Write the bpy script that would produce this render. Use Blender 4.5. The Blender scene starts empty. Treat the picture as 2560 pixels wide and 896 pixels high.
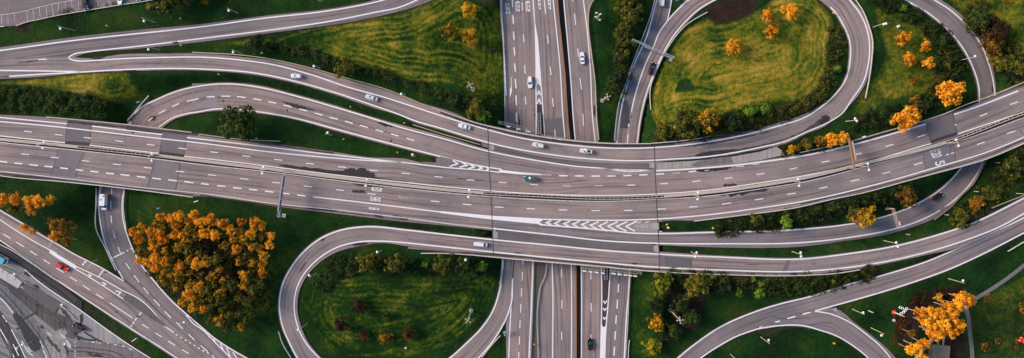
import bpy, math, random
import numpy as np
from mathutils import Matrix, Vector
random.seed(7); RNG = np.random.default_rng(7)
R = math.radians
scene = bpy.context.scene
COL = scene.collection

# ------------------------------------------------------------------ camera
F_PX, CAM_H = 1800.0, 273.0                     # focal length in photo pixels, metres above the lower road
TX, TY = -53 / F_PX, 30 / F_PX                  # the lens leans by two degrees
cam_data = bpy.data.cameras.new("camera")
cam = bpy.data.objects.new("camera", cam_data)
COL.objects.link(cam)
cam.location = (0, 0, CAM_H)
cam.rotation_euler = (TX, TY, 0)
cam_data.sensor_width = 36
cam_data.lens = 36 * F_PX / 2560
cam_data.clip_end = 8000
scene.camera = cam
scene.render.resolution_x, scene.render.resolution_y = 1024, 358

# ------------------------------------------------------------------ sky, sun, exposure
SUN_EL, SUN_AZ = 30.0, 162.0                    # azimuth measured from +X towards +Y: the sun stands to the left
w = bpy.data.worlds.new("World"); scene.world = w; w.use_nodes = True
nt = w.node_tree; nt.nodes.clear()
sky = nt.nodes.new("ShaderNodeTexSky"); sky.sky_type = 'NISHITA'; sky.sun_disc = False
sky.sun_elevation = R(SUN_EL); sky.sun_rotation = R(90 - SUN_AZ)
bg = nt.nodes.new("ShaderNodeBackground"); bg.inputs[1].default_value = 0.10
wo = nt.nodes.new("ShaderNodeOutputWorld")
nt.links.new(sky.outputs[0], bg.inputs[0]); nt.links.new(bg.outputs[0], wo.inputs[0])
sd = bpy.data.lights.new("sun", 'SUN'); sd.energy = 1.9; sd.angle = R(20); sd.color = (1.0, 0.80, 0.66)
so = bpy.data.objects.new("sun", sd); COL.objects.link(so)
sdir = Vector((math.cos(R(SUN_EL)) * math.cos(R(SUN_AZ)), math.cos(R(SUN_EL)) * math.sin(R(SUN_AZ)), math.sin(R(SUN_EL))))
so.rotation_euler = sdir.to_track_quat('Z', 'Y').to_euler()
vs = scene.view_settings
vs.view_transform = 'Standard'; vs.look = 'None'; vs.exposure = 0.98; vs.gamma = 1; vs.use_curve_mapping = False

# ------------------------------------------------------------------ photo pixel + height -> point in the world
_RM = np.array(cam.rotation_euler.to_matrix())
def P(px, py, z=0.0):
    px = np.asarray(px, float); py = np.asarray(py, float)
    d = np.stack([(px - 1280) / F_PX, -(py - 448) / F_PX, -np.ones_like(px)], -1) @ _RM.T
    t = (CAM_H - z) / (-d[..., 2])
    return d[..., 0] * t, d[..., 1] * t
def P3(px, py, z=0.0):
    x, y = P(px, py, z); return Vector((float(x), float(y), float(z)))

def S(x0, y0, sc, pts):                          # points read in an enlarged crop
    return [(x0 + a / sc, y0 + b / sc) for a, b in pts]

# ------------------------------------------------------------------ splines
def tidy(p):
    p = [q for i, q in enumerate(p) if i == 0 or np.hypot(*(q - p[i-1])) > .4]
    i = 1
    while i < len(p) - 1:
        u = p[i] - p[i-1]; v = p[i+1] - p[i]
        if u @ v < -.5 * np.linalg.norm(u) * np.linalg.norm(v):
            del p[i]; i = max(1, i - 1)
        else:
            a, b = np.linalg.norm(u), np.linalg.norm(v)
            if a < 12 and b > 3.5 * a and (i > 1 and np.linalg.norm(p[i-1] - p[i-2]) > 3.5 * a): del p[i]
            elif a < 12 and b > 6 * a and i == 1: del p[i]
            else: i += 1
    return np.array(p)
def spline(pts, step=6.0):
    p = tidy(list(np.array([(q[0], q[1]) for q in pts], float)))
    if len(p) < 3:
        n = max(2, int(np.linalg.norm(p[1] - p[0]) / step) + 1)
        t = np.linspace(0, 1, n)[:, None]
        return p[0] + (p[1] - p[0]) * t
    ch = np.maximum(np.linalg.norm(np.diff(p, axis=0), axis=1), 1e-3)
    t = np.concatenate([[0], np.cumsum(ch)])
    m = np.zeros_like(p)
    dl = np.diff(p, axis=0) / ch[:, None]
    m[0] = dl[0]; m[-1] = dl[-1]
    for i in range(1, len(p) - 1):
        m[i] = (dl[i - 1] * ch[i] + dl[i] * ch[i - 1]) / (ch[i] + ch[i - 1])
    out = []
    for i in range(len(p) - 1):
        n = max(1, int(round(ch[i] / step)))
        for k in range(n):
            s = k / n; h = ch[i]
            out.append((2*s**3-3*s*s+1)*p[i] + (s**3-2*s*s+s)*h*m[i] + (-2*s**3+3*s*s)*p[i+1] + (s**3-s*s)*h*m[i+1])
    out.append(p[-1])
    return np.array(out)
def arclen(p):
    return np.concatenate([[0], np.cumsum(np.linalg.norm(np.diff(p, axis=0), axis=1))])
def resample(p, n):
    s = arclen(p); t = np.linspace(0, s[-1], n)
    return np.stack([np.interp(t, s, p[:, k]) for k in range(p.shape[1])], 1)
def sub(p, s, a, b, step=6.0):
    n = max(2, int((b - a) / step) + 1); t = np.linspace(a, b, n)
    return np.stack([np.interp(t, s, p[:, 0]), np.interp(t, s, p[:, 1])], 1)
def offset(p, d):
    p = np.asarray(p, float); t = np.gradient(p, axis=0); t /= np.maximum(np.linalg.norm(t, axis=1, keepdims=True), 1e-9)
    return p + np.stack([-t[:, 1], t[:, 0]], 1) * d

class Prof:                                      # height of a road along its line
    def __init__(self, pts):
        if isinstance(pts, (int, float)): self.c = float(pts); return
        self.c = None
        self.p = spline(pts, 10); self.k = np.array([q[2] for q in pts], float)
        kp = np.array([(q[0], q[1]) for q in pts], float)
        s = arclen(self.p)
        ks = [s[np.argmin(np.linalg.norm(self.p - k, axis=1))] for k in kp]
        self.z = np.interp(s, ks, self.k)
    def __call__(self, q):
        q = np.asarray(q, float).reshape(-1, 2)
        if self.c is not None: return np.full(len(q), self.c)
        a = self.p[:-1]; b = self.p[1:]; ab = b - a; L = (ab**2).sum(1)
        t = np.clip(((q[:, None] - a) * ab).sum(2) / L, 0, 1)
        d = np.linalg.norm(q[:, None] - (a + ab * t[..., None]), axis=2)
        i = d.argmin(1); tt = t[np.arange(len(q)), i]
        return self.z[i] * (1 - tt) + self.z[i + 1] * tt

# ------------------------------------------------------------------ materials
MATS = {}
def mat(name, col, rough=0.8, metal=0.0, emit=0.0, spec=None):
    if name in MATS: return MATS[name]
    m = bpy.data.materials.new(name); m.use_nodes = True
    b = m.node_tree.nodes["Principled BSDF"]
    N = m.node_tree.nodes; Lk = m.node_tree.links
    b.inputs["Roughness"].default_value = rough; b.inputs["Metallic"].default_value = metal
    tc = N.new("ShaderNodeTexCoord"); nz = N.new("ShaderNodeTexNoise"); nz.inputs["Scale"].default_value = 1.7
    nz.inputs["Detail"].default_value = 4
    mx = N.new("ShaderNodeMixRGB"); mx.inputs[1].default_value = (*[c * 0.86 for c in col], 1); mx.inputs[2].default_value = (*[min(1, c * 1.12) for c in col], 1)
    Lk.new(tc.outputs["Object"], nz.inputs["Vector"]); Lk.new(nz.outputs["Fac"], mx.inputs[0]); Lk.new(mx.outputs[0], b.inputs["Base Color"])
    if emit:
        b.inputs["Emission Color"].default_value = (*col, 1); b.inputs["Emission Strength"].default_value = emit
    if spec is not None: b.inputs["Specular IOR Level"].default_value = spec
    MATS[name] = m; return m

def ramp(N, stops, interp='LINEAR'):
    r = N.new("ShaderNodeValToRGB"); r.color_ramp.interpolation = interp
    e = r.color_ramp.elements
    e[0].position, e[0].color = stops[0][0], (*stops[0][1], 1)
    e[1].position, e[1].color = stops[-1][0], (*stops[-1][1], 1)
    for p, c in stops[1:-1]:
        k = e.new(p); k.color = (*c, 1)
    return r
def g3(v): return (v, v, v)

def asphalt(name, col, streak=0.25, fine=0.22, cracks=True):
    if name in MATS: return MATS[name]
    m = bpy.data.materials.new(name); m.use_nodes = True
    N = m.node_tree.nodes; Lk = m.node_tree.links; b = N["Principled BSDF"]
    b.inputs["Roughness"].default_value = 0.86; b.inputs["Specular IOR Level"].default_value = 0.3
    uv = N.new("ShaderNodeUVMap"); uv.uv_map = "UVMap"
    mp = N.new("ShaderNodeMapping"); mp.inputs["Scale"].default_value = (1.15, 0.022, 1)
    n1 = N.new("ShaderNodeTexNoise"); n1.inputs["Scale"].default_value = 1; n1.inputs["Detail"].default_value = 3
    r1 = ramp(N, [(0.34, g3(1 - streak)), (0.49, g3(1.0)), (0.66, g3(1 + streak * 0.4))])
    Lk.new(uv.outputs[0], mp.inputs[0]); Lk.new(mp.outputs[0], n1.inputs["Vector"]); Lk.new(n1.outputs["Fac"], r1.inputs[0])
    ge = N.new("ShaderNodeNewGeometry")
    n2 = N.new("ShaderNodeTexNoise"); n2.inputs["Scale"].default_value = 0.045; n2.inputs["Detail"].default_value = 5; n2.inputs["Roughness"].default_value = 0.6
    r2 = ramp(N, [(0.34, (0.80, 0.83, 0.87)), (0.66, (1.16, 1.10, 1.07))])
    Lk.new(ge.outputs["Position"], n2.inputs["Vector"]); Lk.new(n2.outputs["Fac"], r2.inputs[0])
    n3 = N.new("ShaderNodeTexNoise"); n3.inputs["Scale"].default_value = 2.6; n3.inputs["Detail"].default_value = 6; n3.inputs["Roughness"].default_value = 0.75
    r3 = ramp(N, [(0.25, g3(1 - fine)), (0.75, g3(1 + fine))])
    Lk.new(ge.outputs["Position"], n3.inputs["Vector"]); Lk.new(n3.outputs["Fac"], r3.inputs[0])
    n4 = N.new("ShaderNodeTexNoise"); n4.inputs["Scale"].default_value = 0.35; n4.inputs["Detail"].default_value = 3
    r4 = ramp(N, [(0.30, g3(0.80)), (0.42, g3(1.0))])
    Lk.new(ge.outputs["Position"], n4.inputs["Vector"]); Lk.new(n4.outputs["Fac"], r4.inputs[0])
    def mul(a, c, f=1.0):
        q = N.new("ShaderNodeMixRGB"); q.blend_type = 'MULTIPLY'; q.inputs[0].default_value = f
        if isinstance(a, tuple): q.inputs[1].default_value = a
        else: Lk.new(a, q.inputs[1])
        Lk.new(c, q.inputs[2]); return q.outputs[0]
    o = mul((*col, 1), r1.outputs[0]); o = mul(o, r2.outputs[0]); o = mul(o, r3.outputs[0]); o = mul(o, r4.outputs[0], 0.5)
    # hairline cracks sealed with tar
    vo = N.new("ShaderNodeTexVoronoi"); vo.feature = 'DISTANCE_TO_EDGE'; vo.inputs["Scale"].default_value = .09
    wv = N.new("ShaderNodeVectorMath"); wv.operation = 'ADD'; wn = N.new("ShaderNodeTexNoise"); wn.inputs["Scale"].default_value = .5; wn.inputs["Detail"].default_value = 4
    ws = N.new("ShaderNodeVectorMath"); ws.operation = 'SCALE'; ws.inputs["Scale"].default_value = 5.0
    Lk.new(ge.outputs["Position"], wn.inputs["Vector"]); Lk.new(wn.outputs["Color"], ws.inputs[0]); Lk.new(ge.outputs["Position"], wv.inputs[0]); Lk.new(ws.outputs[0], wv.inputs[1]); Lk.new(wv.outputs[0], vo.inputs["Vector"])
    rc = ramp(N, [(0.0, g3(.55)), (.012, g3(1.0))]); Lk.new(vo.outputs["Distance"], rc.inputs[0])
    o = mul(o, rc.outputs[0], .45)
    Lk.new(o, b.inputs["Base Color"])
    MATS[name] = m; return m

def paint(name, col, wear=0.4):
    if name in MATS: return MATS[name]
    m = bpy.data.materials.new(name); m.use_nodes = True
    N = m.node_tree.nodes; Lk = m.node_tree.links; b = N["Principled BSDF"]; b.inputs["Roughness"].default_value = 0.7
    ge = N.new("ShaderNodeNewGeometry"); n = N.new("ShaderNodeTexNoise"); n.inputs["Scale"].default_value = 1.3; n.inputs["Detail"].default_value = 7; n.inputs["Roughness"].default_value = 0.7
    r = ramp(N, [(0.28, (0.30, 0.27, 0.27)), (0.28 + 0.32 * wear, col), (0.8, tuple(min(1, c * 1.08) for c in col))])
    Lk.new(ge.outputs["Position"], n.inputs["Vector"]); Lk.new(n.outputs["Fac"], r.inputs[0]); Lk.new(r.outputs[0], b.inputs["Base Color"])
    MATS[name] = m; return m

def foliage(name, cols, patch=0.25, bias=0.0):
    """each leaf tuft takes its own tone; neighbouring tufts drift together"""
    if name in MATS: return MATS[name]
    m = bpy.data.materials.new(name); m.use_nodes = True
    N = m.node_tree.nodes; Lk = m.node_tree.links; b = N["Principled BSDF"]; b.inputs["Roughness"].default_value = 0.75
    b.inputs["Specular IOR Level"].default_value = 0.2
    ge = N.new("ShaderNodeNewGeometry"); n = N.new("ShaderNodeTexNoise"); n.inputs["Scale"].default_value = patch; n.inputs["Detail"].default_value = 3
    Lk.new(ge.outputs["Position"], n.inputs["Vector"])
    oi = N.new("ShaderNodeObjectInfo")
    def math_(op, a, c):
        q = N.new("ShaderNodeMath"); q.operation = op
        for i, v in enumerate((a, c)):
            if isinstance(v, float): q.inputs[i].default_value = v
            else: Lk.new(v, q.inputs[i])
        return q.outputs[0]
    a = math_('MULTIPLY', ge.outputs["Random Per Island"], 0.42)
    c = math_('MULTIPLY', math_('SUBTRACT', n.outputs["Fac"], 0.5), 1.7)
    d = math_('MULTIPLY', oi.outputs["Random"], 0.30)
    s = math_('ADD', math_('ADD', a, c), math_('ADD', d, 0.14 + bias))
    r = ramp(N, cols); Lk.new(s, r.inputs[0]); Lk.new(r.outputs[0], b.inputs["Base Color"])
    tr = N.new("ShaderNodeBsdfTranslucent"); Lk.new(r.outputs[0], tr.inputs["Color"])
    ms = N.new("ShaderNodeMixShader"); ms.inputs[0].default_value = 0.22
    Lk.new(b.outputs[0], ms.inputs[1]); Lk.new(tr.outputs[0], ms.inputs[2]); Lk.new(ms.outputs[0], N["Material Output"].inputs["Surface"])
    MATS[name] = m; return m

ASP = asphalt("asphalt_pink_grey", (0.272, 0.216, 0.198), .42)
ASPL = asphalt("asphalt_cool_grey", (0.215, 0.182, 0.177), .4)
ASPD = asphalt("asphalt_dark", (0.085, 0.084, 0.092), 0.3)
ASPX = asphalt("asphalt_wet_dark", (0.035, 0.032, 0.034), 0.3)
PATCH = asphalt("asphalt_patch", (0.165, 0.145, 0.146), 0.42)
LIGHTSH = asphalt("asphalt_pale_shoulder", (0.27, 0.25, 0.255), 0.2)
CONC = asphalt("concrete_pale", (0.36, 0.325, 0.29), 0.35)
CONCD = asphalt("concrete_stained", (0.17, 0.15, 0.14), 0.35)
GRAV = asphalt("gravel_grey", (0.14, 0.125, 0.12), 0.2, 0.4)
TRENCHSHADE = asphalt("trench_shade", (0.012, 0.012, 0.014), 0.4)  # trench floor coloured near black to stand in for the shade of a deep gap
WHITE = paint("road_paint_white", (0.80, 0.77, 0.76), 0.25)
WORN = paint("road_paint_worn", (0.70, 0.67, 0.66), 0.75)
FAINT = paint("road_paint_faint", (0.42, 0.39, 0.38), 0.8)

# ------------------------------------------------------------------ mesh collecting
class MB:
    def __init__(self): self.v = []; self.f = []; self.uv = []
    def quad_grid(self, rows, uvrows=None):
        n = len(rows[0]); base = len(self.v)
        for r in rows: self.v += [tuple(map(float, q)) for q in r]
        for i in range(len(rows) - 1):
            for k in range(n - 1):
                self.f.append((base + i*n + k, base + i*n + k + 1, base + (i+1)*n + k + 1, base + (i+1)*n + k))
                if uvrows is not None: self.uv += [uvrows[i][k], uvrows[i][k+1], uvrows[i+1][k+1], uvrows[i+1][k]]
    def poly(self, pts):
        b = len(self.v); self.v += [tuple(map(float, q)) for q in pts]; self.f.append(tuple(range(b, b + len(pts))))
    def box(self, c, s, rz=0.0, top=1.0, M=None):
        b = len(self.v); cx, cy, cz = c; sx, sy, sz = [k / 2 for k in s]; co, si = math.cos(rz), math.sin(rz)
        for z, k in ((-sz, 1), (sz, top)):
            for x, y in ((-sx, -sy), (sx, -sy), (sx, sy), (-sx, sy)):
                x, y = x * k, y * k
                q = (cx + x*co - y*si, cy + x*si + y*co, cz + z)
                self.v.append(tuple(M @ Vector(q)) if M else q)
        for f in ((3,2,1,0),(4,5,6,7),(0,1,5,4),(1,2,6,5),(2,3,7,6),(3,0,4,7)): self.f.append(tuple(b + i for i in f))
    def tube(self, a, c, r0, r1=None, n=8, caps=True):
        r1 = r0 if r1 is None else r1
        a = Vector(a); c = Vector(c); d = (c - a)
        if d.length < 1e-6: return
        d.normalize(); u = d.orthogonal().normalized(); v = d.cross(u); b = len(self.v)
        for p, r in ((a, r0), (c, r1)):
            for i in range(n):
                t = 2 * math.pi * i / n; self.v.append(tuple(p + (u * math.cos(t) + v * math.sin(t)) * r))
        for i in range(n): j = (i + 1) % n; self.f.append((b + i, b + j, b + n + j, b + n + i))
        if caps: self.f.append(tuple(b + n - 1 - i for i in range(n))); self.f.append(tuple(b + n + i for i in range(n)))
    def loft(self, rings, cap0=True, cap1=True):
        b = len(self.v); n = len(rings[0])
        for r in rings: self.v += [tuple(map(float, q)) for q in r]
        for k in range(len(rings) - 1):
            for i in range(n):
                j = (i + 1) % n; self.f.append((b + k*n + i, b + k*n + j, b + (k+1)*n + j, b + (k+1)*n + i))
        if cap0: self.f.append(tuple(b + n - 1 - i for i in range(n)))
        if cap1: self.f.append(tuple(b + (len(rings)-1)*n + i for i in range(n)))
    def build(self, name, material, parent=None, smooth=False, recentre=False):
        me = bpy.data.meshes.new(name)
        v = self.v; loc = None
        if recentre and v:
            a = np.array(v); loc = np.array([a[:, 0].mean(), a[:, 1].mean(), a[:, 2].min()]); v = [tuple(q) for q in (a - loc)]
        me.from_pydata(v, [], self.f)
        if self.uv and len(self.uv) == sum(len(f) for f in self.f):
            l = me.uv_layers.new(name="UVMap"); l.data.foreach_set("uv", np.array(self.uv, float).ravel())
        me.materials.append(material)
        if smooth: me.polygons.foreach_set("use_smooth", [True] * len(me.polygons))
        o = bpy.data.objects.new(name, me); COL.objects.link(o)
        if loc is not None: o.location = loc
        if parent: o.parent = parent
        return o
def tag(o, label=None, cat=None, group=None, kind=None):
    for k, v in (("label", label), ("category", cat), ("group", group), ("kind", kind)):
        if v: o[k] = v
    return o
def empty(name, loc, rz=0.0, label=None, cat=None, group=None):
    o = bpy.data.objects.new(name, None); COL.objects.link(o); o.location = loc; o.rotation_euler = (0, 0, rz)
    o.empty_display_size = 0.5
    return tag(o, label, cat, group)
def copy_tree(o, parent=None):
    c = o.copy(); COL.objects.link(c); c.parent = parent
    for ch in list(o.children): copy_tree(ch, c)
    return c

# ------------------------------------------------------------------ roads
def pair_up(pl, pr):
    """for every point of the left edge the point of the right edge straight across"""
    fine = resample(pr, len(pl) * 8); s = arclen(fine); n = len(pl); L = s[-1]
    idx = np.zeros(n); cur = 0; win = max(6, int(8 * 4))
    for i in range(1, n):
        lo, hi = cur, min(len(fine), cur + win)
        if hi <= lo: idx[i] = cur; continue
        k = lo + int(np.argmin(np.linalg.norm(fine[lo:hi] - pl[i], axis=1))); cur = k; idx[i] = k
    idx[0] = 0; idx[-1] = len(fine) - 1
    k = np.array([1, 2, 3, 2, 1]) / 9; pad = np.concatenate([[idx[0]] * 2, idx, [idx[-1]] * 2]); sm = np.convolve(pad, k, 'valid'); sm[0] = 0; sm[-1] = len(fine) - 1
    sm = np.maximum.accumulate(sm); t = np.interp(sm, np.arange(len(fine)), s)
    return np.stack([np.interp(t, s, fine[:, 0]), np.interp(t, s, fine[:, 1])], 1)
GROUND_SAMPLES = []                              # (x, y, z, half width, is the road carried by the ground)
def carry_on(pts, far=280.0):
    """roads that leave the picture run on beyond it"""
    p = [(q[0], q[1]) for q in pts]
    def out(q): return q[0] < -40 or q[0] > 2600 or q[1] < -40 or q[1] > 925
    if len(p) > 1:
        for end in (0, 1):
            a, b = (p[0], p[1]) if end == 0 else (p[-1], p[-2])
            if out(a):
                d = math.hypot(a[0] - b[0], a[1] - b[1])
                if d < 1: continue
                q = (a[0] + (a[0] - b[0]) / d * far, a[1] + (a[1] - b[1]) / d * far)
                p = [q] + p if end == 0 else p + [q]
    return p
def ribbon(name, L, Rr, prof, material, lift=0.0, skirt=0.7, bridge=(), ground=True, kind='structure', parent=None, step=8):
    if name not in ('street', 'parking_lot', 'service_lane', 'loop_ramp', 'lower_right_road', 'branch_road', 'underpass_road'): L, Rr = carry_on(L), carry_on(Rr)
    pl = spline(L, step); pr = spline(Rr, step); n = max(len(pl), len(pr), 2)
    pl = resample(pl, n); pr = pair_up(pl, pr); mid = (pl + pr) / 2
    z = prof(mid) + lift
    xl, yl = P(pl[:, 0], pl[:, 1], z); xr, yr = P(pr[:, 0], pr[:, 1], z)
    wd = np.hypot(xl - xr, yl - yr); xm, ym = (xl + xr) / 2, (yl + yr) / 2
    s = np.concatenate([[0], np.cumsum(np.hypot(np.diff(xm), np.diff(ym)))]) + hash_off(name)
    mb = MB(); K = 4
    rows, uvs = [], []
    for i in range(n):
        row = [(xl[i], yl[i], z[i] - skirt)]; uvr = [(-0.5, s[i])]
        for k in range(K + 1):
            t = k / K; row.append((xl[i]*(1-t) + xr[i]*t, yl[i]*(1-t) + yr[i]*t, z[i])); uvr.append((t * wd[i], s[i]))
        row.append((xr[i], yr[i], z[i] - skirt)); uvr.append((wd[i] + 0.5, s[i]))
        rows.append(row); uvs.append(uvr)
    mb.quad_grid(rows, uvs)
    o = mb.build(name, material, parent)
    if not parent: tag(o, kind=kind)
    if ground:
        for i in range(n):
            br = any(a <= mid[i, 0] <= b for a, b in bridge)
            GROUND_SAMPLES.append((xm[i], ym[i], z[i] - (1.3 if br else 0), wd[i] / 2, 0 if br else 1))
    o["zlift"] = lift
    return o
def hash_off(s): return (sum(ord(c) * (i + 3) for i, c in enumerate(s)) % 97) * 3.1

def strip_into(mb, pts, width, prof, lift, taper=None):
    p = np.asarray(pts, float)
    if len(p) < 2: return
    a = offset(p, -width / 2 if taper is None else -width / 2); b = offset(p, width / 2)
    z = prof(p) + lift; xa, ya = P(a[:, 0], a[:, 1], z); xb, yb = P(b[:, 0], b[:, 1], z)
    mb.quad_grid([[(xa[i], ya[i], z[i]), (xb[i], yb[i], z[i])] for i in range(len(p))])
LINE_LIFT = 0.055
LW = .86                                          # painted lines blur a little wider in the photo than they are
def line(mb, pts, width, prof, lift=LINE_LIFT): strip_into(mb, spline(pts if getattr(prof, 'ends', False) else carry_on(pts)), width * LW, prof, lift)
def dashes(mb, pts, dash, period, phase, width, prof, lift=LINE_LIFT, end=None):
    p = spline(pts, 4); s = arclen(p); a = phase
    while a < (end or s[-1]):
        lo, hi = max(a, 0), min(a + dash, s[-1])
        if hi - lo > 2: strip_into(mb, sub(p, s, lo, hi), width, prof, lift)
        a += period
def seglist(mb, x0, y0, sc, segs, width, prof, lift=LINE_LIFT):
    for (a, b, c, d) in segs:
        strip_into(mb, spline([(x0 + a/sc, y0 + b/sc), (x0 + c/sc, y0 + d/sc)], 8), width * LW, prof, lift)
def fillpoly(mb, pts, prof, lift=LINE_LIFT):
    q = np.array(pts, float); z = prof(q) + lift; x, y = P(q[:, 0], q[:, 1], z)
    a = 0.5 * np.sum(x * np.roll(y, -1) - y * np.roll(x, -1)); o = range(len(q)) if a > 0 else range(len(q) - 1, -1, -1)
    mb.poly([(x[i], y[i], z[i]) for i in o])
def chevron(mb, apex, a, b, width, prof, lift=LINE_LIFT):
    ax = np.array(apex, float)
    for e in (a, b):
        e = np.array(e, float); d = (e - ax); d /= np.linalg.norm(d); n = np.array([-d[1], d[0]]) * width / 2
        bi = (np.array(a, float) - ax) / np.linalg.norm(np.array(a, float) - ax) + (np.array(b, float) - ax) / np.linalg.norm(np.array(b, float) - ax)
        bi /= np.linalg.norm(bi)
        # arms meet along the bisector so that their faces never overlap
        k = width / 2 / max(0.2, abs(d[0] * bi[1] - d[1] * bi[0]))
        s = 1 if (n @ bi) > 0 else -1
        pts = [ax - bi * k, ax + bi * k, e + n * s, e - n * s]
        fillpoly(mb, pts, prof, lift)
FONT = {}
def glyphs(text):
    if text in FONT: return FONT[text]
    c = bpy.data.curves.new("txt", 'FONT'); c.body = text; c.offset = 0.02
    o = bpy.data.objects.new("txt", c); COL.objects.link(o)
    dg = bpy.context.evaluated_depsgraph_get(); me = bpy.data.meshes.new_from_object(o.evaluated_get(dg))
    v = np.array([tuple(q.co)[:2] for q in me.vertices]); f = [tuple(p.vertices) for p in me.polygons]
    bpy.data.objects.remove(o); bpy.data.curves.remove(c); bpy.data.meshes.remove(me)
    v = (v - v.min(0)) / (v.max(0) - v.min(0)); FONT[text] = (v, f); return v, f
def lettering(mb, text, origin, right, up, prof, lift=LINE_LIFT):
    """origin = lower left corner of the word in the photo, right/up = its two sides as pixel vectors"""
    v, f = glyphs(text)
    q = np.array(origin, float) + v[:, :1] * np.array(right, float) + v[:, 1:] * np.array(up, float)
    z = prof(q) + lift; x, y = P(q[:, 0], q[:, 1], z); b = len(mb.v)
    mb.v += [(x[i], y[i], z[i]) for i in range(len(q))]; mb.f += [tuple(b + i for i in k) for k in f]
def blob(mb, x0, y0, x1, y1, wdt, prof, lift=0.035, seed=0, rag=0.55):
    """a ragged stain drawn out along a line"""
    rn = random.Random(seed); n = 44; c = np.array([(x0 + x1)/2, (y0 + y1)/2]); d = np.array([x1 - x0, y1 - y0], float); L = np.linalg.norm(d); d /= L; nn = np.array([-d[1], d[0]])
    pts = []
    for i in range(n):
        t = 2 * math.pi * i / n; k = 1 + rn.uniform(-rag, rag)
        pts.append(c + d * math.cos(t) * L/2 * (1 + rn.uniform(-.12, .12)) + nn * math.sin(t) * wdt/2 * k)
    fillpoly(mb, pts, prof, lift)

# ================================================================== THE ROADS
DK = 6.5                                                    # level of the upper motorway
Z1 = lambda p: S(0, 0, 2.987, p)
Z2 = lambda p: S(500, 0, 2.987, p)
Z3 = lambda p: S(1000, 0, 2.987, p)
Z4 = lambda p: S(1500, 0, 2.987, p)
Z5 = lambda p: S(2000, 0, 2.9875, p)
Y1 = lambda p: S(0, 280, 2.987, p)
Y2 = lambda p: S(500, 280, 2.987, p)
Y3 = lambda p: S(1000, 280, 2.987, p)
Y4 = lambda p: S(1500, 280, 2.987, p)
Y5 = lambda p: S(2000, 280, 2.9875, p)
X1 = lambda p: S(0, 560, 2.667, p)
X2 = lambda p: S(500, 560, 2.667, p)
X3 = lambda p: S(1000, 560, 2.667, p)
X4 = lambda p: S(1500, 560, 2.667, p)
X5 = lambda p: S(2000, 560, 2.666, p)

pA = Prof([(-80, 150, 5), (500, 80, 5), (1100, -20, 5)])
pB = Prof([(-80, 185, 5), (300, 162, 5), (500, 158, 5.2), (734, 196, 5.8), (935, 250, 6.2), (1187, 330, 6.5), (1400, 378, 6.5), (1640, 384, 6.5), (1835, 362, 6.3),
           (1995, 318, 5.9), (2100, 245, 5.0), (2148, 140, 3.9), (2125, 40, 3.0), (2075, -20, 2.3), (1990, -70, 1.6), (1880, -70, 1.1), (1755, 0, .7), (1695, 50, .4), (1645, 117, .2), (1614, 200, 0), (1584, 338, 0)])
pC = Prof([(340, 310, 0), (385, 285, 0.1), (450, 250, .6), (560, 240, 1.6), (734, 266, 3.4), (935, 325, 5.2), (1117, 370, 6.3), (1222, 400, 6.5), (1400, 430, 6.5)])
pD = Prof(DK); p0 = Prof(0.0)
pF = Prof([(1100, 560, 6.5), (1646, 597, 6.5), (1800, 596, 6.1), (2020, 588, 4.6), (2150, 575, 3.2), (2300, 530, 1.2), (2400, 465, .2), (2432, 420, 0), (2465, 240, 0), (2440, 120, .1), (2370, 30, .5), (2300, -20, 1), (2200, -70, 1.5)])
pG = Prof([(1020, 592, 6.1), (912, 586, 5.8), (830, 608, 5.4), (760, 655, 4.8), (722, 720, 4.2), (716, 790, 3.5), (745, 860, 2.8), (800, 915, 2.2), (900, 975, 1.6), (1010, 990, 1.2), (1110, 935, .7), (1180, 880, .4), (1250, 780, .1), (1268, 700, 0), (1268, 640, 0)])
pG2 = Prof([(900, 586, 5.8), (1020, 592, 6.1), (1150, 606, 6.5), (1646, 652, 6.5), (1900, 662, 6.4), (2150, 648, 6.1), (2400, 590, 5.7), (2600, 500, 5.3)])
pI = Prof([(2620, 540, 5.3), (2500, 600, 5.1), (2300, 685, 4.6), (2112, 735, 4.0), (1950, 785, 3.5), (1800, 840, 3.0), (1690, 930, 2.5)])
pJ = Prof([(1950, 800, 3.5), (2045, 808, 3.75), (2130, 840, 3.3), (2200, 895, 3.0), (2240, 960, 2.8)])
pR = Prof([(345, 312, 0), (278, 480, 0), (285, 600, 0), (345, 700, .2), (440, 800, .4), (560, 900, .5), (640, 960, .5)])
pS = Prof([(-80, 520, 1.2), (0, 575, 1.1), (150, 665, .8), (300, 760, .6), (450, 880, .5), (560, 960, .5)])
pI.ends = pJ.ends = pR.ends = True
pT = Prof(-0.6)
pLot = Prof(5.2)

# --- upper-left pair of ramps
A_TOP = [(-80, 128)] + Z1([(0, 355), (500, 285), (1000, 228), (1553, 175)]) + Z2([(520, 115), (1000, 60), (1300, 0)]) + [(1010, -30), (1070, -60)]
A_BOT = [(-80, 160), (60, 158), (171, 148)] + Z1([(640, 400), (1000, 368), (1553, 308)]) + Z2([(700, 225), (1100, 170)]) + [(960, 38), (1030, 20), (1082, 0), (1140, -35)]
rA = ribbon('slip_road', A_TOP, A_BOT, pA, ASPL)
B_TOP = [(-80, 150), (60, 145), (171, 143), (236, 146)] + Z1([(900, 408), (1200, 402), (1553, 402)]) + Z2([(300, 425), (550, 455), (800, 510), (1100, 595), (1400, 680), (1553, 738)]) \
    + Y3([(420, 15), (560, 75), (660, 100), (900, 152), (1200, 200), (1553, 235)]) + Y4([(380, 237), (700, 215), (835, 178), (1000, 165), (1300, 90), (1553, 5)]) \
    + Z5([(240, 725), (330, 598), (365, 450), (360, 300), (318, 200), (258, 100), (148, 0)]) + [(2012, -25), (1970, -42), (1920, -44), (1860, -30), (1790, 2)] \
    + Z4([(745, 80), (650, 170), (555, 290), (475, 425), (405, 585), (352, 725), (312, 895)]) + [(1596, 357)]
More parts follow.
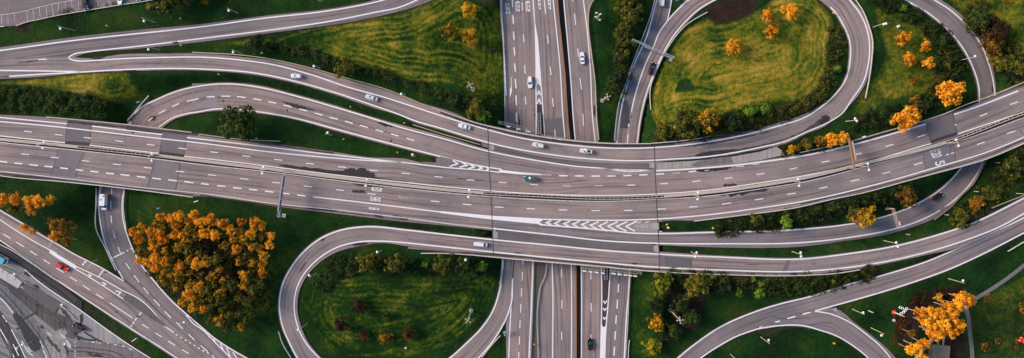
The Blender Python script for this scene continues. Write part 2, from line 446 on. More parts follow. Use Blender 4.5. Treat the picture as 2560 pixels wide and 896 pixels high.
B_BOT = [(-80, 200)] + Z1([(0, 590), (300, 575), (620, 545), (1000, 530), (1553, 530)]) + Z2([(400, 560), (700, 620), (1000, 705), (1300, 808)]) \
    + Y3([(0, 30), (100, 75), (300, 135), (560, 215), (700, 255), (1000, 318), (1300, 358), (1553, 378)]) + Y4([(0, 375), (410, 380), (500, 368), (800, 345), (1000, 318), (1200, 280), (1400, 232), (1553, 160)]) \
    + [(2067, 313)] + Z5([(255, 885), (410, 745), (492, 622), (530, 480), (540, 350), (520, 220), (460, 85), (385, -5)]) + [(2100, -50), (2040, -90), (1960, -110), (1880, -108), (1800, -75), (1722, -8), (1699, 16), (1667, 54), (1646, 84)] \
    + Z4([(398, 350), (338, 480), (288, 620), (248, 760), (222, 895)]) + [(1560, 357)]
# the loop is one long ribbon: left edge of travel order kept the same all the way round
rB = ribbon('loop_ramp', B_TOP, B_BOT, pB, ASP, lift=.008, bridge=[(1222, 1640)] )
# --- side road that forks to the loop and runs under the motorway
Q_L = [(1660, -70), (1637, 0), (1626, 47), (1609, 100), (1585, 151), (1564, 207), (1551, 254), (1543, 300), (1537, 357), (1527, 500), (1523, 673), (1519, 749), (1512, 813), (1507, 960)]
Q_R = [(1712, -70), (1681, 0), (1676, 27), (1668, 55), (1648, 90), (1636, 117), (1617, 161), (1601, 207), (1600, 254), (1602, 300), (1597, 357), (1588, 500), (1576, 673), (1573, 749), (1570, 813), (1560, 960)]
rQ = ribbon('side_road', Q_L, Q_R, p0, ASPL, lift=.0)
# --- second ramp with the broken centre line
C_TOP = [(322, 318)] + Z1([(972, 900), (1052, 798), (1165, 738), (1300, 680), (1553, 622)]) + Z2([(200, 616), (450, 640), (700, 702), (1000, 785), (1300, 878)]) + Y3([(0, 95), (300, 175), (660, 280), (1000, 340), (1300, 385), (1553, 415)])
C_BOT = [(404, 322)] + Y1([(1195, 122), (1290, 62), (1405, 26), (1485, 12)]) + [(530, 279), (567, 278), (617, 281), (645, 284)] + Y2([(700, 56), (1000, 140), (1300, 220), (1553, 285)]) + Y3([(350, 358), (550, 415), (760, 440), (1065, 480), (1300, 500), (1553, 520)])
rC = ribbon('curving_ramp', C_TOP, C_BOT, pC, ASP, lift=.016, bridge=[(1222, 1700)])
# --- upper motorway, the two carriageways
D_TOP = [(-80, 283)] + Y1([(0, 22), (350, 40), (900, 92), (1480, 162)]) + Y2([(0, 178), (300, 205), (640, 250), (1000, 300), (1250, 338), (1553, 355)]) + Y3([(160, 380), (340, 395), (560, 405), (760, 425), (1100, 460), (1553, 435)]) \
    + Y4([(0, 428), (410, 425), (700, 408), (1000, 385), (1200, 362), (1553, 308)]) + Y5([(0, 315), (340, 238), (900, 75), (1130, -5)]) + Z5([(940, 893), (1150, 838), (1400, 742), (1673, 625)]) + [(2640, 175)]
D_BOT = [(-80, 338)] + Y1([(0, 195), (485, 245), (1190, 330), (1553, 365)]) + Y2([(500, 418), (1000, 483), (1553, 545)]) + Y3([(640, 600), (1000, 625), (1553, 640)]) + Y4([(410, 630), (800, 598), (1200, 545), (1553, 484)]) + Y5([(400, 408), (980, 250), (1180, 180), (1553, 55), (1673, 12)]) + [(2640, 258)]
WB = (232, 412); EB = (2375, 2515)
rD = ribbon('motorway_westbound', D_TOP, D_BOT, pD, ASP, lift=.008, skirt=.9, bridge=[WB, (1222, 1640), EB])
E_TOP = [(-80, 339)] + Y1([(0, 198), (485, 248), (1190, 333), (1553, 368)]) + Y2([(500, 421), (1000, 486), (1553, 548)]) + Y3([(640, 603), (1000, 628), (1553, 643)]) + Y4([(410, 633), (800, 601), (1200, 548), (1553, 487)]) + Y5([(400, 411), (980, 253), (1180, 183), (1553, 58), (1673, 15)]) + [(2640, 260)]
E_BOT = [(-80, 436)] + Y1([(0, 472), (500, 522), (1100, 592), (1440, 632)]) + Y2([(0, 632), (590, 708), (1000, 758), (1553, 824)]) + Y3([(400, 855), (690, 885), (900, 905)]) + [(1345, 592), (1500, 590), (1590, 572), (1643, 556)] + Y4([(500, 812), (700, 812), (1000, 782), (1553, 692)]) + Y5([(0, 705), (500, 590), (1000, 460), (1400, 345), (1673, 232)]) + [(2640, 318)]
rE = ribbon('motorway_eastbound', E_TOP, E_BOT, pD, ASP, lift=.0, skirt=.9, bridge=[WB, (1222, 1640), EB])
# --- ramp leaving eastbound, swinging under the motorway at the right
F_TOP = Y3([(690, 806), (1060, 830), (1553, 870)]) + X4([(0, 36), (230, 50), (390, 55), (700, 50), (1387, 25)]) + X5([(370, -6)]) + Y5([(330, 838), (550, 798), (850, 692), (1045, 572), (1205, 402)]) \
    + [(2421, 380), (2442, 300), (2445, 247)] + Z5([(1325, 655), (1278, 505), (1198, 355), (1090, 228), (950, 108), (780, 5)]) + [(2200, -45)]
F_BOT = X3([(610, 36), (1000, 85), (1387, 128)]) + X4([(0, 130), (390, 142), (800, 158), (1387, 148)]) + X5([(300, 115), (560, 75), (800, 5)]) + Y5([(1000, 800), (1120, 700), (1285, 542), (1400, 348)]) \
    + [(2483, 330), (2491, 270), (2491, 231)] + Z5([(1440, 500), (1392, 350), (1300, 208), (1180, 88), (1055, 0)]) + [(2270, -55)]
rF = ribbon('exit_ramp', F_TOP, F_BOT, pF, ASPL, lift=.024, bridge=[(1100, 1644)])
# --- lower loop and lower ramp
G_OUT = [(1060, 577), (1020, 573)] + X2([(1100, 12), (945, 32), (812, 82), (692, 172), (602, 284), (541, 405), (520, 550), (540, 682), (590, 802), (640, 897)]) + [(785, 950), (850, 992), (930, 1018), (1020, 1022), (1070, 993), (1135, 953)] + X3([(530, 896), (597, 822), (667, 722), (727, 602), (752, 512), (760, 300), (765, 180)])
G_IN = [(1060, 620), (1020, 616)] + X2([(1200, 128), (1060, 150), (930, 182), (815, 245), (718, 340), (665, 438), (648, 560), (672, 680), (728, 800), (815, 897)]) + [(860, 933), (925, 957), (1000, 957), (1055, 930)] + X3([(325, 893), (435, 794), (534, 694), (612, 575), (652, 458), (670, 330), (680, 235), (682, 150)])
rG = ribbon('lower_loop_ramp', G_OUT, G_IN, pG, ASP, lift=.008)
G2_T = [(1020, 573)] + X3([(400, 76), (610, 96), (1000, 132), (1387, 168)]) + X4([(390, 186), (800, 212), (1387, 222)]) + X5([(300, 195), (650, 137), (900, 72), (1140, -8)]) + [(2560, 492), (2640, 450)]
G2_B = [(1020, 622)] + X3([(300, 185), (620, 218), (1387, 288)]) + X4([(400, 316), (800, 334), (1387, 338)]) + X5([(400, 296), (800, 216), (1050, 158), (1300, 50)]) + [(2560, 540), (2640, 500)]
rG2 = ribbon('lower_ramp', G2_T, G2_B, pG2, ASP, lift=.016, bridge=[(1222, 1644)])
# --- lower right road and its branch
I_T = [(1640, 960)] + X4([(508, 897), (640, 790), (790, 688), (1000, 592), (1200, 527), (1387, 482)]) + X5([(300, 404), (600, 324), (850, 244), (1050, 158), (1250, 68), (1410, -6)]) + [(2560, 541), (2640, 500)]
I_B = [(1712, 960)] + X4([(675, 897), (805, 815), (905, 760), (1050, 706), (1200, 684), (1387, 640)]) + [(2037, 781)] + X5([(300, 532), (520, 470), (750, 398), (1000, 308), (1200, 219), (1493, 68)]) + [(2640, 545)]
rI = ribbon('lower_right_road', I_T, I_B, pI, ASPL, lift=.0)
J_O = [(1950, 782), (2037, 776), (2088, 771)] + X5([(300, 600), (345, 642), (470, 738), (570, 822), (640, 897)]) + [(2270, 960)]
J_I = [(1894, 826), (1950, 817)] + X5([(0, 687), (120, 710), (250, 756), (350, 816), (445, 893)]) + [(2195, 930), (2200, 960)]
rJ = ribbon('branch_road', J_O, J_I, pJ, ASPL, lift=.008)
# --- road going under the motorway at the left, merging with the lower left highway
R_L = [(322, 300), (290, 350), (262, 420), (246, 467)] + X1([(665, 0), (692, 130), (752, 262), (828, 385)]) + [(352, 748), (394, 790), (450, 838), (520, 900), (580, 960)]
R_R = [(404, 305), (370, 345), (335, 400), (315, 440), (311, 474)] + X1([(830, 0), (866, 110), (928, 240), (1040, 385), (1145, 503), (1245, 596)]) + X2([(0, 676), (100, 758), (230, 842), (318, 895)]) + [(700, 960)]
rR = ribbon('underpass_road', R_L, R_R, pR, ASPL, lift=.008)
S_T = [(-80, 478), (0, 523), (57, 557), (94, 579), (158, 617), (172, 626), (259, 671), (311, 703), (360, 745), (400, 785), (450, 830), (560, 925), (600, 960)]
S_B = [(-80, 556), (0, 604), (50, 638), (101, 676), (210, 749), (322, 823), (437, 897), (530, 960)]
rS = ribbon('lower_left_highway', S_T, S_B, pS, ASP, lift=.0, skirt=2.0)
# --- lower left yard: patched pavement as one big sheet
T_T = [(-90, 600), (0, 640), (62, 672), (80, 690), (202, 777), (319, 860), (376, 897), (470, 960)]
T_B = [(-140, 960), (-60, 960), (0, 960), (60, 960), (120, 960), (200, 960), (300, 960), (420, 960)]
rT = ribbon('street', T_T, T_B, pT, asphalt("street_grey", (0.235, 0.225, 0.222), .5, .35), skirt=.3)
rT2 = ribbon('service_lane', [(-80, 560), (0, 612), (50, 645), (101, 678), (180, 735), (206, 756)], [(-80, 600), (0, 640), (62, 674), (82, 692), (150, 742), (203, 779)], pT, asphalt("lane_dark", (0.05, 0.048, 0.052), .5), lift=.01, skirt=.3)
# --- lower motorway passing beneath
NS1_L = [(1249, -70), (1251, 0), (1257, 84), (1262, 201), (1264, 318), (1259, 480), (1254, 648), (1262, 740), (1266, 896), (1266, 960)]
NS1_R = [(1391, -70), (1395, 0), (1404, 100), (1414, 201), (1424, 349), (1433, 500), (1439, 665), (1441, 896), (1441, 960)]
rN1 = ribbon('lower_motorway_southbound', NS1_L, NS1_R, p0, ASP, lift=.0, skirt=1.2)
NS2_L = [(1404, -70), (1408, 0), (1417, 100), (1426, 201), (1437, 351), (1447, 500), (1452, 667), (1452, 896), (1452, 960)]
NS2_R = [(1486, -70), (1484, -10), (1474, 20), (1472, 50), (1479, 134), (1487, 201), (1492, 300), (1497, 357), (1506, 500), (1507, 673), (1507, 896), (1507, 960)]
rN2 = ribbon('lower_motorway_northbound', NS2_L, NS2_R, p0, ASP, lift=.008, skirt=1.2)
gap = ribbon('drainage_channel', [(a + 1, b) for a, b in NS1_R], [(a - 1, b) for a, b in NS2_L], Prof(-0.35), TRENCHSHADE, skirt=.3)  # shallow strip between the slabs; the trench's shade is painted into its colour
# --- parking lot in the upper left corner
LOT_E = S(0, 0, 6.4, [(-500, 440), (0, 426), (250, 413), (440, 350), (850, 262), (1200, 200), (1500, 150), (1900, 85), (2350, 15), (2800, -90)])
rL = ribbon('parking_lot', [(-78, -70), (0, -70), (60, -70), (120, -70), (190, -70), (260, -70), (330, -70), (437, -70)], LOT_E, pLot, asphalt("lot_gravelly", (0.20, 0.165, 0.16), .1, .4))
# --- surfaces between roads on the upper level
def plate(name, pts, prof, material, lift, kind='structure', thick=0.25, parent=None):
    q = np.array(pts, float); z = prof(q) + lift; x, y = P(q[:, 0], q[:, 1], z)
    a = 0.5 * np.sum(x * np.roll(y, -1) - y * np.roll(x, -1))
    o = list(range(len(q))) if a > 0 else list(range(len(q)))[::-1]
    mb = MB(); n = len(o); top = [(x[i], y[i], z[i]) for i in o]; bot = [(a_, b_, c_ - thick) for a_, b_, c_ in top]
    mb.v = top + bot; mb.f = [tuple(range(n))] + [(i, i + n, (i + 1) % n + n, (i + 1) % n) for i in range(n)]
    mb.uv = [(x[i] - x[0], y[i] - y[0]) for i in o] + [(0, 0)] * (4 * n)
    ob = mb.build(name, material, parent)
    if not parent: tag(ob, kind=kind)
    return ob
plate('paved_gore', Y3([(265, 350), (300, 333), (385, 352), (440, 375), (560, 402), (668, 425), (760, 436), (900, 452), (1065, 476), (900, 480), (660, 455), (330, 425), (160, 400), (165, 372), (270, 378)]), pD, asphalt("gore_pinkish", (.21, .17, .16), .2), .035, thick=.3)
plate('concrete_verge', Y4([(425, 380), (700, 366), (985, 335), (1200, 297), (1320, 260), (1352, 285), (1378, 322), (1200, 360), (1000, 386), (700, 412), (425, 432)]), pD, CONC, .03, thick=.5)
plate('wet_concrete', Y4([(745, 364), (860, 345), (975, 334), (1000, 384), (700, 411), (680, 395)]), pD, CONCD, .038, thick=.02)
plate('concrete_gore_tip', S(1540, 540, 5.6, [(252, 150), (248, 140), (262, 126), (590, 100), (604, 100), (604, 196), (500, 184), (270, 160)]), pD, CONC, .09, thick=.3)
plate('kerb_block', S(1140, 300, 7.468, [(618, 466), (716, 490), (714, 560), (616, 540)]), pD, CONC, .06)
plate('kerb_block', S(1140, 300, 7.468, [(475, 430), (600, 470), (598, 525), (470, 490)]), pD, asphalt("brick_pinkish", (.25, .17, .14), .2), .06)
plate('kerb_block', X3([(618, 52), (652, 56), (652, 97), (620, 95)]), pD, CONC, .06)
plate('kerb_block', S(1540, 540, 5.6, [(525, 415), (592, 418), (598, 505), (528, 500)]), pD, CONC, .06)
plate('kerb_block', Y4([(370, 380), (408, 380), (410, 420), (370, 417)]), pD, CONC, .06)
plate('corner_kerb', X5([(210, 568), (245, 558), (248, 590), (300, 618), (260, 605)]), pJ, CONC, .04, thick=.1)
ribbon('walkway', S(0, 0, 1, [(1233, 377), (1335, 399), (1435, 414), (1520, 421), (1637, 424)]), [(1233, 362), (1335, 388), (1435, 402), (1520, 408), (1637, 408)], pD, asphalt("walk_brown", (.15, .125, .12), .4), lift=.03, skirt=.1, ground=False)
ribbon('walkway', [(1240, 574), (1375, 588), (1520, 605), (1640, 611)], [(1240, 598), (1375, 611), (1520, 624), (1640, 632)], pD, GRAV, lift=.034, skirt=.1, ground=False)
# gravel centre between the southbound lanes further down
plate('planted_strip', [(1334, 655), (1367, 655), (1365, 672), (1361, 691), (1349, 718), (1344, 748), (1343, 960), (1323, 960), (1325, 896), (1330, 770)], p0, asphalt("strip_brown_grey", (.10, .09, .07), .1, .5), .05, thick=.3)
plate('gravel_island', X1([(845, 462), (940, 518), (1050, 622), (1105, 690), (1000, 625), (950, 592), (820, 502)]), Prof(.65), GRAV, .04, thick=.2)
plate('raised_gore', [(1342, 262), (1354, 262), (1358, 300), (1360, 342), (1342, 342)], p0, asphalt("gore_dark", (.05, .047, .046), .2), .03)
plate('lower_gore', [(1506, 660), (1524, 660), (1520, 749), (1515, 806), (1511, 813), (1506, 806)], p0, asphalt("gore_dark", (.05, .047, .046), .2), .03)

# ================================================================== MARKINGS (children of their roads)
def child(mb, parent, material, name='lane_marking'):
    if mb.v: mb.build(name, material, parent)
def mark(parent, prof, lines, width=3.6, material=WHITE):
    mb = MB()
    for l in lines: line(mb, l, width, prof)
    child(mb, parent, material)
mark(rA, pA, [[(-80, 136)] + Z1([(0, 378), (500, 310), (1553, 195)]) + Z2([(500, 135), (900, 90), (1180, 45), (1360, 5)]) + [(1010, -17), (1070, -45)],
              [(171, 145), (178, 139), (190, 134)] + Z1([(640, 390), (1000, 350), (1553, 283)]) + Z2([(640, 210), (1000, 155), (1300, 95)]) + [(1000, 18), (1043, 0), (1090, -25)]], 3.6)
mark(rB, pB, [[(171, 145), (180, 150)] + Z1([(570, 455), (700, 453), (900, 440), (1200, 430), (1553, 430)]) + Z2([(300, 450), (550, 485), (800, 550), (1100, 650), (1400, 735), (1553, 785)]) + Y3([(420, 65), (640, 130), (900, 195), (1200, 240), (1553, 270)]) + Y4([(380, 268), (700, 240), (1000, 190), (1300, 115), (1553, 30)]) + Z5([(140, 815), (250, 720), (340, 600), (375, 450), (370, 300), (330, 200), (270, 100), (160, 0)]) + [(2020, -22), (1975, -38), (1920, -40), (1860, -26), (1788, 0)] + Z4([(740, 70), (640, 160), (540, 280), (460, 420), (390, 580), (340, 720), (300, 895)]) + [(1593, 357)],
              [(-80, 195)] + Z1([(0, 575), (300, 556), (600, 540), (900, 522), (1300, 512), (1553, 518)]) + Z2([(400, 545), (700, 605), (1000, 690), (1300, 790)]) + Y3([(0, 22), (100, 62), (300, 121), (560, 201), (700, 240), (1000, 300), (1300, 340), (1553, 358)]) + Y4([(0, 356), (410, 361), (500, 355), (800, 335), (1000, 305), (1200, 265), (1400, 215), (1553, 145)]) + Y5([(200, 85), (320, 5)]) + Z5([(390, 740), (470, 620), (510, 480), (520, 350), (500, 220), (440, 90), (370, 0)]) + [(2100, -38), (2040, -78), (1960, -98), (1880, -96), (1800, -60), (1722, 0), (1701, 18), (1667, 55), (1647, 84)] + Z4([(400, 350), (340, 480), (290, 620), (250, 760), (225, 890)]) ,
              [(-80, 175)] + Z1([(0, 527), (300, 531), (600, 536)])])
mb = MB(); seglist(mb, 0, 0, 2.987, [(285, 447, 348, 443), (0, 576, 68, 572)], 3, pB); child(mb, rB, WHITE)
mark(rQ, p0, [[(1662, -60), (1642, 0), (1630, 47), (1614, 100), (1590, 151), (1570, 207), (1557, 254), (1548.5, 300), (1542, 357), (1532, 500), (1526.6, 660), (1521, 749), (1515.8, 813), (1510, 960)],
              [(1700, -60), (1679, 0), (1674, 27), (1666, 57), (1650, 86)],
              [(1572, 310), (1560, 480)], [(1593, 357), (1580, 600), (1574, 675), (1570, 749), (1567, 780), (1560.5, 896), (1556, 960)]], 3.4)
mb = MB()
seglist(mb, 1500, 560, 2.667, [(126, 318, 125, 348), (124, 400, 121, 457), (117, 505, 113, 565), (109, 610, 105, 668), (103, 715, 99, 773), (97, 820, 93, 878)], 3.6, p0)
seglist(mb, 1500, 280, 2.987, [(212, 110, 206, 170), (238, 0, 226, 50)], 3, p0)
child(mb, rQ, WHITE)
mark(rC, pC, [Y1([(972, 105)]) + Z1([(980, 895), (1060, 800), (1170, 745), (1300, 690), (1553, 635)]) + Z2([(200, 628), (450, 655), (700, 715), (1000, 800), (1300, 890)]) + Y3([(0, 115), (300, 195), (660, 295), (1000, 360), (1300, 405), (1553, 426)]) + [(1560, 428), (1637, 425.6)],
              Y1([(1185, 115), (1280, 50), (1400, 12), (1480, 0)]) + Z2([(100, 817), (200, 812), (350, 825)]) + Y2([(440, 0), (700, 45), (1000, 125), (1300, 205), (1553, 270)]) + Y3([(350, 345), (550, 395), (760, 430)])], 3.4)
mb = MB()
seglist(mb, 0, 0, 2.987, [(1140, 878, 1108, 905), (1235, 822, 1185, 850), (1337, 775, 1285, 797), (1483, 738, 1395, 758)], 3, pC)
seglist(mb, 500, 0, 2.987, [(50, 727, 110, 722), (160, 720, 227, 720), (276, 723, 342, 730), (395, 738, 457, 749), (510, 760, 570, 773), (622, 786, 685, 801), (738, 815, 800, 830), (857, 846, 915, 862), (968, 877, 1028, 892)], 3, pC)
seglist(mb, 500, 280, 2.987, [(1083, 69, 1140, 87), (1195, 100, 1253, 117), (1310, 132, 1368, 149), (1425, 164, 1483, 181), (1542, 198, 1600, 214)], 3, pC)
child(mb, rC, WHITE)
# westbound
mark(rD, pD, [[(-80, 287)] + Y1([(0, 42), (500, 90)]), Y1([(685, 107), (1212, 170)]), Y1([(1395, 192), (1553, 210)]) + Y2([(400, 250), (900, 310), (1300, 355), (1553, 382)]) + Y3([(340, 415), (665, 442), (740, 452)]),
              [(-80, 297)] + Y1([(0, 72), (500, 120), (1000, 178), (1553, 240)]) + Y2([(500, 297), (1000, 345), (1500, 378)])], 3.2)
mark(rD, pD, [[(-80, 332)] + Y1([(0, 180), (485, 232)]), Y1([(668, 250), (1185, 310)]), Y1([(1375, 332), (1553, 352)]) + Y2([(500, 405), (1000, 470), (1553, 530)]) + Y3([(500, 575), (1000, 612), (1553, 625)]) + Y4([(410, 615), (800, 585), (1200, 530), (1553, 472)]) + Y5([(400, 400), (980, 237)]), Y5([(1180, 165), (1553, 40), (1673, 0)]) + [(2640, 248)]], 3.0)
mark(rD, pD, [Y4([(420, 440), (700, 425), (1000, 400), (1200, 375), (1553, 322)]) + Y5([(360, 255), (940, 92)]), Y5([(1150, 20)]) + Z5([(1280, 814), (1630, 680)])], 4.2)
mb = MB()
seglist(mb, 0, 280, 2.987, [(180, 143, 237, 151), (410, 168, 467, 175), (625, 191, 683, 198), (860, 216, 920, 223), (1095, 243, 1155, 250), (1333, 270, 1392, 278)], 2.4, pD)
seglist(mb, 500, 280, 2.987, [(77, 299, 136, 305), (315, 327, 375, 334), (553, 355, 615, 362), (792, 383, 852, 390), (1030, 410, 1090, 416), (1268, 435, 1328, 440)], 2.4, pD)
seglist(mb, 1000, 280, 2.987, [(13, 458, 75, 464), (258, 483, 318, 488), (497, 507, 557, 511), (737, 526, 797, 531), (973, 542, 1031, 546)], 2.4, pD)
seglist(mb, 1500, 280, 2.987, [(205, 548, 264, 547), (448, 538, 509, 535), (690, 521, 750, 515), (930, 498, 990, 491), (1170, 468, 1228, 460), (1415, 430, 1475, 417)], 2.6, pD)
seglist(mb, 2000, 280, 2.9875, [(160, 378, 220, 366), (413, 320, 460, 308), (637, 260, 697, 242), (875, 190, 935, 172), (1155, 98, 1170, 95), (1342, 33, 1400, 12)], 2.8, pD)
seglist(mb, 2000, 0, 2.9875, [(1570, 782, 1628, 762)], 2.8, pD)
child(mb, rD, WHITE)
mb = MB()
seglist(mb, 1000, 280, 2.987, [(1187, 477, 1250, 478), (1308, 479, 1370, 479), (1430, 480, 1492, 480)], 3.6, pD)
seglist(mb, 1500, 280, 2.987, [(55, 480, 115, 479), (174, 477, 234, 475), (293, 473, 355, 469), (418, 467, 479, 463), (662, 449, 720, 443)], 3.4, pD)
child(mb, rD, WHITE)
mb = MB()
seglist(mb, 1000, 280, 2.987, [(1215, 551, 1278, 553), (1455, 553, 1518, 551), (1065, 470, 1130, 472)], 1.8, pD)
seglist(mb, 1500, 280, 2.987, [(540, 458, 600, 455), (1017, 410, 1078, 405), (1130, 395, 1190, 390), (780, 440, 815, 436), (0, 425, 410, 436)], 2.2, pD)
child(mb, rD, WORN)
# gore wedge between the curving ramp and westbound
mb = MB()
fillpoly(mb, Y3([(745, 432), (900, 450), (1063, 466), (1063, 473), (900, 468), (735, 452)]), pD, .07)
fillpoly(mb, Y3([(685, 445), (735, 446), (735, 452), (685, 449)]), pD, .07)
for ap, a, b in [((430, 388), (395, 362), (372, 407)), ((500, 400), (460, 375), (445, 414)), ((555, 411), (517, 389), (513, 424)), ((612, 420), (581, 402), (584, 429)), ((665, 427), (646, 414), (644, 435))]:
    q = Y3([ap, a, b]); chevron(mb, q[0], q[1], q[2], 3.4, pD, .07)
child(mb, rD, WHITE, 'chevron_marking')
# eastbound
mark(rE, pD, [[(-80, 347)] + Y1([(0, 228), (430, 273), (1140, 350), (1553, 400)]) + Y2([(500, 447), (1000, 510), (1553, 575)]) + Y3([(640, 630), (1553, 668)]) + Y4([(410, 655), (800, 630), (1200, 575), (1553, 518)]) + Y5([(500, 405), (900, 300), (1230, 205), (1673, 45)]) + [(2640, 268)],
              [(-80, 423)] + Y1([(0, 445), (500, 500), (1100, 570), (1553, 615)]) + Y2([(590, 690), (1000, 730), (1553, 795)]) + Y3([(400, 840), (690, 872)])], 2.2, WORN)
mark(rE, pD, [Y3([(1070, 803), (1553, 810)]) + Y4([(430, 800), (800, 770), (1200, 718), (1553, 662)]) + Y5([(500, 560), (1000, 420), (1400, 300), (1673, 190)]) + [(2640, 305)],
              Y2([(845, 635), (1200, 675), (1553, 718)]) + Y3([(300, 748)])], 3.4)
mb = MB()
seglist(mb, 0, 280, 2.987, [(157, 315, 217, 320), (378, 340, 438, 344), (610, 364, 668, 371), (842, 390, 903, 396), (1073, 414, 1133, 421), (1312, 443, 1375, 449)], 2.4, pD)
seglist(mb, 500, 280, 2.987, [(60, 470, 122, 476), (300, 498, 362, 504), (538, 526, 600, 532), (776, 554, 838, 560), (1015, 582, 1075, 588), (1250, 610, 1312, 616), (1487, 638, 1545, 645)], 2.4, pD)
seglist(mb, 1000, 280, 2.987, [(0, 641, 55, 647), (230, 666, 294, 672), (469, 689, 534, 695), (708, 710, 773, 714), (946, 722, 1008, 725), (1187, 732, 1249, 734), (1430, 738, 1493, 738)], 2.6, pD)
seglist(mb, 1500, 280, 2.987, [(180, 736, 242, 736), (430, 727, 493, 725), (666, 712, 731, 707), (912, 690, 980, 680), (1158, 658, 1220, 648), (1398, 618, 1460, 607)], 2.8, pD)
seglist(mb, 2000, 280, 2.9875, [(143, 573, 205, 560), (377, 520, 443, 506), (613, 463, 675, 448), (850, 397, 913, 379), (1090, 323, 1113, 317), (1128, 311, 1150, 305), (1322, 245, 1380, 225), (1545, 163, 1608, 142)], 2.8, pD)
seglist(mb, 0, 280, 2.987, [(-110, 356, -55, 364), (0, 370, 55, 376), (108, 382, 167, 388), (220, 394, 283, 401), (332, 406, 395, 412), (448, 418, 508, 425), (565, 431, 622, 438), (675, 443, 735, 450), (790, 457, 852, 463), (900, 468, 968, 476), (1022, 482, 1086, 490), (1138, 495, 1202, 503), (1256, 508, 1322, 516), (1376, 521, 1445, 530), (1502, 536, 1560, 543)], 3.4, pD)
seglist(mb, 500, 280, 2.987, [(128, 552, 190, 558), (247, 566, 310, 573), (366, 578, 428, 585), (485, 592, 548, 600), (606, 606, 668, 613), (726, 621, 787, 628)], 3.4, pD)
child(mb, rE, WHITE)
mb = MB()
fillpoly(mb, Y3([(300, 741), (690, 776), (1060, 797), (1073, 806), (1040, 825), (1072, 843), (1030, 838), (690, 805), (500, 782), (300, 755)]), pD, .07)
for ap, a, b in [((1092, 828), (1130, 813), (1130, 842)), ((1157, 832), (1200, 813), (1192, 852)), ((1225, 835), (1272, 816), (1265, 858)), ((1290, 838), (1342, 818), (1333, 865)), ((1357, 842), (1412, 819), (1408, 873)), ((1422, 847), (1485, 821), (1480, 880)), ((1487, 852), (1553, 822), (1548, 892))]:
    q = Y3([ap, a, b]); chevron(mb, q[0], q[1], q[2], 3.4, pD, .07)
for ap, a, b in [((60, 855), (133, 820), (130, 890)), ((125, 855), (205, 820), (200, 893)), ((195, 855), (277, 816), (262, 893))]:
    q = Y4([ap, a, b]); chevron(mb, q[0], q[1], q[2], 3.4, pD, .07)
child(mb, rE, WHITE, 'chevron_marking')
mb = MB(); seglist(mb, 1540, 540, 5.6, [(405, 98, 460, 76), (295, 103, 350, 82), (608, 219, 645, 219)], 2.6, pD, .07); child(mb, rE, WORN)
# lane letters on the eastbound side and the worn number further right
mb = MB(); z = 8.958
for t, o_, r_, u_ in [("E20", (438, 250), (-6, 88), (240, 22)), ("E45", (405, 472), (-4, 82), (238, 26)), ("E6", (378, 700), (-4, 48), (240, 30))]:
    lettering(mb, t, (880 + o_[0]/z, 440 + o_[1]/z), (r_[0]/z, r_[1]/z), (u_[0]/z, u_[1]/z), pD, .06)
child(mb, rE, WHITE, 'lettering')
mb = MB(); z = 8.961
lettering(mb, "20", (2280 + 415/z, 340 + 395/z), (45/z, 115/z), (225/z, -55/z), pD, .06)
lettering(mb, "5", (2280 + 508/z, 340 + 590/z), (22/z, 100/z), (215/z, -60/z), pD, .06)
child(mb, rE, WORN, 'lettering')
mb = MB(); lettering(mb, "E", (2280 + 392/z, 340 + 335/z), (15/z, 50/z), (225/z, -50/z), pD, .06); child(mb, rE, FAINT, 'lettering')
# exit ramp and the road under the bridge at right
mark(rF, pF, [Y3([(1040, 842), (1553, 885)]) + X4([(230, 62), (390, 65), (700, 58), (1387, 33)]) + X5([(370, 3)]) + Y5([(330, 845), (550, 805), (850, 700), (1050, 580), (1210, 410)]) + [(2425, 385), (2446, 320)],
              X3([(610, 30), (1000, 72), (1387, 115)]) + X4([(390, 130), (800, 133), (1387, 122)]) + X5([(400, 80)]) + Y5([(640, 890), (900, 810), (1100, 700), (1270, 540), (1370, 365)]) + [(2475, 330)],
              [(2210, -40), (2264, 0)] + Z5([(960, 100), (1100, 220), (1210, 350), (1290, 500), (1335, 650), (1340, 740)]) + [(2446, 300)],
              [(2280, -40), (2336, 0)] + Z5([(1140, 90), (1270, 220), (1360, 350), (1410, 480), (1445, 620)]) + [(2488, 250)]], 3.8)
# lower loop and ramp
mark(rG, pG, [[(1060, 580), (1020, 576)] + X2([(1100, 20), (950, 40), (820, 90), (700, 180), (610, 290), (550, 410), (530, 550), (550, 680), (600, 800), (650, 895)]) + [(790, 945), (850, 985), (930, 1010), (1020, 1015), (1060, 990), (1130, 950)] + X3([(525, 893), (590, 820), (660, 720), (720, 600), (745, 510), (750, 380), (755, 240)]),
              [(1060, 612), (1020, 608)] + X2([(1200, 115), (1050, 122), (920, 155), (800, 225), (700, 325), (645, 430), (628, 560), (650, 680), (710, 800), (795, 895)]) + [(850, 940), (920, 965), (1000, 965), (1060, 935)] + X3([(335, 893), (440, 800), (540, 700), (620, 580), (660, 460), (680, 330), (683, 235)])], 3.8)
mark(rG2, pG2, [[(1020, 576)] + X3([(400, 82), (610, 105), (1000, 142), (1387, 180)]) + X4([(390, 202), (800, 222), (1387, 232)]) + X5([(300, 203), (650, 145), (900, 80), (1140, 0)]) + [(2560, 496), (2640, 454)],
                [(1020, 608)] + X3([(400, 165), (620, 188), (1387, 262)]) + X4([(390, 290), (800, 308), (1387, 315)]) + X5([(400, 280), (800, 200), (1100, 110), (1350, 10)]) + [(2560, 534), (2640, 490)]], 3.8)
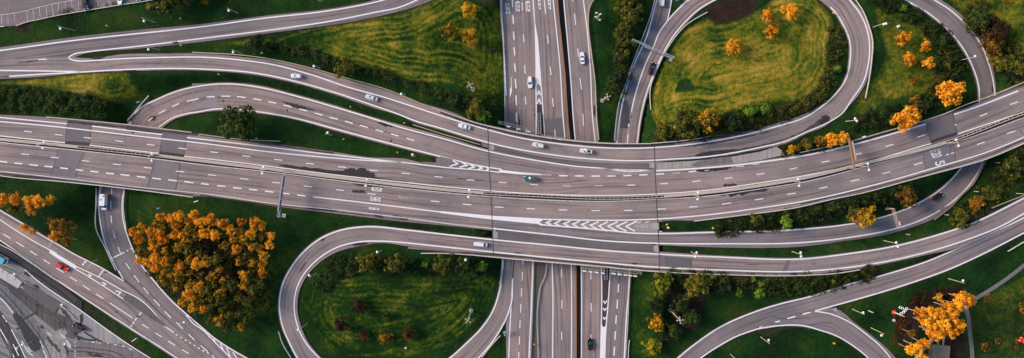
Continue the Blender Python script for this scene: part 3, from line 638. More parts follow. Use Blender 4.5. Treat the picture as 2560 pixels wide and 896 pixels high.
mark(rI, pI, [[(1650, 940)] + X4([(520, 895), (650, 790), (800, 690), (1000, 600), (1200, 535), (1387, 490)]) + X5([(300, 410), (600, 330), (850, 250), (1050, 165), (1250, 75), (1410, 0)]) + [(2560, 545), (2640, 504)],
              [(2037, 778)] + X5([(300, 525), (520, 462), (750, 390), (1000, 300), (1200, 210), (1493, 60)]) + [(2640, 541)]], 3.6)
mb = MB()
line(mb, [(1712, 925), (1751, 896)] + X4([(800, 810), (900, 755), (1050, 700)]) , 3.6, pI)
seglist(mb, 1500, 560, 2.667, [(1062, 692, 1100, 680), (1147, 662, 1200, 648), (1250, 632, 1303, 618), (1350, 603, 1387, 592)], 3.6, pI, .065)
seglist(mb, 2000, 560, 2.666, [(18, 603, 70, 590)], 3.4, pI, .065)
child(mb, rI, WHITE)
mark(rJ, pJ, [X4([(1050, 700), (1200, 678), (1387, 685)]) + X5([(120, 705), (250, 750), (350, 810), (450, 890)]) + [(2200, 935)],
              X5([(100, 582), (200, 600), (320, 650), (440, 735), (540, 820), (600, 890)]) + [(2250, 940)]], 3.4)
# lower motorway
mark(rN1, p0, [[(1251, -60), (1253, 0), (1259, 117), (1266, 240)],
               [(1331, -60), (1333, 0), (1336.5, 53.6)], [(1340, 217), (1340.5, 300), (1340, 337), (1336, 500), (1332, 656), (1328, 770), (1322.5, 896), (1320, 960)],
               [(1353.5, 217), (1359, 300), (1361.7, 341), (1372, 500), (1380.6, 659), (1382, 896), (1382, 960)],
               [(1379, -60), (1383, 0), (1390, 67), (1400, 167), (1408, 300), (1412.5, 347), (1422, 500), (1428, 663), (1428.6, 896), (1428, 960)],
               [(1284, 640), (1279, 747), (1275.6, 804), (1272, 896), (1271, 960)]], 3.2)
mb = MB()
seglist(mb, 1000, 0, 2.987, [(836, -40, 842, 55), (842, 115, 848, 180), (847, 237, 853, 298), (851, 355, 857, 415), (856, 475, 862, 537), (861, 592, 867, 662), (865, 712, 870, 787), (868, 842, 872, 910)], 3.8, p0)
seglist(mb, 1230, 260, 8.96, [(545, 195, 547, 385), (550, 545, 551, 610)], 2.8, p0, .06)
seglist(mb, 1000, 0, 2.987, [(911, 20, 915, 80), (921, 257, 926, 317), (931, 487, 935, 552), (936, 722, 940, 782), (1075, -20, 1088, 105), (1101, 263, 1107, 327), (1121, 500, 1129, 562), (1139, 735, 1146, 797)], 2.8, p0)
seglist(mb, 1230, 260, 8.96, [(762, 560, 768, 655), (1405, 580, 1418, 760)], 2.4, p0)
seglist(mb, 1000, 560, 2.667, [(820, 235, 820, 272), (816, 322, 814, 380), (811, 430, 810, 485), (806, 535, 804, 592), (801, 642, 799, 698), (797, 750, 795, 805), (793, 855, 791, 905), (1077, 300, 1078, 355), (1079, 510, 1080, 567), (1078, 720, 1078, 775)], 2.6, p0)
fillpoly(mb, Z3([(1004, 160), (1008, 160), (1032, 300), (1052, 560), (1058, 650), (1052, 650), (1033, 623), (1016, 650), (1011, 650), (1012, 500)]), p0, .06)
for q in [Z3([(1037, 682), (1024, 711), (1051, 713)]), Z3([(1038, 742), (1024, 775), (1055, 780)])]: chevron(mb, q[0], q[1], q[2], 3.2, p0, .06)
q = Z3([(832, 575), (831, 655), (824, 690), (825, 722)]); line(mb, q[:2], 1.8, p0); fillpoly(mb, Z3([(836, 640), (836, 680), (825, 724), (820, 724), (820, 668), (829, 655)]), p0, .06)
seglist(mb, 1000, 560, 2.667, [(-10, -10, -8, -8)], 1, p0)
child(mb, rN1, WHITE)
mb = MB(); z = 8.961
for t, x0_, x1_, yb, yt, lean in [("E45", 310, 210, 75, 312, 10), ("E20", 535, 436, 28, 262, 10), ("E20", 765, 664, 22, 262, 10), ("E6", 1005, 948, -10, 222, 14), ("E6", 1232, 1168, -20, 212, 14)]:
    lettering(mb, t, (1240 + (x0_ - lean)/z, yb/z), ((x1_ - x0_)/z, 2/z), (lean*1.2/z, (yt - yb)/z), p0, .06)
child(mb, rN1, WHITE, 'lettering')
mark(rN2, p0, [[(1405, -60), (1409.5, 0), (1418.5, 100), (1427, 201), (1433.6, 300), (1438, 351), (1448, 500), (1453, 667), (1453.5, 896), (1453, 960)],
               [(1455, -60), (1458.7, 0), (1467, 67), (1475.4, 167), (1482, 300), (1488, 356), (1499, 500), (1503.5, 673), (1504.5, 749), (1503, 812), (1501, 896), (1500, 960)]], 3.0)
mb = MB()
seglist(mb, 1000, 0, 2.987, [(1303, 103, 1313, 190), (1327, 363, 1333, 425), (1345, 583, 1355, 670), (1366, 850, 1371, 940), (1286, -60, 1292, 10)], 2.4, p0)
seglist(mb, 1000, 560, 2.667, [(1273, 315, 1273, 372), (1274, 528, 1275, 585), (1273, 738, 1273, 765)], 2.4, p0)
child(mb, rN2, WHITE)
mb = MB()
z = 7.725
fillpoly(mb, S(1420, 780, z, [(655, 252), (690, 300), (738, 255), (745, 262), (705, 895), (690, 1200), (620, 1200), (628, 895), (645, 262)]), p0, .08)
for ap, a, b in [((1367, 530), (1355, 513), (1380, 510)), ((1365, 577), (1354, 562), (1379, 560)), ((1363, 636), (1353, 622), (1376, 620))]:
    q = X3([ap, a, b]); chevron(mb, q[0], q[1], q[2], 3, p0, .08)
child(mb, rQ, WHITE, 'chevron_marking')
# left underpass and lower left highway
mark(rR, pR, [[(328, 300), (300, 345), (268, 420)] + X1([(672, -250), (670, 0), (702, 130), (762, 260), (830, 385)]),
              [(400, 312), (360, 360), (325, 420), (310, 475), (305, 514)] + X1([(826, 0), (860, 110), (920, 240), (1030, 385), (1140, 510), (1240, 600)]) + X2([(0, 680), (100, 765), (230, 850), (310, 895)]) + [(690, 950)],
              X1([(1240, 608), (1300, 675)]) + X2([(0, 695), (120, 810), (205, 895)]) + [(610, 930)]], 3.2)
mb = MB()
seglist(mb, 0, 280, 2.987, [(835, 570, 833, 612), (827, 665, 828, 728), (829, 775, 834, 830), (845, 885, 850, 910)], 2.6, pR)
seglist(mb, 0, 560, 2.667, [(753, 45, 767, 98), (787, 153, 803, 195), (838, 262, 866, 303), (893, 343, 928, 390), (956, 424, 991, 467), (1025, 503, 1066, 548), (1097, 583, 1140, 627), (1176, 657, 1218, 700), (1256, 735, 1298, 775), (1338, 810, 1387, 855), (1420, 885, 1470, 930)], 2.6, pR)
seglist(mb, 0, 560, 2.667, [(737, 235, 828, 190), (845, 181, 856, 175), (870, 167, 880, 162)], 3, pR)
seglist(mb, 500, 560, 2.667, [(52, 732, 62, 756), (93, 765, 103, 797), (137, 798, 155, 842), (177, 825, 200, 885), (220, 855, 245, 893)], 3.2, pR)
seglist(mb, 500, 560, 2.667, [(5, 810, 47, 845), (15, 843, 30, 851), (48, 858, 62, 866), (78, 876, 92, 884)], 2.4, pR)
seglist(mb, 0, 560, 2.667, [(840, 398, 848, 408), (858, 424, 877, 443), (885, 455, 895, 466), (908, 480, 915, 490), (932, 508, 945, 520)], 2.6, pR)
child(mb, rR, WHITE)
mark(rS, pS, [[(-80, 481), (0, 526.5), (57, 560), (94, 583), (157, 619), (172, 628), (259, 673), (309, 703)],
              [(-80, 503), (0, 550), (15, 560), (94, 609), (142, 634)],
              X1([(800, 435), (940, 510), (1050, 620), (1100, 690)]),
              X1([(510, 285), (660, 355), (800, 435)]), X1([(500, 298), (650, 390), (820, 500), (960, 590), (1160, 725)]),
              X1([(270, 300), (560, 495), (860, 690), (1165, 885)]) + [(520, 950)], [(-80, 552), (0, 601), (101, 672)]], 2.8)
mb = MB()
seglist(mb, 0, 560, 2.667, [(-60, 12, -15, 42), (22, 67, 70, 97), (110, 122, 157, 152), (198, 180, 245, 210), (290, 238, 335, 268), (377, 295, 425, 325), (465, 353, 512, 383), (553, 410, 600, 441), (641, 468, 690, 499), (732, 527, 885, 628), (948, 670, 992, 697), (1035, 727, 1080, 755), (1122, 782, 1168, 811), (1213, 838, 1260, 867)], 2.6, pS)
seglist(mb, 0, 560, 2.667, [(945, 590, 918, 620), (912, 628, 900, 645), (895, 653, 884, 669), (880, 675, 872, 688), (690, 308, 655, 355)], 3.2, pS)
seglist(mb, 0, 560, 2.667, [(1172, 738, 1184, 744), (1202, 755, 1214, 762), (1232, 773, 1244, 780), (1262, 791, 1274, 797), (1290, 808, 1302, 814), (1320, 826, 1332, 832), (1350, 843, 1364, 848), (1378, 857, 1390, 862)], 2.8, pS, .07)
fillpoly(mb, X1([(330, 175), (400, 213), (500, 272), (515, 290), (500, 298), (470, 285), (370, 222), (330, 194)]), pS, .07)
for ap, a, b in [((608, 346), (588, 336), (592, 352)), ((706, 402), (680, 390), (686, 412)), ((806, 456), (770, 448), (788, 474))]:
    q = X1([ap, a, b]); chevron(mb, q[0], q[1], q[2], 2.8, pS, .07)
child(mb, rS, WHITE)
mb = MB()
for cx, cy in [(124, 612), (221, 667)]:
    lettering(mb, "BUSS", (cx + 4, cy - 8), (-9, 13), (5.5, 3.6), pS)
child(mb, rS, FAINT, 'lettering')
mark(rT, pT, [X1([(165, 305), (215, 350), (540, 580), (850, 800), (1000, 895)]) + [(450, 945)]], 2.4)
mark(rT, pT, [X1([(0, 495), (40, 535), (90, 600)]), X1([(0, 700), (50, 790), (95, 895)]), X1([(75, 705), (120, 790), (170, 895)]), [(0, 625), (100, 690), (138, 703)][:0] or X1([(145, 780), (185, 850), (220, 880)])], 2.4)
mb = MB()
seglist(mb, 0, 560, 2.667, [(15, 610, 47, 655), (88, 803, 125, 880), (265, 780, 275, 800), (278, 805, 290, 830), (290, 840, 300, 870), (302, 875, 312, 900), (610, 789, 628, 790), (660, 793, 676, 794), (712, 798, 728, 800), (762, 805, 778, 807), (812, 815, 830, 818), (862, 832, 880, 838)], 2.4, pT)
for y in (790, 815, 850, 865, 882): seglist(mb, 0, 560, 2.667, [(497, y, 506, y)], 2.4, pT)
child(mb, rT, WHITE)
# stalls of the parking lot
mb = MB()
for s in [[(-250, 250), (0, 240), (230, 210), (430, 170), (640, 115), (840, 68), (1040, 28), (1200, 0), (1500, -60)]]: line(mb, S(0, 0, 6.4, s), 1.2, pLot)
seglist(mb, 0, 0, 6.4, [(20, 240, 30, 400), (125, 225, 130, 390), (230, 210, 232, 340), (430, 170, 442, 345), (525, 145, 540, 310), (630, 118, 645, 290), (735, 95, 752, 280), (835, 70, 855, 250), (935, 55, 945, 205), (1040, 35, 1055, 195), (1145, 10, 1160, 185), (1250, 10, 1265, 165), (1560, -30, 1570, 100), (1740, -60, 1750, 70)], 1.1, pLot)
child(mb, rL, WORN)

# --- repairs, joints and stains in the paving
def patchset(parent, prof, material, polys, lift=.03, name='asphalt_patch'):
    mb = MB()
    for p in polys: fillpoly(mb, p, prof, lift)
    child(mb, parent, material, name)
patchset(rD, pD, PATCH, [Y1([(503, 60), (690, 78), (672, 246), (488, 226)]), Y1([(1215, 152), (1398, 172), (1375, 330), (1192, 308)]), Y5([(940, 85), (1150, 12), (1175, 165), (975, 232)])])
patchset(rD, pD, asphalt("patch_very_dark", (.05, .05, .058), .3), [Y1([(490, 218), (670, 230), (668, 250), (487, 234)]), Y1([(1195, 295), (1375, 318), (1372, 333), (1190, 312)]), Y5([(975, 215), (1170, 150), (1178, 172), (978, 236)])], .034)
patchset(rE, pD, asphalt("patch_slight", (.205, .180, .178), .35), [Y1([(435, 278), (640, 300), (570, 490), (375, 470)]), Y1([(1150, 355), (1345, 380), (1310, 590), (1095, 570)]), Y5([(920, 308), (1130, 246), (1165, 368), (940, 440)])])
patchset(rG2, pG2, asphalt("patch_grey", (.125, .12, .13), .3), [S(1540, 540, 5.6, [(683, 562), (1068, 592), (1066, 728), (683, 708)])])
patchset(rG2, pG2, PATCH, [S(1540, 540, 5.6, [(612, 552), (680, 556), (680, 706), (614, 702)]), X4([(1247, 232), (1275, 232), (1240, 335), (1212, 330)])], .028)
patchset(rC, pC, asphalt("patch_light", (.26, .235, .24), .2), [Z2([(-60, 625), (125, 622), (128, 806), (-60, 815)])])
patchset(rN1, p0, PATCH, [S(1230, 260, 8.96, [(1150, 325), (1590, 315), (1640, 790), (1210, 760)])])
patchset(rQ, p0, asphalt("patch_greyish", (.14, .137, .15), .35), [Z4([(388, 150), (470, 210), (330, 470), (235, 760), (222, 890), (150, 893), (172, 765), (215, 620), (275, 455), (345, 300)])])
stains = {rD: (pD, [(700, 413, 960, 449, 9), (860, 428, 940, 440, 20), (1740, 428, 1830, 419, 9), (1140, 446, 1210, 452, 2.5), (1806, 464, 1842, 462, 7), (1700, 482, 1716, 481, 4), (1750, 424, 1790, 421, 8)]),
          rE: (pD, [(880, 478, 915, 481, 8), (760, 519, 850, 527, 7), (935, 538, 960, 544, 6), (980, 540, 1020, 548, 6), (1790, 487, 1920, 474, 14), (1650, 556, 1668, 553, 5), (880, 460, 960, 470, 4)]),
          rC: (pC, [(705, 255, 790, 278, 5), (725, 262, 760, 272, 9), (945, 307, 985, 316, 9), (556, 253, 560, 253, 6), (716, 276, 720, 276, 6), (976, 352, 980, 352, 6), (374, 300, 390, 292, 12)]),
          rB: (pB, [(45, 158, 110, 150, 2.5), (228, 147, 262, 143, 8), (240, 181, 268, 180, 4), (305, 177, 340, 176, 4), (430, 108, 445, 106, 5), (1735, 390, 1850, 374, 8), (1560, 365, 1570, 365, 3), (2050, 310, 2075, 292, 20), (1640, 363, 1900, 330, 5)]),
          rN1: (p0, [(1297, 262, 1297, 263, 6), (1296, 50, 1297, 51, 5), (1338, 285, 1338, 290, 6), (1297, 285, 1300, 330, 3), (1272, 678, 1273, 679, 4)]),
          rN2: (p0, [(1486, 262, 1487, 292, 6)]),
          rF: (pF, [(2480, 215, 2484, 232, 6), (1628, 612, 1640, 612, 4), (1780, 581, 1800, 580, 2)]),
          rG: (pG, [(800, 602, 812, 598, 4), (765, 655, 750, 680, 3), (880, 612, 920, 609, 7)]), rG2: (pG2, [(1580, 660, 1592, 660, 5), (1284, 632, 1305, 634, 3), (2030, 660, 2040, 660, 2), (1860, 662, 1900, 663, 1.6)]),
          rI: (pI, [(2190, 734, 2198, 733, 6), (1990, 752, 2015, 745, 5)]),
          rT: (pT, [(85, 713, 97, 722, 9), (64, 744, 68, 746, 5), (90, 762, 98, 766, 6), (100, 815, 110, 822, 5), (185, 830, 200, 850, 9), (60, 682, 78, 690, 10), (201, 787, 204, 810, 6), (235, 887, 258, 893, 9)]),
          rS: (pS, [(289, 780, 292, 781, 5)])}
sd_ = 1
for par, (pf, L_) in stains.items():
    mb = MB()
    for (a, b, c, d, wd_) in L_: blob(mb, a, b, c, d, wd_, pf, .038 + .0007 * (sd_ % 9), sd_); sd_ += 1
    child(mb, par, ASPX, 'stain')
wet = MB()
for i, p in enumerate([Y4([(700, 330), (760, 300), (860, 290), (980, 288), (1080, 270), (1250, 235), (1400, 190), (1553, 120)]) + [(2050, 298), (2068, 288), (2074, 300), (2060, 312), (2020, 331)] + Y4([(1400, 225), (1200, 275), (1000, 315), (850, 335), (740, 345)]),
                       Y4([(560, 262), (700, 243), (1000, 193), (1300, 118), (1553, 33), (1553, 50), (1300, 140), (1000, 210), (700, 258)])]):
    q = spline(p + [p[0]], 5); rn_ = np.random.default_rng(i); q = q + np.repeat(rn_.normal(size=(len(q) // 2 + 1, 2)) * .8, 2, axis=0)[:len(q)]
    fillpoly(wet, q[:-1], pB, .034)
child(wet, rB, asphalt('asphalt_damp', (.075, .068, .072), .5), 'damp_patch')
wet = MB(); fillpoly(wet, Z4([(175, 760), (160, 860), (150, 960), (215, 960), (225, 890), (218, 800), (200, 740)]), p0, .036); child(wet, rQ, asphalt('asphalt_damp', (.075, .068, .072), .5), 'damp_patch')
wet = MB(); fillpoly(wet, Y1([(905, 108), (960, 106), (1215, 138), (1210, 160), (1010, 150), (990, 165), (975, 148)]), pD, .03); fillpoly(wet, Y2([(580, 402), (900, 438), (1100, 440), (1200, 452), (1260, 485), (1553, 518), (1553, 524), (1100, 478), (800, 448)]), pD, .03); child(wet, rD, asphalt('asphalt_damp_soft', (.062, .052, .050), .5), 'damp_patch')
gut = asphalt('gutter_grime', (.07, .058, .052), .5)
for par, pf, ls in ((rB, pB, [(Y3([(300, 0), (420, 45), (560, 92), (660, 118), (900, 176), (1200, 222), (1553, 253)]) + Y4([(380, 252), (560, 240)]), 6.0)]),
                    (rG2, pG2, [(X3([(150, 192), (620, 206), (1000, 240), (1387, 277)]) + X4([(200, 292), (400, 306)]), 5.0), (X4([(400, 306), (800, 325), (1387, 330)]), 2.2)]),
                    (rD, pD, [(Y1([(505, 74), (700, 92), (1000, 122), (1480, 172)]), 5.5), (Y4([(1300, 300), (1553, 316)])[:0] + Y5([(0, 322), (360, 240), (700, 145), (930, 72)]), 5.0), (Y1([(0, 186), (485, 238)]), 2.2), (Y2([(0, 172), (300, 212), (640, 258), (1000, 310)]), 4.0)]),
                    (rE, pD, [(Y1([(0, 460), (500, 512), (1100, 580), (1440, 620)]), 4.0), (Y5([(0, 690), (500, 575), (1000, 445), (1400, 325), (1673, 212)]), 3.0), (Y2([(0, 622), (590, 700), (1000, 745), (1553, 810)]), 2.5)])):
    g_ = MB()
    for l, w_ in ls:
        p_ = spline(l, 5); rn_ = np.random.default_rng(len(l)); wv_ = np.convolve(rn_.normal(size=len(p_) + 4), np.ones(5) / 5, 'valid')
        a_ = offset(p_, w_ / 2) + 0; b_ = offset(p_, -w_ / 2); k_ = (1 + wv_ * .45)[:, None]; a_ = p_ + (a_ - p_) * k_; b_ = p_ + (b_ - p_) * (1 + np.roll(wv_, 7) * .45)[:, None]
        z_ = pf(p_) + .032; xa_, ya_ = P(a_[:, 0], a_[:, 1], z_); xb_, yb_ = P(b_[:, 0], b_[:, 1], z_)
        s_ = arclen(p_) / 6.6
        g_.quad_grid([[(xa_[i], ya_[i], z_[i]), (xb_[i], yb_[i], z_[i])] for i in range(len(p_))], [[(0, s_[i]), (w_ / 6.6, s_[i])] for i in range(len(p_))])
    child(g_, par, gut, 'gutter')
mb = MB()
for l in [Y1([(500, 85), (490, 230)]), Y1([(685, 80), (668, 250)]), Y1([(1215, 165), (1190, 312)]), Y1([(1396, 185), (1372, 333)]), Y5([(940, 88), (965, 180), (980, 235)]), Y5([(1140, 5), (1160, 120), (1180, 160)])]: line(mb, l, 1.3, pD, .042)
child(mb, rD, ASPX, 'seam')
mb = MB()
for l in [Y1([(435, 278), (405, 400), (380, 470)]), Y1([(625, 300), (595, 370), (562, 490)]), Y1([(1150, 355), (1125, 480), (1095, 575)]), Y1([(1345, 382), (1325, 500), (1310, 590)]), Y5([(920, 308), (938, 440)]), Y5([(1118, 250), (1128, 310)]), Y5([(1145, 240), (1165, 370)]), Y5([(1640, 130), (1668, 170)]), Y1([(375, 412), (600, 436)])]: line(mb, l, 1.1, pD, .042)
child(mb, rE, ASPX, 'seam')

# ================================================================== THE BRIDGES
STEEL = mat("galvanised_steel", (.50, .50, .50), .45, .3)
BEIGE = mat("barrier_beige", (.56, .46, .36), .7)
CREAM = mat("parapet_cream", (.62, .56, .50), .6)
RUST = mat("rusty_rail", (.30, .135, .05), .8)
DARKC = mat("joint_dark", (.03, .03, .032), .8)
CONCM = mat("bridge_concrete", (.30, .28, .25), .85)
bridge = empty('motorway_bridge', P3(1435, 500, 0), 0, "wide concrete motorway bridge crossing over the lower motorway at the centre", "bridge")
bl = Vector(bridge.location)
def build_in(mb, name, m, root):
    o = mb.build(name, m); l = Vector(root.location)
    for v in o.data.vertices: v.co -= l
    o.parent = root; return o
mb = MB()
top = [(1219, 313), (1262, 322), (1301, 331), (1402, 346), (1520, 357), (1580, 359), (1627, 359.5), (1640, 359)]
bot = [(1233, 643), (1300, 650), (1400, 659), (1520, 669), (1600, 676), (1649, 680)]
t_ = resample(spline(top), 30); b_ = resample(spline(bot), 30)
for zz in (DK - .02,):
    xt, yt = P(t_[:, 0], t_[:, 1], zz); xb, yb = P(b_[:, 0], b_[:, 1], zz)
    mb.quad_grid([[(xt[i], yt[i], zz - 1.2), (xt[i], yt[i], zz), (xb[i], yb[i], zz), (xb[i], yb[i], zz - 1.2), (xt[i], yt[i], zz - 1.2)] for i in range(30)])
build_in(mb, 'deck', CONCM, bridge)
for px0 in (1244, 1348, 1431, 1512, 1606):
    for py0 in (380, 430, 480, 530, 580, 630):
        mb = MB(); q = P3(px0 + (py0 - 500) * .02, py0, 0); mb.tube(q, q + Vector((0, 0, DK - 1.15)), .55, n=12); build_in(mb, 'pier', CONCM, bridge)
for l in [[(1219, 313.5), (1221.5, 370), (1223.6, 427), (1228, 500), (1231, 574.6), (1234, 642)], [(1635.6, 359), (1637.5, 420), (1640.5, 490), (1645.6, 580), (1649, 678)]]:
    mb = MB(); line(mb, l, 2.1, pD, .08); build_in(mb, 'expansion_joint', mat('joint_steel', (.07, .065, .065), .7), bridge)
def parapet(pts, prof, h=.9, wd=.32, base=0.0, mb=None):
    p = spline(pts, 7); z = prof(p) + base; x, y = P(p[:, 0], p[:, 1], z + h)
    mb = mb or MB(); c = np.stack([x, y], 1); a = offset(c, wd / 2); b = offset(c, -wd / 2)
    mb.quad_grid([[(a[i][0], a[i][1], z[i] - .5), (a[i][0], a[i][1], z[i] + h), (b[i][0], b[i][1], z[i] + h), (b[i][0], b[i][1], z[i] - .5)] for i in range(len(p))])
    return mb
mb = parapet(Y3([(240, -30), (420, 33), (560, 80), (660, 106), (900, 160), (1200, 206), (1553, 236)]) + Y4([(380, 238)]), pD, 1.0, .3); build_in(mb, 'parapet', CREAM, bridge)
mb = parapet([(1180, 638)] + X3([(620, 222), (1000, 257), (1387, 290)]) + X4([(200, 305), (400, 321)]), pD, 1.0, .3); build_in(mb, 'parapet', CREAM, bridge)
for nm, lab, rows_, in (("motorway_bridge", "short bridge of the motorway over the underpass road at the left", [((255, 306), (268, 462)), ((398, 322), (392, 482))]),
                        ("motorway_bridge", "short bridge of the motorway over the curving ramp at the right", [((2434, 272), (2424, 388)), ((2510, 238), (2504, 350))])):
    br = empty(nm, P3(*(np.mean([r[0] for r in rows_] + [r[1] for r in rows_], axis=0)), 0), 0, lab, "bridge")
    for (a, b) in rows_:
        mb = MB(); A = P3(a[0], a[1], 5.5); B = P3(b[0], b[1], 5.5); d = (B - A).normalized(); n = Vector((-d.y, d.x, 0)) * .4
        mb.v = [tuple(q + Vector((0, 0, zz))) for zz in (-6.2, 0) for q in (A + n, A - n, B - n, B + n)]
        mb.f = [(0,1,2,3), (7,6,5,4), (0,4,5,1), (1,5,6,2), (2,6,7,3), (3,7,4,0)]
        build_in(mb, 'abutment', CONCM, br)

# ================================================================== THE GROUND
def build_ground():
    xs = np.concatenate([[-4000, -1500, -700, -400, -310], np.arange(-264, 264.1, 1.0), [310, 400, 700, 1500, 4000]])
    ys = np.concatenate([[-4000, -1500, -700, -300, -180], np.arange(-130, 130.1, 1.0), [180, 300, 700, 1500, 4000]])
    X, Y = np.meshgrid(xs, ys); pts = np.stack([X.ravel(), Y.ravel()], 1).astype(np.float32)
    gs = np.array(GROUND_SAMPLES, np.float32); ok = gs[gs[:, 4] > 0]
    Z = np.zeros(len(pts)); CL = np.full(len(pts), 1e3); ED = np.zeros(len(pts))
    for i in range(0, len(pts), 4000):
        q = pts[i:i+4000]
        d = np.sqrt((q[:, None, 0] - ok[None, :, 0])**2 + (q[:, None, 1] - ok[None, :, 1])**2) - ok[None, :, 3]
        dd = np.maximum(d, 0); wt = 1 / (dd + .7)**3.2
        Z[i:i+4000] = (wt * ok[None, :, 2]).sum(1) / wt.sum(1); ED[i:i+4000] = d.min(1)
        d2 = np.sqrt((q[:, None, 0] - gs[None, :, 0])**2 + (q[:, None, 1] - gs[None, :, 1])**2) - gs[None, :, 3]
        CL[i:i+4000] = np.where(d2 < 1.3, gs[None, :, 2] - .22, 1e3).min(1)
    Z = Z - .12
    Z = np.minimum(Z, CL)
    ny, nx = X.shape
    far = np.maximum(np.abs(pts[:, 0]) - 266, np.abs(pts[:, 1]) - 133); Z = np.where(far > 0, np.minimum(Z, 3.0), Z)
    return xs, ys, X, Y, Z.reshape(ny, nx), ED.reshape(ny, nx)
gx, gy, GX, GY, GZ, GE = build_ground()
def ground_z(x, y):
    i = min(max(int(np.searchsorted(gx, x)) - 1, 0), len(gx) - 2); j = min(max(int(np.searchsorted(gy, y)) - 1, 0), len(gy) - 2)
    u = (x - gx[i]) / (gx[i+1] - gx[i]); v = (y - gy[j]) / (gy[j+1] - gy[j])
    return float(GZ[j, i]*(1-u)*(1-v) + GZ[j, i+1]*u*(1-v) + GZ[j+1, i]*(1-u)*v + GZ[j+1, i+1]*u*v)
def G3(px, py, up=0.0):
    """the ground point under the photo pixel of something 'up' metres above the ground"""
    z = 3.0
    for _ in range(4):
        x, y = P(px, py, z + up); z = ground_z(float(x), float(y))
    return Vector((float(x), float(y), z))

# areas of grass by how they are kept, outlined in the photo
MOWN = [  # (outline, strength, hue 0 green..1 golden)
    ([(560, 112), (700, 88), (870, 60), (960, 44), (1060, 14), (1120, -20), (1238, -20), (1243, 232), (1200, 250), (1150, 220), (1050, 205), (960, 185), (880, 158), (780, 138), (680, 120)], .75, .60),
    ([(1748, 58), (1775, 48), (1800, 58), (1850, 48), (1905, 25), (1960, -10), (2045, 5), (2078, 55), (2062, 110), (2062, 170), (2040, 215), (2000, 245), (1920, 258), (1850, 270), (1780, 292), (1720, 290), (1640, 302), (1640, 240), (1655, 175), (1690, 120), (1720, 75)], .95, .92),
    ([(770, 700), (800, 688), (860, 692), (960, 688), (1100, 695), (1215, 690), (1240, 704), (1222, 762), (1160, 835), (1100, 872), (1000, 893), (850, 893), (790, 850), (757, 790)], .75, .34),
    ([(15, 210), (120, 200), (330, 190), (405, 188), (340, 225), (285, 256), (230, 240), (150, 222), (80, 216)], .8, .8),
    ([(2190, 20), (2215, 10), (2290, 55), (2335, 105), (2345, 170), (2320, 225), (2270, 238), (2200, 240), (2190, 225), (2215, 130), (2200, 70)], .7, .75),
    ([(2370, -30), (2640, -60), (2640, 160), (2545, 130), (2500, 60), (2430, 40)], .75, .75),
    ([(2436, 756), (2480, 725), (2560, 682), (2640, 640), (2640, 960), (2440, 960), (2440, 896)], .6, .38),
    ([(335, 515), (420, 518), (560, 545), (360, 548), (335, 560)], .5, .5),
    ([(1522, -20), (1545, -20), (1530, 120), (1512, 200), (1520, 120)], .55, .4),
    ([(1608, 700), (1625, 700), (1622, 896), (1605, 896)], .45, .45),
    ([(790, 545), (900, 545), (800, 580), (700, 690), (690, 650)], .25, .4),
    ([(560, 700), (690, 640), (695, 800), (640, 850)], .25, .5),
    ([(1800, 880), (1840, 850), (1920, 830), (2020, 825), (2100, 865), (2140, 920), (1960, 920)], .45, .5),
    ([(240, 100), (330, 95), (640, 100), (560, 128), (330, 122), (250, 135)], .3, .5),
    ([(520, 0), (560, -20), (700, -20), (600, 20)], .2, .5),
    ([(2110, 330), (2140, 250), (2160, 200), (2190, 210), (2200, 250), (2120, 340), (1990, 390), (1950, 385)], .45, .5),
]
DIRT = [([(2440, 756), (2480, 728), (2560, 684), (2640, 640), (2640, 960), (2440, 960)], .43), ([(2400, -30), (2640, -60), (2640, 150), (2550, 130), (2500, 50)], .34), ([(1760, 28), (1790, 5), (1870, -10), (1900, -12), (1890, 25), (1850, 50), (1800, 55), (1775, 45)], .95),
        ([(45, 62), (70, 58), (90, 66), (75, 85), (50, 85)], .9), ([(56, 60), (70, 58), (80, 72), (68, 80), (56, 76)], .9),
        ([(1698, 200), (1722, 210), (1732, 222), (1725, 226), (1696, 219)], .6),
        ([(1174, 216), (1190, 213), (1196, 226), (1184, 236), (1174, 232)], .8),
        ([(1499, 240), (1510, 238), (1514, 252), (1502, 262), (1497, 254)], .7),
        ([(1168, 774), (1184, 770), (1190, 782), (1178, 790), (1168, 786)], .7),
        ([(2262, 760), (2310, 740), (2395, 715), (2400, 740), (2350, 760), (2300, 790), (2285, 850), (2250, 850), (2235, 815), (2240, 795)], .9),
        ([(2320, 850), (2385, 800), (2412, 780), (2415, 896), (2400, 960), (2320, 960)], .9),
        ([(470, 600), (520, 580), (600, 600), (640, 640), (640, 700), (560, 740), (500, 700), (460, 640)], .9),
        ([(575, 700), (640, 690), (650, 740), (560, 745)], .7),
        ([(2300, 145), (2345, 160), (2330, 195), (2290, 190)], .4), ([(2240, 100), (2330, 110), (2340, 180), (2290, 170), (2240, 130)], .35),
        ([(2530, 790), (2560, 785), (2570, 830), (2535, 825)], .55), ([(2450, 860), (2475, 858), (2480, 880), (2455, 882)], .5), ([(2500, 760), (2560, 750), (2560, 780), (2510, 785)], .35),
        ([(1660, 690), (1700, 690), (1760, 740), (1740, 830), (1680, 830), (1665, 760)], .8)]
def poly_sd(pts, X, Y):
    """signed distance, positive inside"""
    q = np.array(pts, float); x, y = P(q[:, 0], q[:, 1], 3.0); n = len(x)
    d = np.full(X.shape, 1e9); ins = np.zeros(X.shape, bool)
    for i in range(n):
        ax, ay, bx, by = x[i], y[i], x[(i+1) % n], y[(i+1) % n]; dx, dy = bx - ax, by - ay
        t = np.clip(((X - ax)*dx + (Y - ay)*dy) / (dx*dx + dy*dy + 1e-9), 0, 1)
        d = np.minimum(d, np.hypot(X - ax - t*dx, Y - ay - t*dy))
        ins ^= ((ay > Y) != (by > Y)) & (X < (bx - ax) * (Y - ay) / ((by - ay) if abs(by - ay) > 1e-9 else 1e-9) + ax)
    return np.where(ins, d, -d)
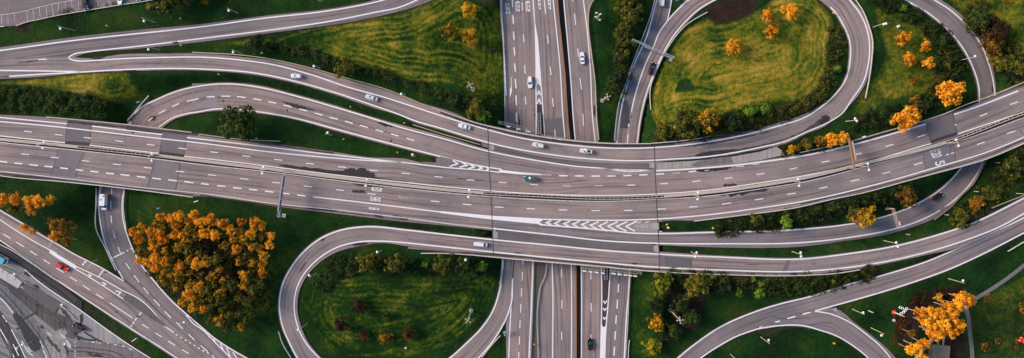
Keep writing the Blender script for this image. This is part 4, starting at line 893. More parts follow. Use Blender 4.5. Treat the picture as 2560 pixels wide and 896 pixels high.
ZM = np.zeros(GX.shape); ZH = np.zeros(GX.shape); ZD = np.zeros(GX.shape); BD = np.full(GX.shape, 50.0)
ZS = np.zeros(GX.shape)
for n_, (pts, st, hue) in enumerate(MOWN):
    d = poly_sd(spline(pts + [pts[0]], 12)[:-1], GX, GY); k = np.clip(d / 3.0 + .5, 0, 1) * st
    sel = k > ZM; ZM = np.where(sel, k, ZM); ZH = np.where(sel, hue, ZH); ZS = np.where(sel, 1.0 if n_ in (0, 1, 2, 3, 7, 12) else .15, ZS); BD = np.where(d > -4, d, BD)
ZM = np.where(poly_sd([(1688, 226), (1706, 196), (1722, 194), (1738, 214), (1732, 232), (1700, 234)], GX, GY) > 0, .05, ZM)
for pts, st in DIRT:
    d = poly_sd(spline(pts + [pts[0]], 10)[:-1], GX, GY); ZD = np.maximum(ZD, np.clip(d / 3.0 + .5, 0, 1) * st)

def grass_material():
    m = bpy.data.materials.new("grass_land"); m.use_nodes = True
    N = m.node_tree.nodes; Lk = m.node_tree.links; b = N["Principled BSDF"]; b.inputs["Roughness"].default_value = 0.95; b.inputs["Specular IOR Level"].default_value = 0.1
    ge = N.new("ShaderNodeNewGeometry")
    def noise(sc, det=5, ro=.6, vec=None, sy=None):
        n = N.new("ShaderNodeTexNoise"); n.inputs["Scale"].default_value = sc; n.inputs["Detail"].default_value = det; n.inputs["Roughness"].default_value = ro
        Lk.new(vec if vec else ge.outputs["Position"], n.inputs["Vector"]); return n.outputs["Fac"]
    def M(op, a, c, cl=False):
        q = N.new("ShaderNodeMath"); q.operation = op; q.use_clamp = cl
        for i, v in enumerate((a, c)):
            if isinstance(v, (int, float)): q.inputs[i].default_value = v
            else: Lk.new(v, q.inputs[i])
        return q.outputs[0]
    def mix(f, a, c, bt='MIX'):
        q = N.new("ShaderNodeMixRGB"); q.blend_type = bt
        for i, v in enumerate((f, a, c)):
            if isinstance(v, (int, float)): q.inputs[i].default_value = v
            elif isinstance(v, tuple): q.inputs[i].default_value = (*v, 1)
            else: Lk.new(v, q.inputs[i])
        return q.outputs[0]
    at = N.new("ShaderNodeAttribute"); at.attribute_name = "zone"; sp = N.new("ShaderNodeSeparateXYZ"); Lk.new(at.outputs["Vector"], sp.inputs[0])
    ab = N.new("ShaderNodeAttribute"); ab.attribute_name = "bdist"
    mown, dirt, hue = sp.outputs[0], sp.outputs[1], sp.outputs[2]
    # verge: dark lush green, patchy
    rv = ramp(N, [(.28, (.003, .008, .003)), (.42, (.005, .022, .004)), (.54, (.011, .044, .006)), (.66, (.035, .055, .008)), (.8, (.09, .075, .015))])
    Lk.new(M('ADD', M('MULTIPLY', noise(.07, 5, .65), .75), M('SUBTRACT', M('MULTIPLY', noise(1.1, 6, .8), .55), .14)), rv.inputs[0])
    # mowing lines run round the edge of each field; the cut grass lies in swathes
    wob = M('MULTIPLY', M('SUBTRACT', noise(.04, 3), .5), 9.0)
    dist = M('ADD', ab.outputs["Fac"], wob)
    st = M('SINE', M('MULTIPLY', dist, 3.0), 0.0)
    st2 = M('SINE', M('ADD', M('MULTIPLY', dist, 1.15), 1.3), 0.0)
    asw = N.new("ShaderNodeAttribute"); asw.attribute_name = "swath"
    sx_ = N.new("ShaderNodeSeparateXYZ"); Lk.new(ge.outputs["Position"], sx_.inputs[0])
    cv = N.new("ShaderNodeCombineXYZ"); Lk.new(M('MULTIPLY', dist, .55), cv.inputs[0]); Lk.new(M('MULTIPLY', sx_.outputs[0], .035), cv.inputs[1]); Lk.new(M('MULTIPLY', sx_.outputs[1], .035), cv.inputs[2])
    row = M('ADD', M('SUBTRACT', noise(1.0, 3, .6, cv.outputs[0]), .5), M('MULTIPLY', st, .07))
    patch_ = M('MULTIPLY', M('SUBTRACT', noise(.05, 4, .7), .30), 4.0, True)
    swath = M('MULTIPLY', M('MULTIPLY', asw.outputs["Fac"], .85), M('MULTIPLY', row, patch_))
    lv = M('ADD', M('ADD', M('MULTIPLY', noise(.075, 5, .72), 1.25), M('SUBTRACT', M('MULTIPLY', noise(.7, 6, .85), 1.0), .60)), swath)
    lv = M('ADD', lv, M('SUBTRACT', M('MULTIPLY', M('SUBTRACT', hue, .5), .40), .045))
    rg = ramp(N, [(.30, (.006, .028, .004)), (.43, (.022, .056, .005)), (.54, (.066, .095, .007)), (.67, (.160, .150, .012)), (.81, (.30, .205, .024)), (.95, (.40, .27, .07))])
    Lk.new(lv, rg.inputs[0])
    edge = M('MULTIPLY', M('SUBTRACT', noise(.35, 5, .7), .5), 1.1)
    mk = M('MULTIPLY', M('ADD', M('SUBTRACT', mown, .18), M('MULTIPLY', edge, M('SUBTRACT', 1.0, M('ABSOLUTE', M('SUBTRACT', M('MULTIPLY', mown, 2.0), 1.0), 0.0)))), 1.9, True)
    c = mix(mk, rv.outputs[0], rg.outputs[0])
    rd = ramp(N, [(.3, (.012, .009, .008)), (.55, (.035, .020, .014)), (.75, (.10, .065, .045))])
    Lk.new(M('ADD', M('MULTIPLY', noise(.4, 5), .5), M('MULTIPLY', noise(2.4, 4, .8), .5)), rd.inputs[0])
    dk = M('MULTIPLY', M('ADD', M('SUBTRACT', dirt, .35), M('MULTIPLY', edge, .5)), 2.4, True)
    c = mix(dk, c, rd.outputs[0])
    # worn, sandy rim along the pavements
    ae = N.new("ShaderNodeAttribute"); ae.attribute_name = "kerb"
    kk = M('MULTIPLY', M('SUBTRACT', M('MULTIPLY', noise(.5, 5, .8), 3.6), M('ADD', ae.outputs["Fac"], .75)), .55, True)
    re = ramp(N, [(.3, (.020, .017, .011)), (.7, (.075, .055, .035))]); Lk.new(noise(1.5, 4, .8), re.inputs[0])
    c = mix(kk, c, re.outputs[0])
    # grain of tufts
    rt = ramp(N, [(.3, g3(.55)), (.7, g3(1.5))]); Lk.new(noise(3.2, 4, .85), rt.inputs[0])
    c = mix(.85, c, rt.outputs[0], 'MULTIPLY')
    Lk.new(c, b.inputs["Base Color"])
    bp = N.new("ShaderNodeBump"); bp.inputs["Strength"].default_value = .9; bp.inputs["Distance"].default_value = .5
    Lk.new(M('ADD', noise(1.1, 5, .75), M('MULTIPLY', noise(.3, 3), 1.3)), bp.inputs["Height"]); Lk.new(bp.outputs[0], b.inputs["Normal"])
    return m
def make_ground():
    ny, nx = GX.shape; V = np.stack([GX.ravel(), GY.ravel(), GZ.ravel()], 1)
    idx = np.arange(ny * nx).reshape(ny, nx)
    Fc = np.stack([idx[:-1, :-1], idx[:-1, 1:], idx[1:, 1:], idx[1:, :-1]], -1).reshape(-1, 4)
    me = bpy.data.meshes.new("ground"); me.from_pydata(V.tolist(), [], Fc.tolist())
    me.polygons.foreach_set("use_smooth", [True] * len(me.polygons))
    a = me.attributes.new("zone", 'FLOAT_VECTOR', 'POINT'); a.data.foreach_set("vector", np.stack([ZM.ravel(), ZD.ravel(), ZH.ravel()], 1).astype(np.float32).ravel())
    a = me.attributes.new("bdist", 'FLOAT', 'POINT'); a.data.foreach_set("value", BD.ravel().astype(np.float32))
    a = me.attributes.new("kerb", 'FLOAT', 'POINT'); a.data.foreach_set("value", np.clip(GE, 0, 30).ravel().astype(np.float32))
    a = me.attributes.new("swath", 'FLOAT', 'POINT'); a.data.foreach_set("value", ZS.ravel().astype(np.float32))
    me.materials.append(grass_material()); o = bpy.data.objects.new("ground", me); COL.objects.link(o); tag(o, kind='structure')
make_ground()
# footpaths
path_m = asphalt("path_grey", (.16, .155, .15), .1, .35)
def path(name, pts, wd, material=path_m, up=.12):
    p = spline(pts, 6); a = offset(p, wd / 2); b = offset(p, -wd / 2); mb = MB(); rows = []
    for i in range(len(p)):
        A = G3(*a[i]); B = G3(*b[i]); zz = max(A.z, B.z) + up; rows.append([(A.x, A.y, zz - .5), (A.x, A.y, zz), (B.x, B.y, zz), (B.x, B.y, zz - .5)])
    mb.quad_grid(rows, [[(0, i), (0, i), (1, i), (1, i)] for i in range(len(rows))]); return tag(mb.build(name, material), kind='structure')
path('footpath', [(2640, 610), (2560, 664), (2513, 700), (2480, 722), (2432, 751)], 9)
path('footpath', [(2413, 766), (2419, 786), (2424, 830), (2429, 870), (2432, 930)], 10)
path('footpath', [(2435, 748), (2418, 762), (2395, 778), (2370, 800), (2352, 818), (2335, 845), (2318, 862), (2300, 880), (2280, 930)], 11, up=.16)

# ================================================================== BARRIERS AND RAILS
def guardrail(pts, prof, label, m=STEEL, h=.75, group=None, name='guardrail', wd=.30, ground=False, posts=True, lift=0.0):
    p = spline(pts, 8)
    if ground: base = np.array([G3(a, b) for a, b in p]); xy = base[:, :2]; z = base[:, 2] + h
    else:
        zz = prof(p) + lift; x, y = P(p[:, 0], p[:, 1], zz + h); xy = np.stack([x, y], 1); z = zz + h
    mb = MB(); a = offset(xy, wd/2); b = offset(xy, -wd/2)
    mb.quad_grid([[(a[i][0], a[i][1], z[i] - .3), (a[i][0], a[i][1], z[i]), (b[i][0], b[i][1], z[i]), (b[i][0], b[i][1], z[i] - .3), (a[i][0], a[i][1], z[i] - .3)] for i in range(len(p))])
    if posts:
        s = arclen(xy); n = int(s[-1] / 3)
        for k in range(n + 1):
            t = k * 3.0; X_ = np.interp(t, s, xy[:, 0]); Y_ = np.interp(t, s, xy[:, 1]); z_ = np.interp(t, s, z)
            mb.tube((X_, Y_, z_ - h - .5), (X_, Y_, z_ - .02 + (.06 if k % 2 == 0 else 0)), .07, n=6)
    o = mb.build(name, m, recentre=True); return tag(o, label, 'guardrail' if name == 'guardrail' else 'barrier', group)
OLIVE = mat("rail_olive", (.42, .36, .22), .6, .2)
guardrail([(480, 131), (540, 134)] + Z2([(250, 407), (550, 447), (800, 502), (1100, 586), (1400, 672), (1553, 733)]) + Y3([(240, -25)]), pB, "olive steel guardrail along the upper edge of the long curving slip road", OLIVE)
guardrail(Y1([(345, 38), (900, 90), (1430, 153)]), pD, "tan guardrail on the motorway's upper edge above the underpass", BEIGE)
guardrail(Y2([(0, 168), (300, 205), (600, 220)]), pD, "short guardrail beside the big dark tree at the motorway's upper edge", OLIVE)
guardrail(Y3([(95, 95), (350, 175), (600, 245)]), pB, "pale guardrail in the narrow grass strip between the two ramps", OLIVE)
guardrail([(1250, -10), (1252, 40), (1256, 84), (1261, 201), (1263, 316)], p0, "grey guardrail on the left edge of the southbound lower motorway")
guardrail(Z3([(1490, -30), (1445, 0), (1415, 60), (1406, 150), (1430, 400), (1455, 600), (1470, 895)]) + [(1497, 350)], p0, "tan guardrail curving along the right edge of the northbound lower motorway", BEIGE)
guardrail([(1395, -40), (1394, 0), (1403.4, 100), (1413.5, 201), (1419, 300), (1425, 349), (1434, 500), (1439.5, 665), (1440.5, 780), (1440.6, 896), (1440.6, 950)], p0, "long rusty brown barrier beside the dark channel of the lower motorway", RUST, h=.8, wd=.42, name='median_barrier')
guardrail(Z4([(410, -20), (395, 60), (330, 250), (260, 430), (195, 620), (140, 780), (122, 895)]) + [(1536, 352)], p0, "grey guardrail along the left edge of the side road by the bushes")
guardrail(Z4([(802, 92), (730, 130), (640, 190), (560, 280), (480, 400), (420, 530), (385, 620), (373, 700), (380, 820)]), pB, "white guardrail on the inside of the upper loop near the gantry", CREAM)
guardrail(Z5([(410, -10), (470, 80), (515, 190), (545, 320), (540, 420), (520, 580), (490, 735)]), pB, "white guardrail round the outside of the upper loop", CREAM)
guardrail(Y4([(380, 236), (620, 215), (760, 195), (838, 178)]), pB, "cream guardrail ending by the bush where the loop joins the bridge", CREAM)
guardrail(Y5([(0, 305), (360, 225), (700, 130), (940, 62), (1130, -5)]) + Z5([(1200, 800), (1470, 700), (1673, 615)]) + [(2640, 172)], pD, "long tan guardrail on the upper edge of the motorway at the right", BEIGE, h=.9)
guardrail(Y4([(705, 816), (1000, 780), (1553, 697)]) + Y5([(160, 672), (500, 598), (830, 508), (1000, 462), (1400, 350), (1673, 236)]) + [(2640, 322)], pD, "long cream guardrail on the lower edge of the motorway at the right", CREAM, h=.9)
guardrail([(-40, 433)] + Y1([(0, 477), (500, 525), (1100, 592), (1440, 638)]), pD, "cream guardrail on the lower edge of the motorway above the underpass", CREAM, h=.9)
guardrail(Y1([(0, 270)])[:0] + [(318, 302), (335, 282)] + Z1([(1060, 770), (1110, 715)]), pC, "dark thin guardrail at the outside start of the curving ramp")
guardrail([(240, 470), (240, 500), (242, 580)] + X1([(690, 140), (730, 225), (770, 310)]), pR, "grey guardrail on the left edge of the underpass road")
guardrail([(311, 478), (308, 510), (315, 575)], pR, "short grey guardrail on the right edge of the underpass road beside the grass")
guardrail([(1052, 634), (1110, 634), (1180, 638)], pG2, "cream guardrail above the bushes leading to the bridge parapet", CREAM)
guardrail([(1650, 680.5), (1800, 687), (2020, 688.5), (2100, 683), (2150, 675)], pG2, "cream guardrail on the lower ramp above the hedge", CREAM)
guardrail(X3([(690, 235), (685, 310), (662, 400)]), pG, "grey guardrail at the end of the lower loop by the embankment")
guardrail(X3([(978, 265), (965, 350), (935, 420), (922, 500), (920, 895)]) + [(1345, 950)], p0, "bent steel guardrail beside the brown planted strip between the lower lanes", STEEL)
guardrail([(1334, 657), (1331, 770), (1326, 896), (1324, 950)], p0, "straight steel guardrail on the left edge of the brown planted strip", STEEL)
guardrail([(1576, 692), (1572, 749), (1571, 780), (1564, 896), (1560, 950)], p0, "steel guardrail on the right edge of the side road below the bridge", STEEL)
guardrail([(1573, 850), (1571, 866), (1570, 896)], p0, "short pale guardrail end in the grass right of the side road", CREAM, ground=True)
guardrail(X3([(545, 892), (610, 810), (668, 745)]), pG, "white guardrail inside the merging point of the lower loop", CREAM)
guardrail(X2([(522, 718), (550, 800), (605, 893)]), pG, "grey guardrail outside the lower loop at its lower left", STEEL)
guardrail(X1([(-10, 133), (60, 168), (200, 258), (370, 375)]), pS, "steel guardrail on the lower edge of the lower left highway")
guardrail(Y5([(1400, 346), (1360, 420), (1290, 542), (1210, 620), (1130, 706), (1005, 806)]), pF, "brown timber topped barrier outside the ramp curving under the motorway", asphalt("timber_rail", (.28, .20, .15), .2), h=.8, wd=.55, name='barrier')
guardrail([(2477, 520), (2520, 503), (2600, 472)], None, "thin guardrail in the grass at the right edge above the lower ramp", OLIVE, ground=True)
guardrail([(2518, 628), (2560, 603), (2620, 570)], None, "white guardrail in the grass at the right edge below the merging road", CREAM, ground=True)
guardrail(S(0, 0, 6.4, [(-300, 436), (0, 428), (60, 424)]), pLot, "low pale wall piece at the far left of the parking lot", CREAM, h=.5, posts=False, name='low_wall')
guardrail(S(0, 0, 6.4, [(250, 415), (440, 350), (600, 318), (850, 262), (1200, 200), (1500, 150), (1900, 85), (2350, 15), (2700, -60)]), pLot, "thin white kerb wall along the edge of the parking lot", CREAM, h=.45, wd=.2, posts=False, name='low_wall')
# median barrier of the motorway: twin beige rails, filled between, open like a ladder over the gaps of the bridges
MED = [(-80, 341)] + Y1([(0, 205), (580, 262), (1190, 328), (1553, 372)]) + Y2([(500, 425), (1000, 487), (1553, 552)]) + Y3([(640, 607), (1000, 625), (1553, 645)]) + Y4([(450, 632), (800, 602), (1200, 550), (1553, 488)]) + Y5([(400, 405), (1110, 222), (1673, 10)]) + [(2640, 257)]
def median():
    p = spline(MED, 5); z = DK + .85; x, y = P(p[:, 0], p[:, 1], np.full(len(p), z)); xy = np.stack([x, y], 1)
    root = empty('median_barrier', (float(xy[0, 0]), float(xy[0, 1]), DK), 0, "long beige twin rail barrier dividing the two sides of the upper motorway", "barrier")
    for sgn in (1, -1):
        mb = MB(); c = offset(xy, sgn * .42); a = offset(c, .11); b = offset(c, -.11)
        mb.quad_grid([[(a[i][0], a[i][1], z - .35), (a[i][0], a[i][1], z), (b[i][0], b[i][1], z), (b[i][0], b[i][1], z - .35), (a[i][0], a[i][1], z - .35)] for i in range(len(p))])
        build_in(mb, 'rail', BEIGE, root)
    lad = [(197, 398), (1212, 1656), (2371, 2640)]
    mb = MB(); a = offset(xy, .29); b = offset(xy, -.29); k = 0
    runs = []; cur = []
    for i in range(len(p)):
        if any(u < p[i, 0] < v for u, v in lad):
            if len(cur) > 1: runs.append(cur)
            cur = []
        else: cur.append(i)
    if len(cur) > 1: runs.append(cur)
    for r in runs:
        mb = MB(); mb.quad_grid([[(a[i][0], a[i][1], z - .03), (b[i][0], b[i][1], z - .03)] for i in r]); build_in(mb, 'cover', asphalt("median_cover", (.50, .42, .34), .3), root)
    mb = MB(); s = arclen(xy)
    for t in np.arange(0, s[-1], 1.75):
        i = int(np.searchsorted(s, t)); i = min(max(i, 1), len(p) - 2)
        if any(u < p[i, 0] < v for u, v in lad):
            mb.tube((a[i][0], a[i][1], z - .08), (b[i][0], b[i][1], z - .08), .07, n=6)
        if int(t / 1.75) % 2 == 0: mb.tube((xy[i][0], xy[i][1], DK - .3), (xy[i][0], xy[i][1], z - .1), .08, n=6)
    o = build_in(mb, 'crossbar', BEIGE, root); o['kind'] = 'stuff'
    # dark drainage strip beside the rails
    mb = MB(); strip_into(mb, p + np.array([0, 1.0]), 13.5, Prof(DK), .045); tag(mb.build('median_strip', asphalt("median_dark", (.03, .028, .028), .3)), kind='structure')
median()
def ladder_fence(pts, prof, wd, label, m=STEEL, h=.85):
    p = spline(pts, 5); zz = prof(p); x, y = P(p[:, 0], p[:, 1], zz + h); xy = np.stack([x, y], 1); z = zz + h
    root = empty('crash_barrier', (float(xy[0, 0]), float(xy[0, 1]), float(zz[0])), 0, label, 'barrier')
    for sgn in (1, -1):
        mb = MB(); c = offset(xy, sgn * wd / 2); a = offset(c, .1); b = offset(c, -.1)
        mb.quad_grid([[(a[i][0], a[i][1], z[i] - .3), (a[i][0], a[i][1], z[i]), (b[i][0], b[i][1], z[i]), (b[i][0], b[i][1], z[i] - .3), (a[i][0], a[i][1], z[i] - .3)] for i in range(len(p))])
        for i in range(0, len(p), 4): mb.tube((c[i][0], c[i][1], zz[i] - .4), (c[i][0], c[i][1], z[i] - .05), .07, n=6)
        build_in(mb, 'rail', m, root)
    c1 = offset(xy, wd/2); c2 = offset(xy, -wd/2); s = arclen(xy); n = int(s[-1] / .95)
    for k in range(n + 1):
        t = s[-1] * k / n; q1 = (np.interp(t, s, c1[:, 0]), np.interp(t, s, c1[:, 1]), np.interp(t, s, z) - .1); q2 = (np.interp(t, s, c2[:, 0]), np.interp(t, s, c2[:, 1]), np.interp(t, s, z) - .1)
        mb = MB(); mb.tube(q1, q2, .06, n=6); build_in(mb, 'crossbar', m, root)
ladder_fence([(1347.5, 283), (1348, 300), (1349.5, 340)], p0, 1.0, "ladder shaped steel crash barrier in the dark gore above the bridge")
ladder_fence([(1515.5, 664), (1515, 680), (1514.5, 700)], p0, 1.0, "ladder shaped steel crash barrier in the dark gore below the bridge")

# ================================================================== STREET LAMPS
LAMPW = mat("lamp_globe_white", (.85, .82, .78), .35); POLEM = mat("lamp_pole", (.52, .50, .46), .5, .2)
WARM = mat("lamp_pole_warm", (.62, .50, .36), .5, .1)
def lamp(base, heads, label, up=None, hgt=9.6, group="street lamps along the slip roads", warm=False, medz=None):
    b = P3(base[0], base[1], medz) if medz is not None else G3(base[0], base[1])
    root = empty('street_lamp', b, 0, label, 'street lamp', group); m = WARM if warm else POLEM
    mb = MB(); mb.tube((0, 0, -.3), (0, 0, .9), .16, .16, 8); mb.tube((0, 0, .9), (0, 0, hgt), .13, .09, 8); mb.build('pole', m, root)
    for h in heads:
        q = P3(h[0], h[1], b.z + hgt + .25) - b; d = Vector((q.x, q.y, 0)); L = min(max(d.length, .5), 3.2); d = d.normalized() * L
        mb = MB(); mb.tube((0, 0, hgt - .05), (d.x, d.y, hgt + .2), .07, .055, 6); mb.build('arm', m, root)
        mb = MB(); n = 12; rings = []
        for zz, r in ((hgt - .02, .16), (hgt + .08, .36), (hgt + .22, .47), (hgt + .36, .40), (hgt + .46, .18)):
            rings.append([(d.x + r * math.cos(2*math.pi*i/n), d.y + r * math.sin(2*math.pi*i/n), zz) for i in range(n)])
        mb.loft(rings); mb.build('lamp_head', LAMPW, root, smooth=True)
GL = "single headed street lamps on the verges"; GD = "double headed lamps on the motorway median"
for b_, h_, t in [((187.5, 77.5), [(151, 72)], "lone lamp in the green verge below the parking lot"), ((389.5, 57), [(360, 53)], "lamp in the green verge beside the dark bush at the upper left"),
                  ((400, 126), [(371, 124)], "lamp in the narrow grass strip right of the rounded lane divider"), ((595, 33.5), [(572, 27)], "lamp in the dark verge above the upper slip road"),
                  ((606.5, 134), [(583, 131)], "lamp left of the round dark tree beside the curving slip road"), ((801, 171), [(785, 166)], "lamp by the guardrail left of the olive shrub in the hedge"),
                  ((1014, 238), [(1003, 235)], "lamp by the guardrail beside the second silver car on the slip road"), ((806, 5), [(797, -2)], "lamp at the top edge above the upper slip road"),
                  ((831, 338), [(819, 332)], "lamp in the bright green wedge between ramp and motorway"), ((1039, 391), [(1031.5, 387)], "lamp at the tip of the green wedge near the white chevrons"),
                  ((606, 291), [(598, 285)], "lamp hidden in the crown of the big dark tree"), ((955, 625.6), [(943, 630.5)], "lamp at the upper left bushes inside the lower loop"),
                  ((792.5, 683), [(773, 689)], "lamp on the left inner side of the lower loop"), ((768.5, 809), [(746, 825)], "lamp at the inner lower left of the lower loop reaching over the road"),
                  ((1168, 645), [(1164, 650)], "lamp between the bushes inside the lower loop near the lime bush"), ((1902, 843), [(1922, 851)], "lamp on the grass inside the bottom right circle"),
                  ((1826, 885.5), [(1834, 899)], "lamp cut by the bottom edge inside the bottom right circle"), ((2131, 773), [(2158, 782)], "lamp right of the branch road's corner"),
                  ((2178, 820), [(2204, 839)], "lamp below the white post beside the branch road"), ((2371, 697), [(2408, 702)], "lamp on the verge above the orange birches"),
                  ((2401, 151), [(2438, 141)], "lamp leaning over the road at the upper right"), ((474, 796), [(460.5, 806)], "lamp at the lower edge of the big orange grove"),
                  ((189, 754), [(154.5, 762.5)], "lamp by the yard wall left of the green strip"), ((195, 839), [(162, 861)], "lamp in the yard below the dark blue car"),
                  ((64, 679), [(36, 686)], "lamp at the pale slabs in the lower left yard")]:
    lamp(b_, h_, t, group=GL, warm=b_[0] > 1900)
for b_, h_, t in [((2183, 68.6), [(2210, 61), (2216, 58)], "twin lamp in the dry grass between the two right loops"), ((2114, 304), [(2138, 297), (2143, 302)], "lamp with bright head above the dark bushes near the upper loop exit"),
                  ((1728, 630), [(1742, 632), (1739, 642)], "twin lamp on the grass strip just right of the bridge joint"), ((1980, 629), [(2002, 632), (2003, 642)], "twin lamp in the middle of the lower grass strip"),
                  ((2210, 602), [(2241, 607), (2245, 617)], "twin lamp at the right part of the lower grass strip"), ((245.6, 650), [(214, 656), (208.5, 662)], "twin lamp above the faint bus lane letters"),
                  ((82.5, 854), [(56, 862), (41, 873)], "twin lamp between the white lines in the lower left yard"), ((2541, 484), [(2580, 488), (2580, 496)], "twin lamp pole at the right edge above the lower ramp")]:
    lamp(b_, h_, t, group="twin headed lamps on verges", warm=b_[0] > 1700)
for b_, h_, t in [((136, 363), [(110.5, 355), (107, 371)], "median lamp at the far left above the ladder rails"), ((404, 391), [(380.6, 385.5), (379.6, 402)], "median lamp at the right end of the left ladder rails"),
                  ((674, 425), [(658.7, 418), (656, 434)], "median lamp just left of the eastbound sign gantry"), ((930, 454), [(918, 449), (914.5, 465)], "median lamp above the painted lane letters"),
                  ((1180, 482.5), [(1173.4, 476.5), (1171.4, 493)], "median lamp left of the bridge's left joint"), ((1731, 487), [(1745.4, 482), (1744.7, 498.6)], "median lamp right of the bridge's right joint"),
                  ((1975, 453), [(1996, 448), (1998, 465)], "median lamp halfway between the bridge and the right gantry"), ((2139, 415.6), [(2170, 410), (2173, 425.6)], "median lamp standing beside the foot of the right gantry"),
                  ((2355, 358.7), [(2391, 350), (2397, 365)], "median lamp above the large worn number on the right")]:
    lamp(b_, h_, t, group=GD, warm=b_[0] > 1300, medz=DK, hgt=9.8)

# floodlight masts: a tall pole with a ring of floodlights on four arms
MASTM = mat("mast_pale_metal", (.50, .42, .37), .5, .1)
def mast(base, top, label, hgt=17.0):
    b = G3(*base); root = empty('floodlight_mast', b, random.uniform(0, 1.5), label, 'floodlight mast', "tall floodlight masts")
    mb = MB(); mb.tube((0, 0, -.3), (0, 0, hgt), .26, .15, 10); mb.build('mast', MASTM, root)
    mb = MB(); mb.tube((0, 0, -.2), (0, 0, .35), .9, .8, 12); mb.build('foundation', CONCM, root)
    for k in range(4):
        t = k * math.pi / 2; dx, dy = math.cos(t), math.sin(t)
        mb = MB(); mb.tube((dx*.1, dy*.1, hgt - .2), (dx * .85, dy * .85, hgt - .1), .07, .06, 6); mb.build('arm', MASTM, root)
        mb = MB(); mb.box((dx * .95, dy * .95, hgt - .15), (.62, .36, .25), t + .4, .75); mb.build('floodlight', mat("floodlight_glass", (.55, .50, .47), .3), root)
        mb = MB(); mb.tube((dx * .25, dy * .25, hgt - .6), (dx*.6 - dy*.2, dy*.6 + dx*.2, hgt - .3), .05, .05, 6); mb.build('stay', MASTM, root)
    mb = MB(); mb.tube((0, 0, hgt), (0, 0, hgt + .45), .35, .2, 10); mb.build('cap', MASTM, root)
mast((1183, 224), (1175, 211), "floodlight mast on a bare patch in the triangular golden field")
mast((1506, 252), (1520, 244), "floodlight mast on the grass between lower motorway and side road")
mast((1178, 777), (1170, 803), "floodlight mast inside the lower loop near its right side")
mast((1676, 776), (1697, 806), "floodlight mast among the dark trees below the bridge's right end")

# ================================================================== SIGN GANTRIES
SIGNB = mat("sign_back_grey", (.30, .30, .31), .6, .2); SIGNBLUE = mat("sign_blue", (.02, .06, .16), .5); SIGNW = mat("sign_edge_white", (.80, .80, .80), .5)
def truss(mb, a, b, wd, ht, r=.05, bays=None):
    a = Vector(a); b = Vector(b); d = b - a; L = d.length; d.normalize(); s = Vector((-d.y, d.x, 0)).normalized() * wd / 2; u = Vector((0, 0, ht)); n = bays or max(3, int(L / 1.3))
    ch = [(s, 0), (-s, 0), (s, 1), (-s, 1)]
    for sv, k in ch: mb.tube(a + sv + u * k, b + sv + u * k, r, n=6)
    for i in range(n + 1):
        q = a + d * (L * i / n); q2 = a + d * (L * min(i + 1, n) / n)
        mb.tube(q + s, q - s, r * .6, n=4); mb.tube(q + s + u, q - s + u, r * .6, n=4); mb.tube(q + s, q + s + u, r * .6, n=4); mb.tube(q - s, q - s + u, r * .6, n=4)
        if i < n:
            mb.tube(q + s + u, q2 - s + u, r * .55, n=4); mb.tube(q + s, q2 + s + u, r * .55, n=4)
def gantry(label, A, B, z0, top, legs, m=STEEL, wd=.9, boards=(), bm=SIGNB, bw=.35, bh=2.2, offs=1.0, solid=False, rim=None):
    """A, B = ends of the beam in the photo (seen at its real height); legs = which ends stand on the ground"""
    a = P3(A[0], A[1], z0 + top); b = P3(B[0], B[1], z0 + top); mid = (a + b) / 2
    root = empty('sign_gantry', Vector((mid.x, mid.y, z0)), 0, label, 'sign gantry')
    mb = MB()
    if solid:
        d = (b - a); mb.box(((a + b) / 2), (d.length, wd, .8), math.atan2(d.y, d.x))
    else: truss(mb, a - Vector((0, 0, .7)), b - Vector((0, 0, .7)), wd, .7)
    build_in(mb, 'beam', m, root)
    for e in legs:
        q = a if e == 0 else b; gz = ground_z(q.x, q.y) - .4; gz = max(gz, z0 - 3.5)
        mb = MB(); d = (b - a).normalized(); s = Vector((-d.y, d.x, 0)) * wd / 2
        for sg in (1, -1): mb.tube(Vector((q.x, q.y, gz)) + s * sg, Vector((q.x, q.y, z0 + top - .1)) + s * sg, .14, .12, 8)
        for k in range(5):
            zz = gz + (z0 + top - gz) * (k + .5) / 5; mb.tube(Vector((q.x, q.y, zz)) + s, Vector((q.x, q.y, zz + .9)) - s, .06, n=4)
        mb.box((q.x, q.y, gz + .35), (1.3, 1.3, .5), math.atan2(d.y, d.x)); build_in(mb, 'leg', m, root)
    d = (b - a); L = d.length; dn = d.normalized(); s = Vector((-dn.y, dn.x, 0)); rz = math.atan2(dn.y, dn.x)
    for t0, t1 in boards:
        c = a + d * ((t0 + t1) / 2) + s * offs; w_ = L * abs(t1 - t0)
        mb = MB(); mb.box((c.x, c.y, z0 + top - .2), (w_, .16, bh), rz); sg = build_in(mb, 'sign_panel', bm, root)
        mb = MB(); mb.box((c.x, c.y, z0 + top - .2 + bh / 2 + .06), (w_ + .05, bw, .1), rz); build_in(mb, 'panel_rim', rim or (SIGNW if bm is not SIGNBLUE else SIGNB), root)
        for k in (.2, .8):
            q = a + d * (t0 + (t1 - t0) * k); e = q + s * offs
            mb = MB(); mb.tube((q.x, q.y, q.z - .1), (e.x, e.y, e.z - .1), .06, n=5); build_in(mb, 'bracket', m, root)
BROWN = mat("gantry_brown", (.28, .16, .10), .6)
gantry("tall gantry with a brown beam and one sign over the westbound lanes at the right", (2122, 347), (2136, 422), DK, 6.5, (0, 1), BROWN, .5, [(.12, .72)], mat("sign_back_tan", (.42, .32, .24), .6), .35, 2.4, .75, solid=True, rim=mat("sign_back_tan", (.42, .32, .24), .6))
gantry("dark sign gantry spanning the eastbound lanes left of the painted letters", (711, 428), (695, 543), DK, 6.5, (0, 1), STEEL, .7, [(.10, .36), (.38, .60), (.62, .86)], SIGNBLUE, .5, 2.2, .0)
gantry("light truss gantry over the fork of the side road and upper loop", (1582, 99), (1686, 144), 0, 6.5, (0, 1), STEEL, .5, [(.30, .42), (.44, .54), (.62, .76), (.78, .92)], SIGNBLUE, .35, 1.8, -.9)
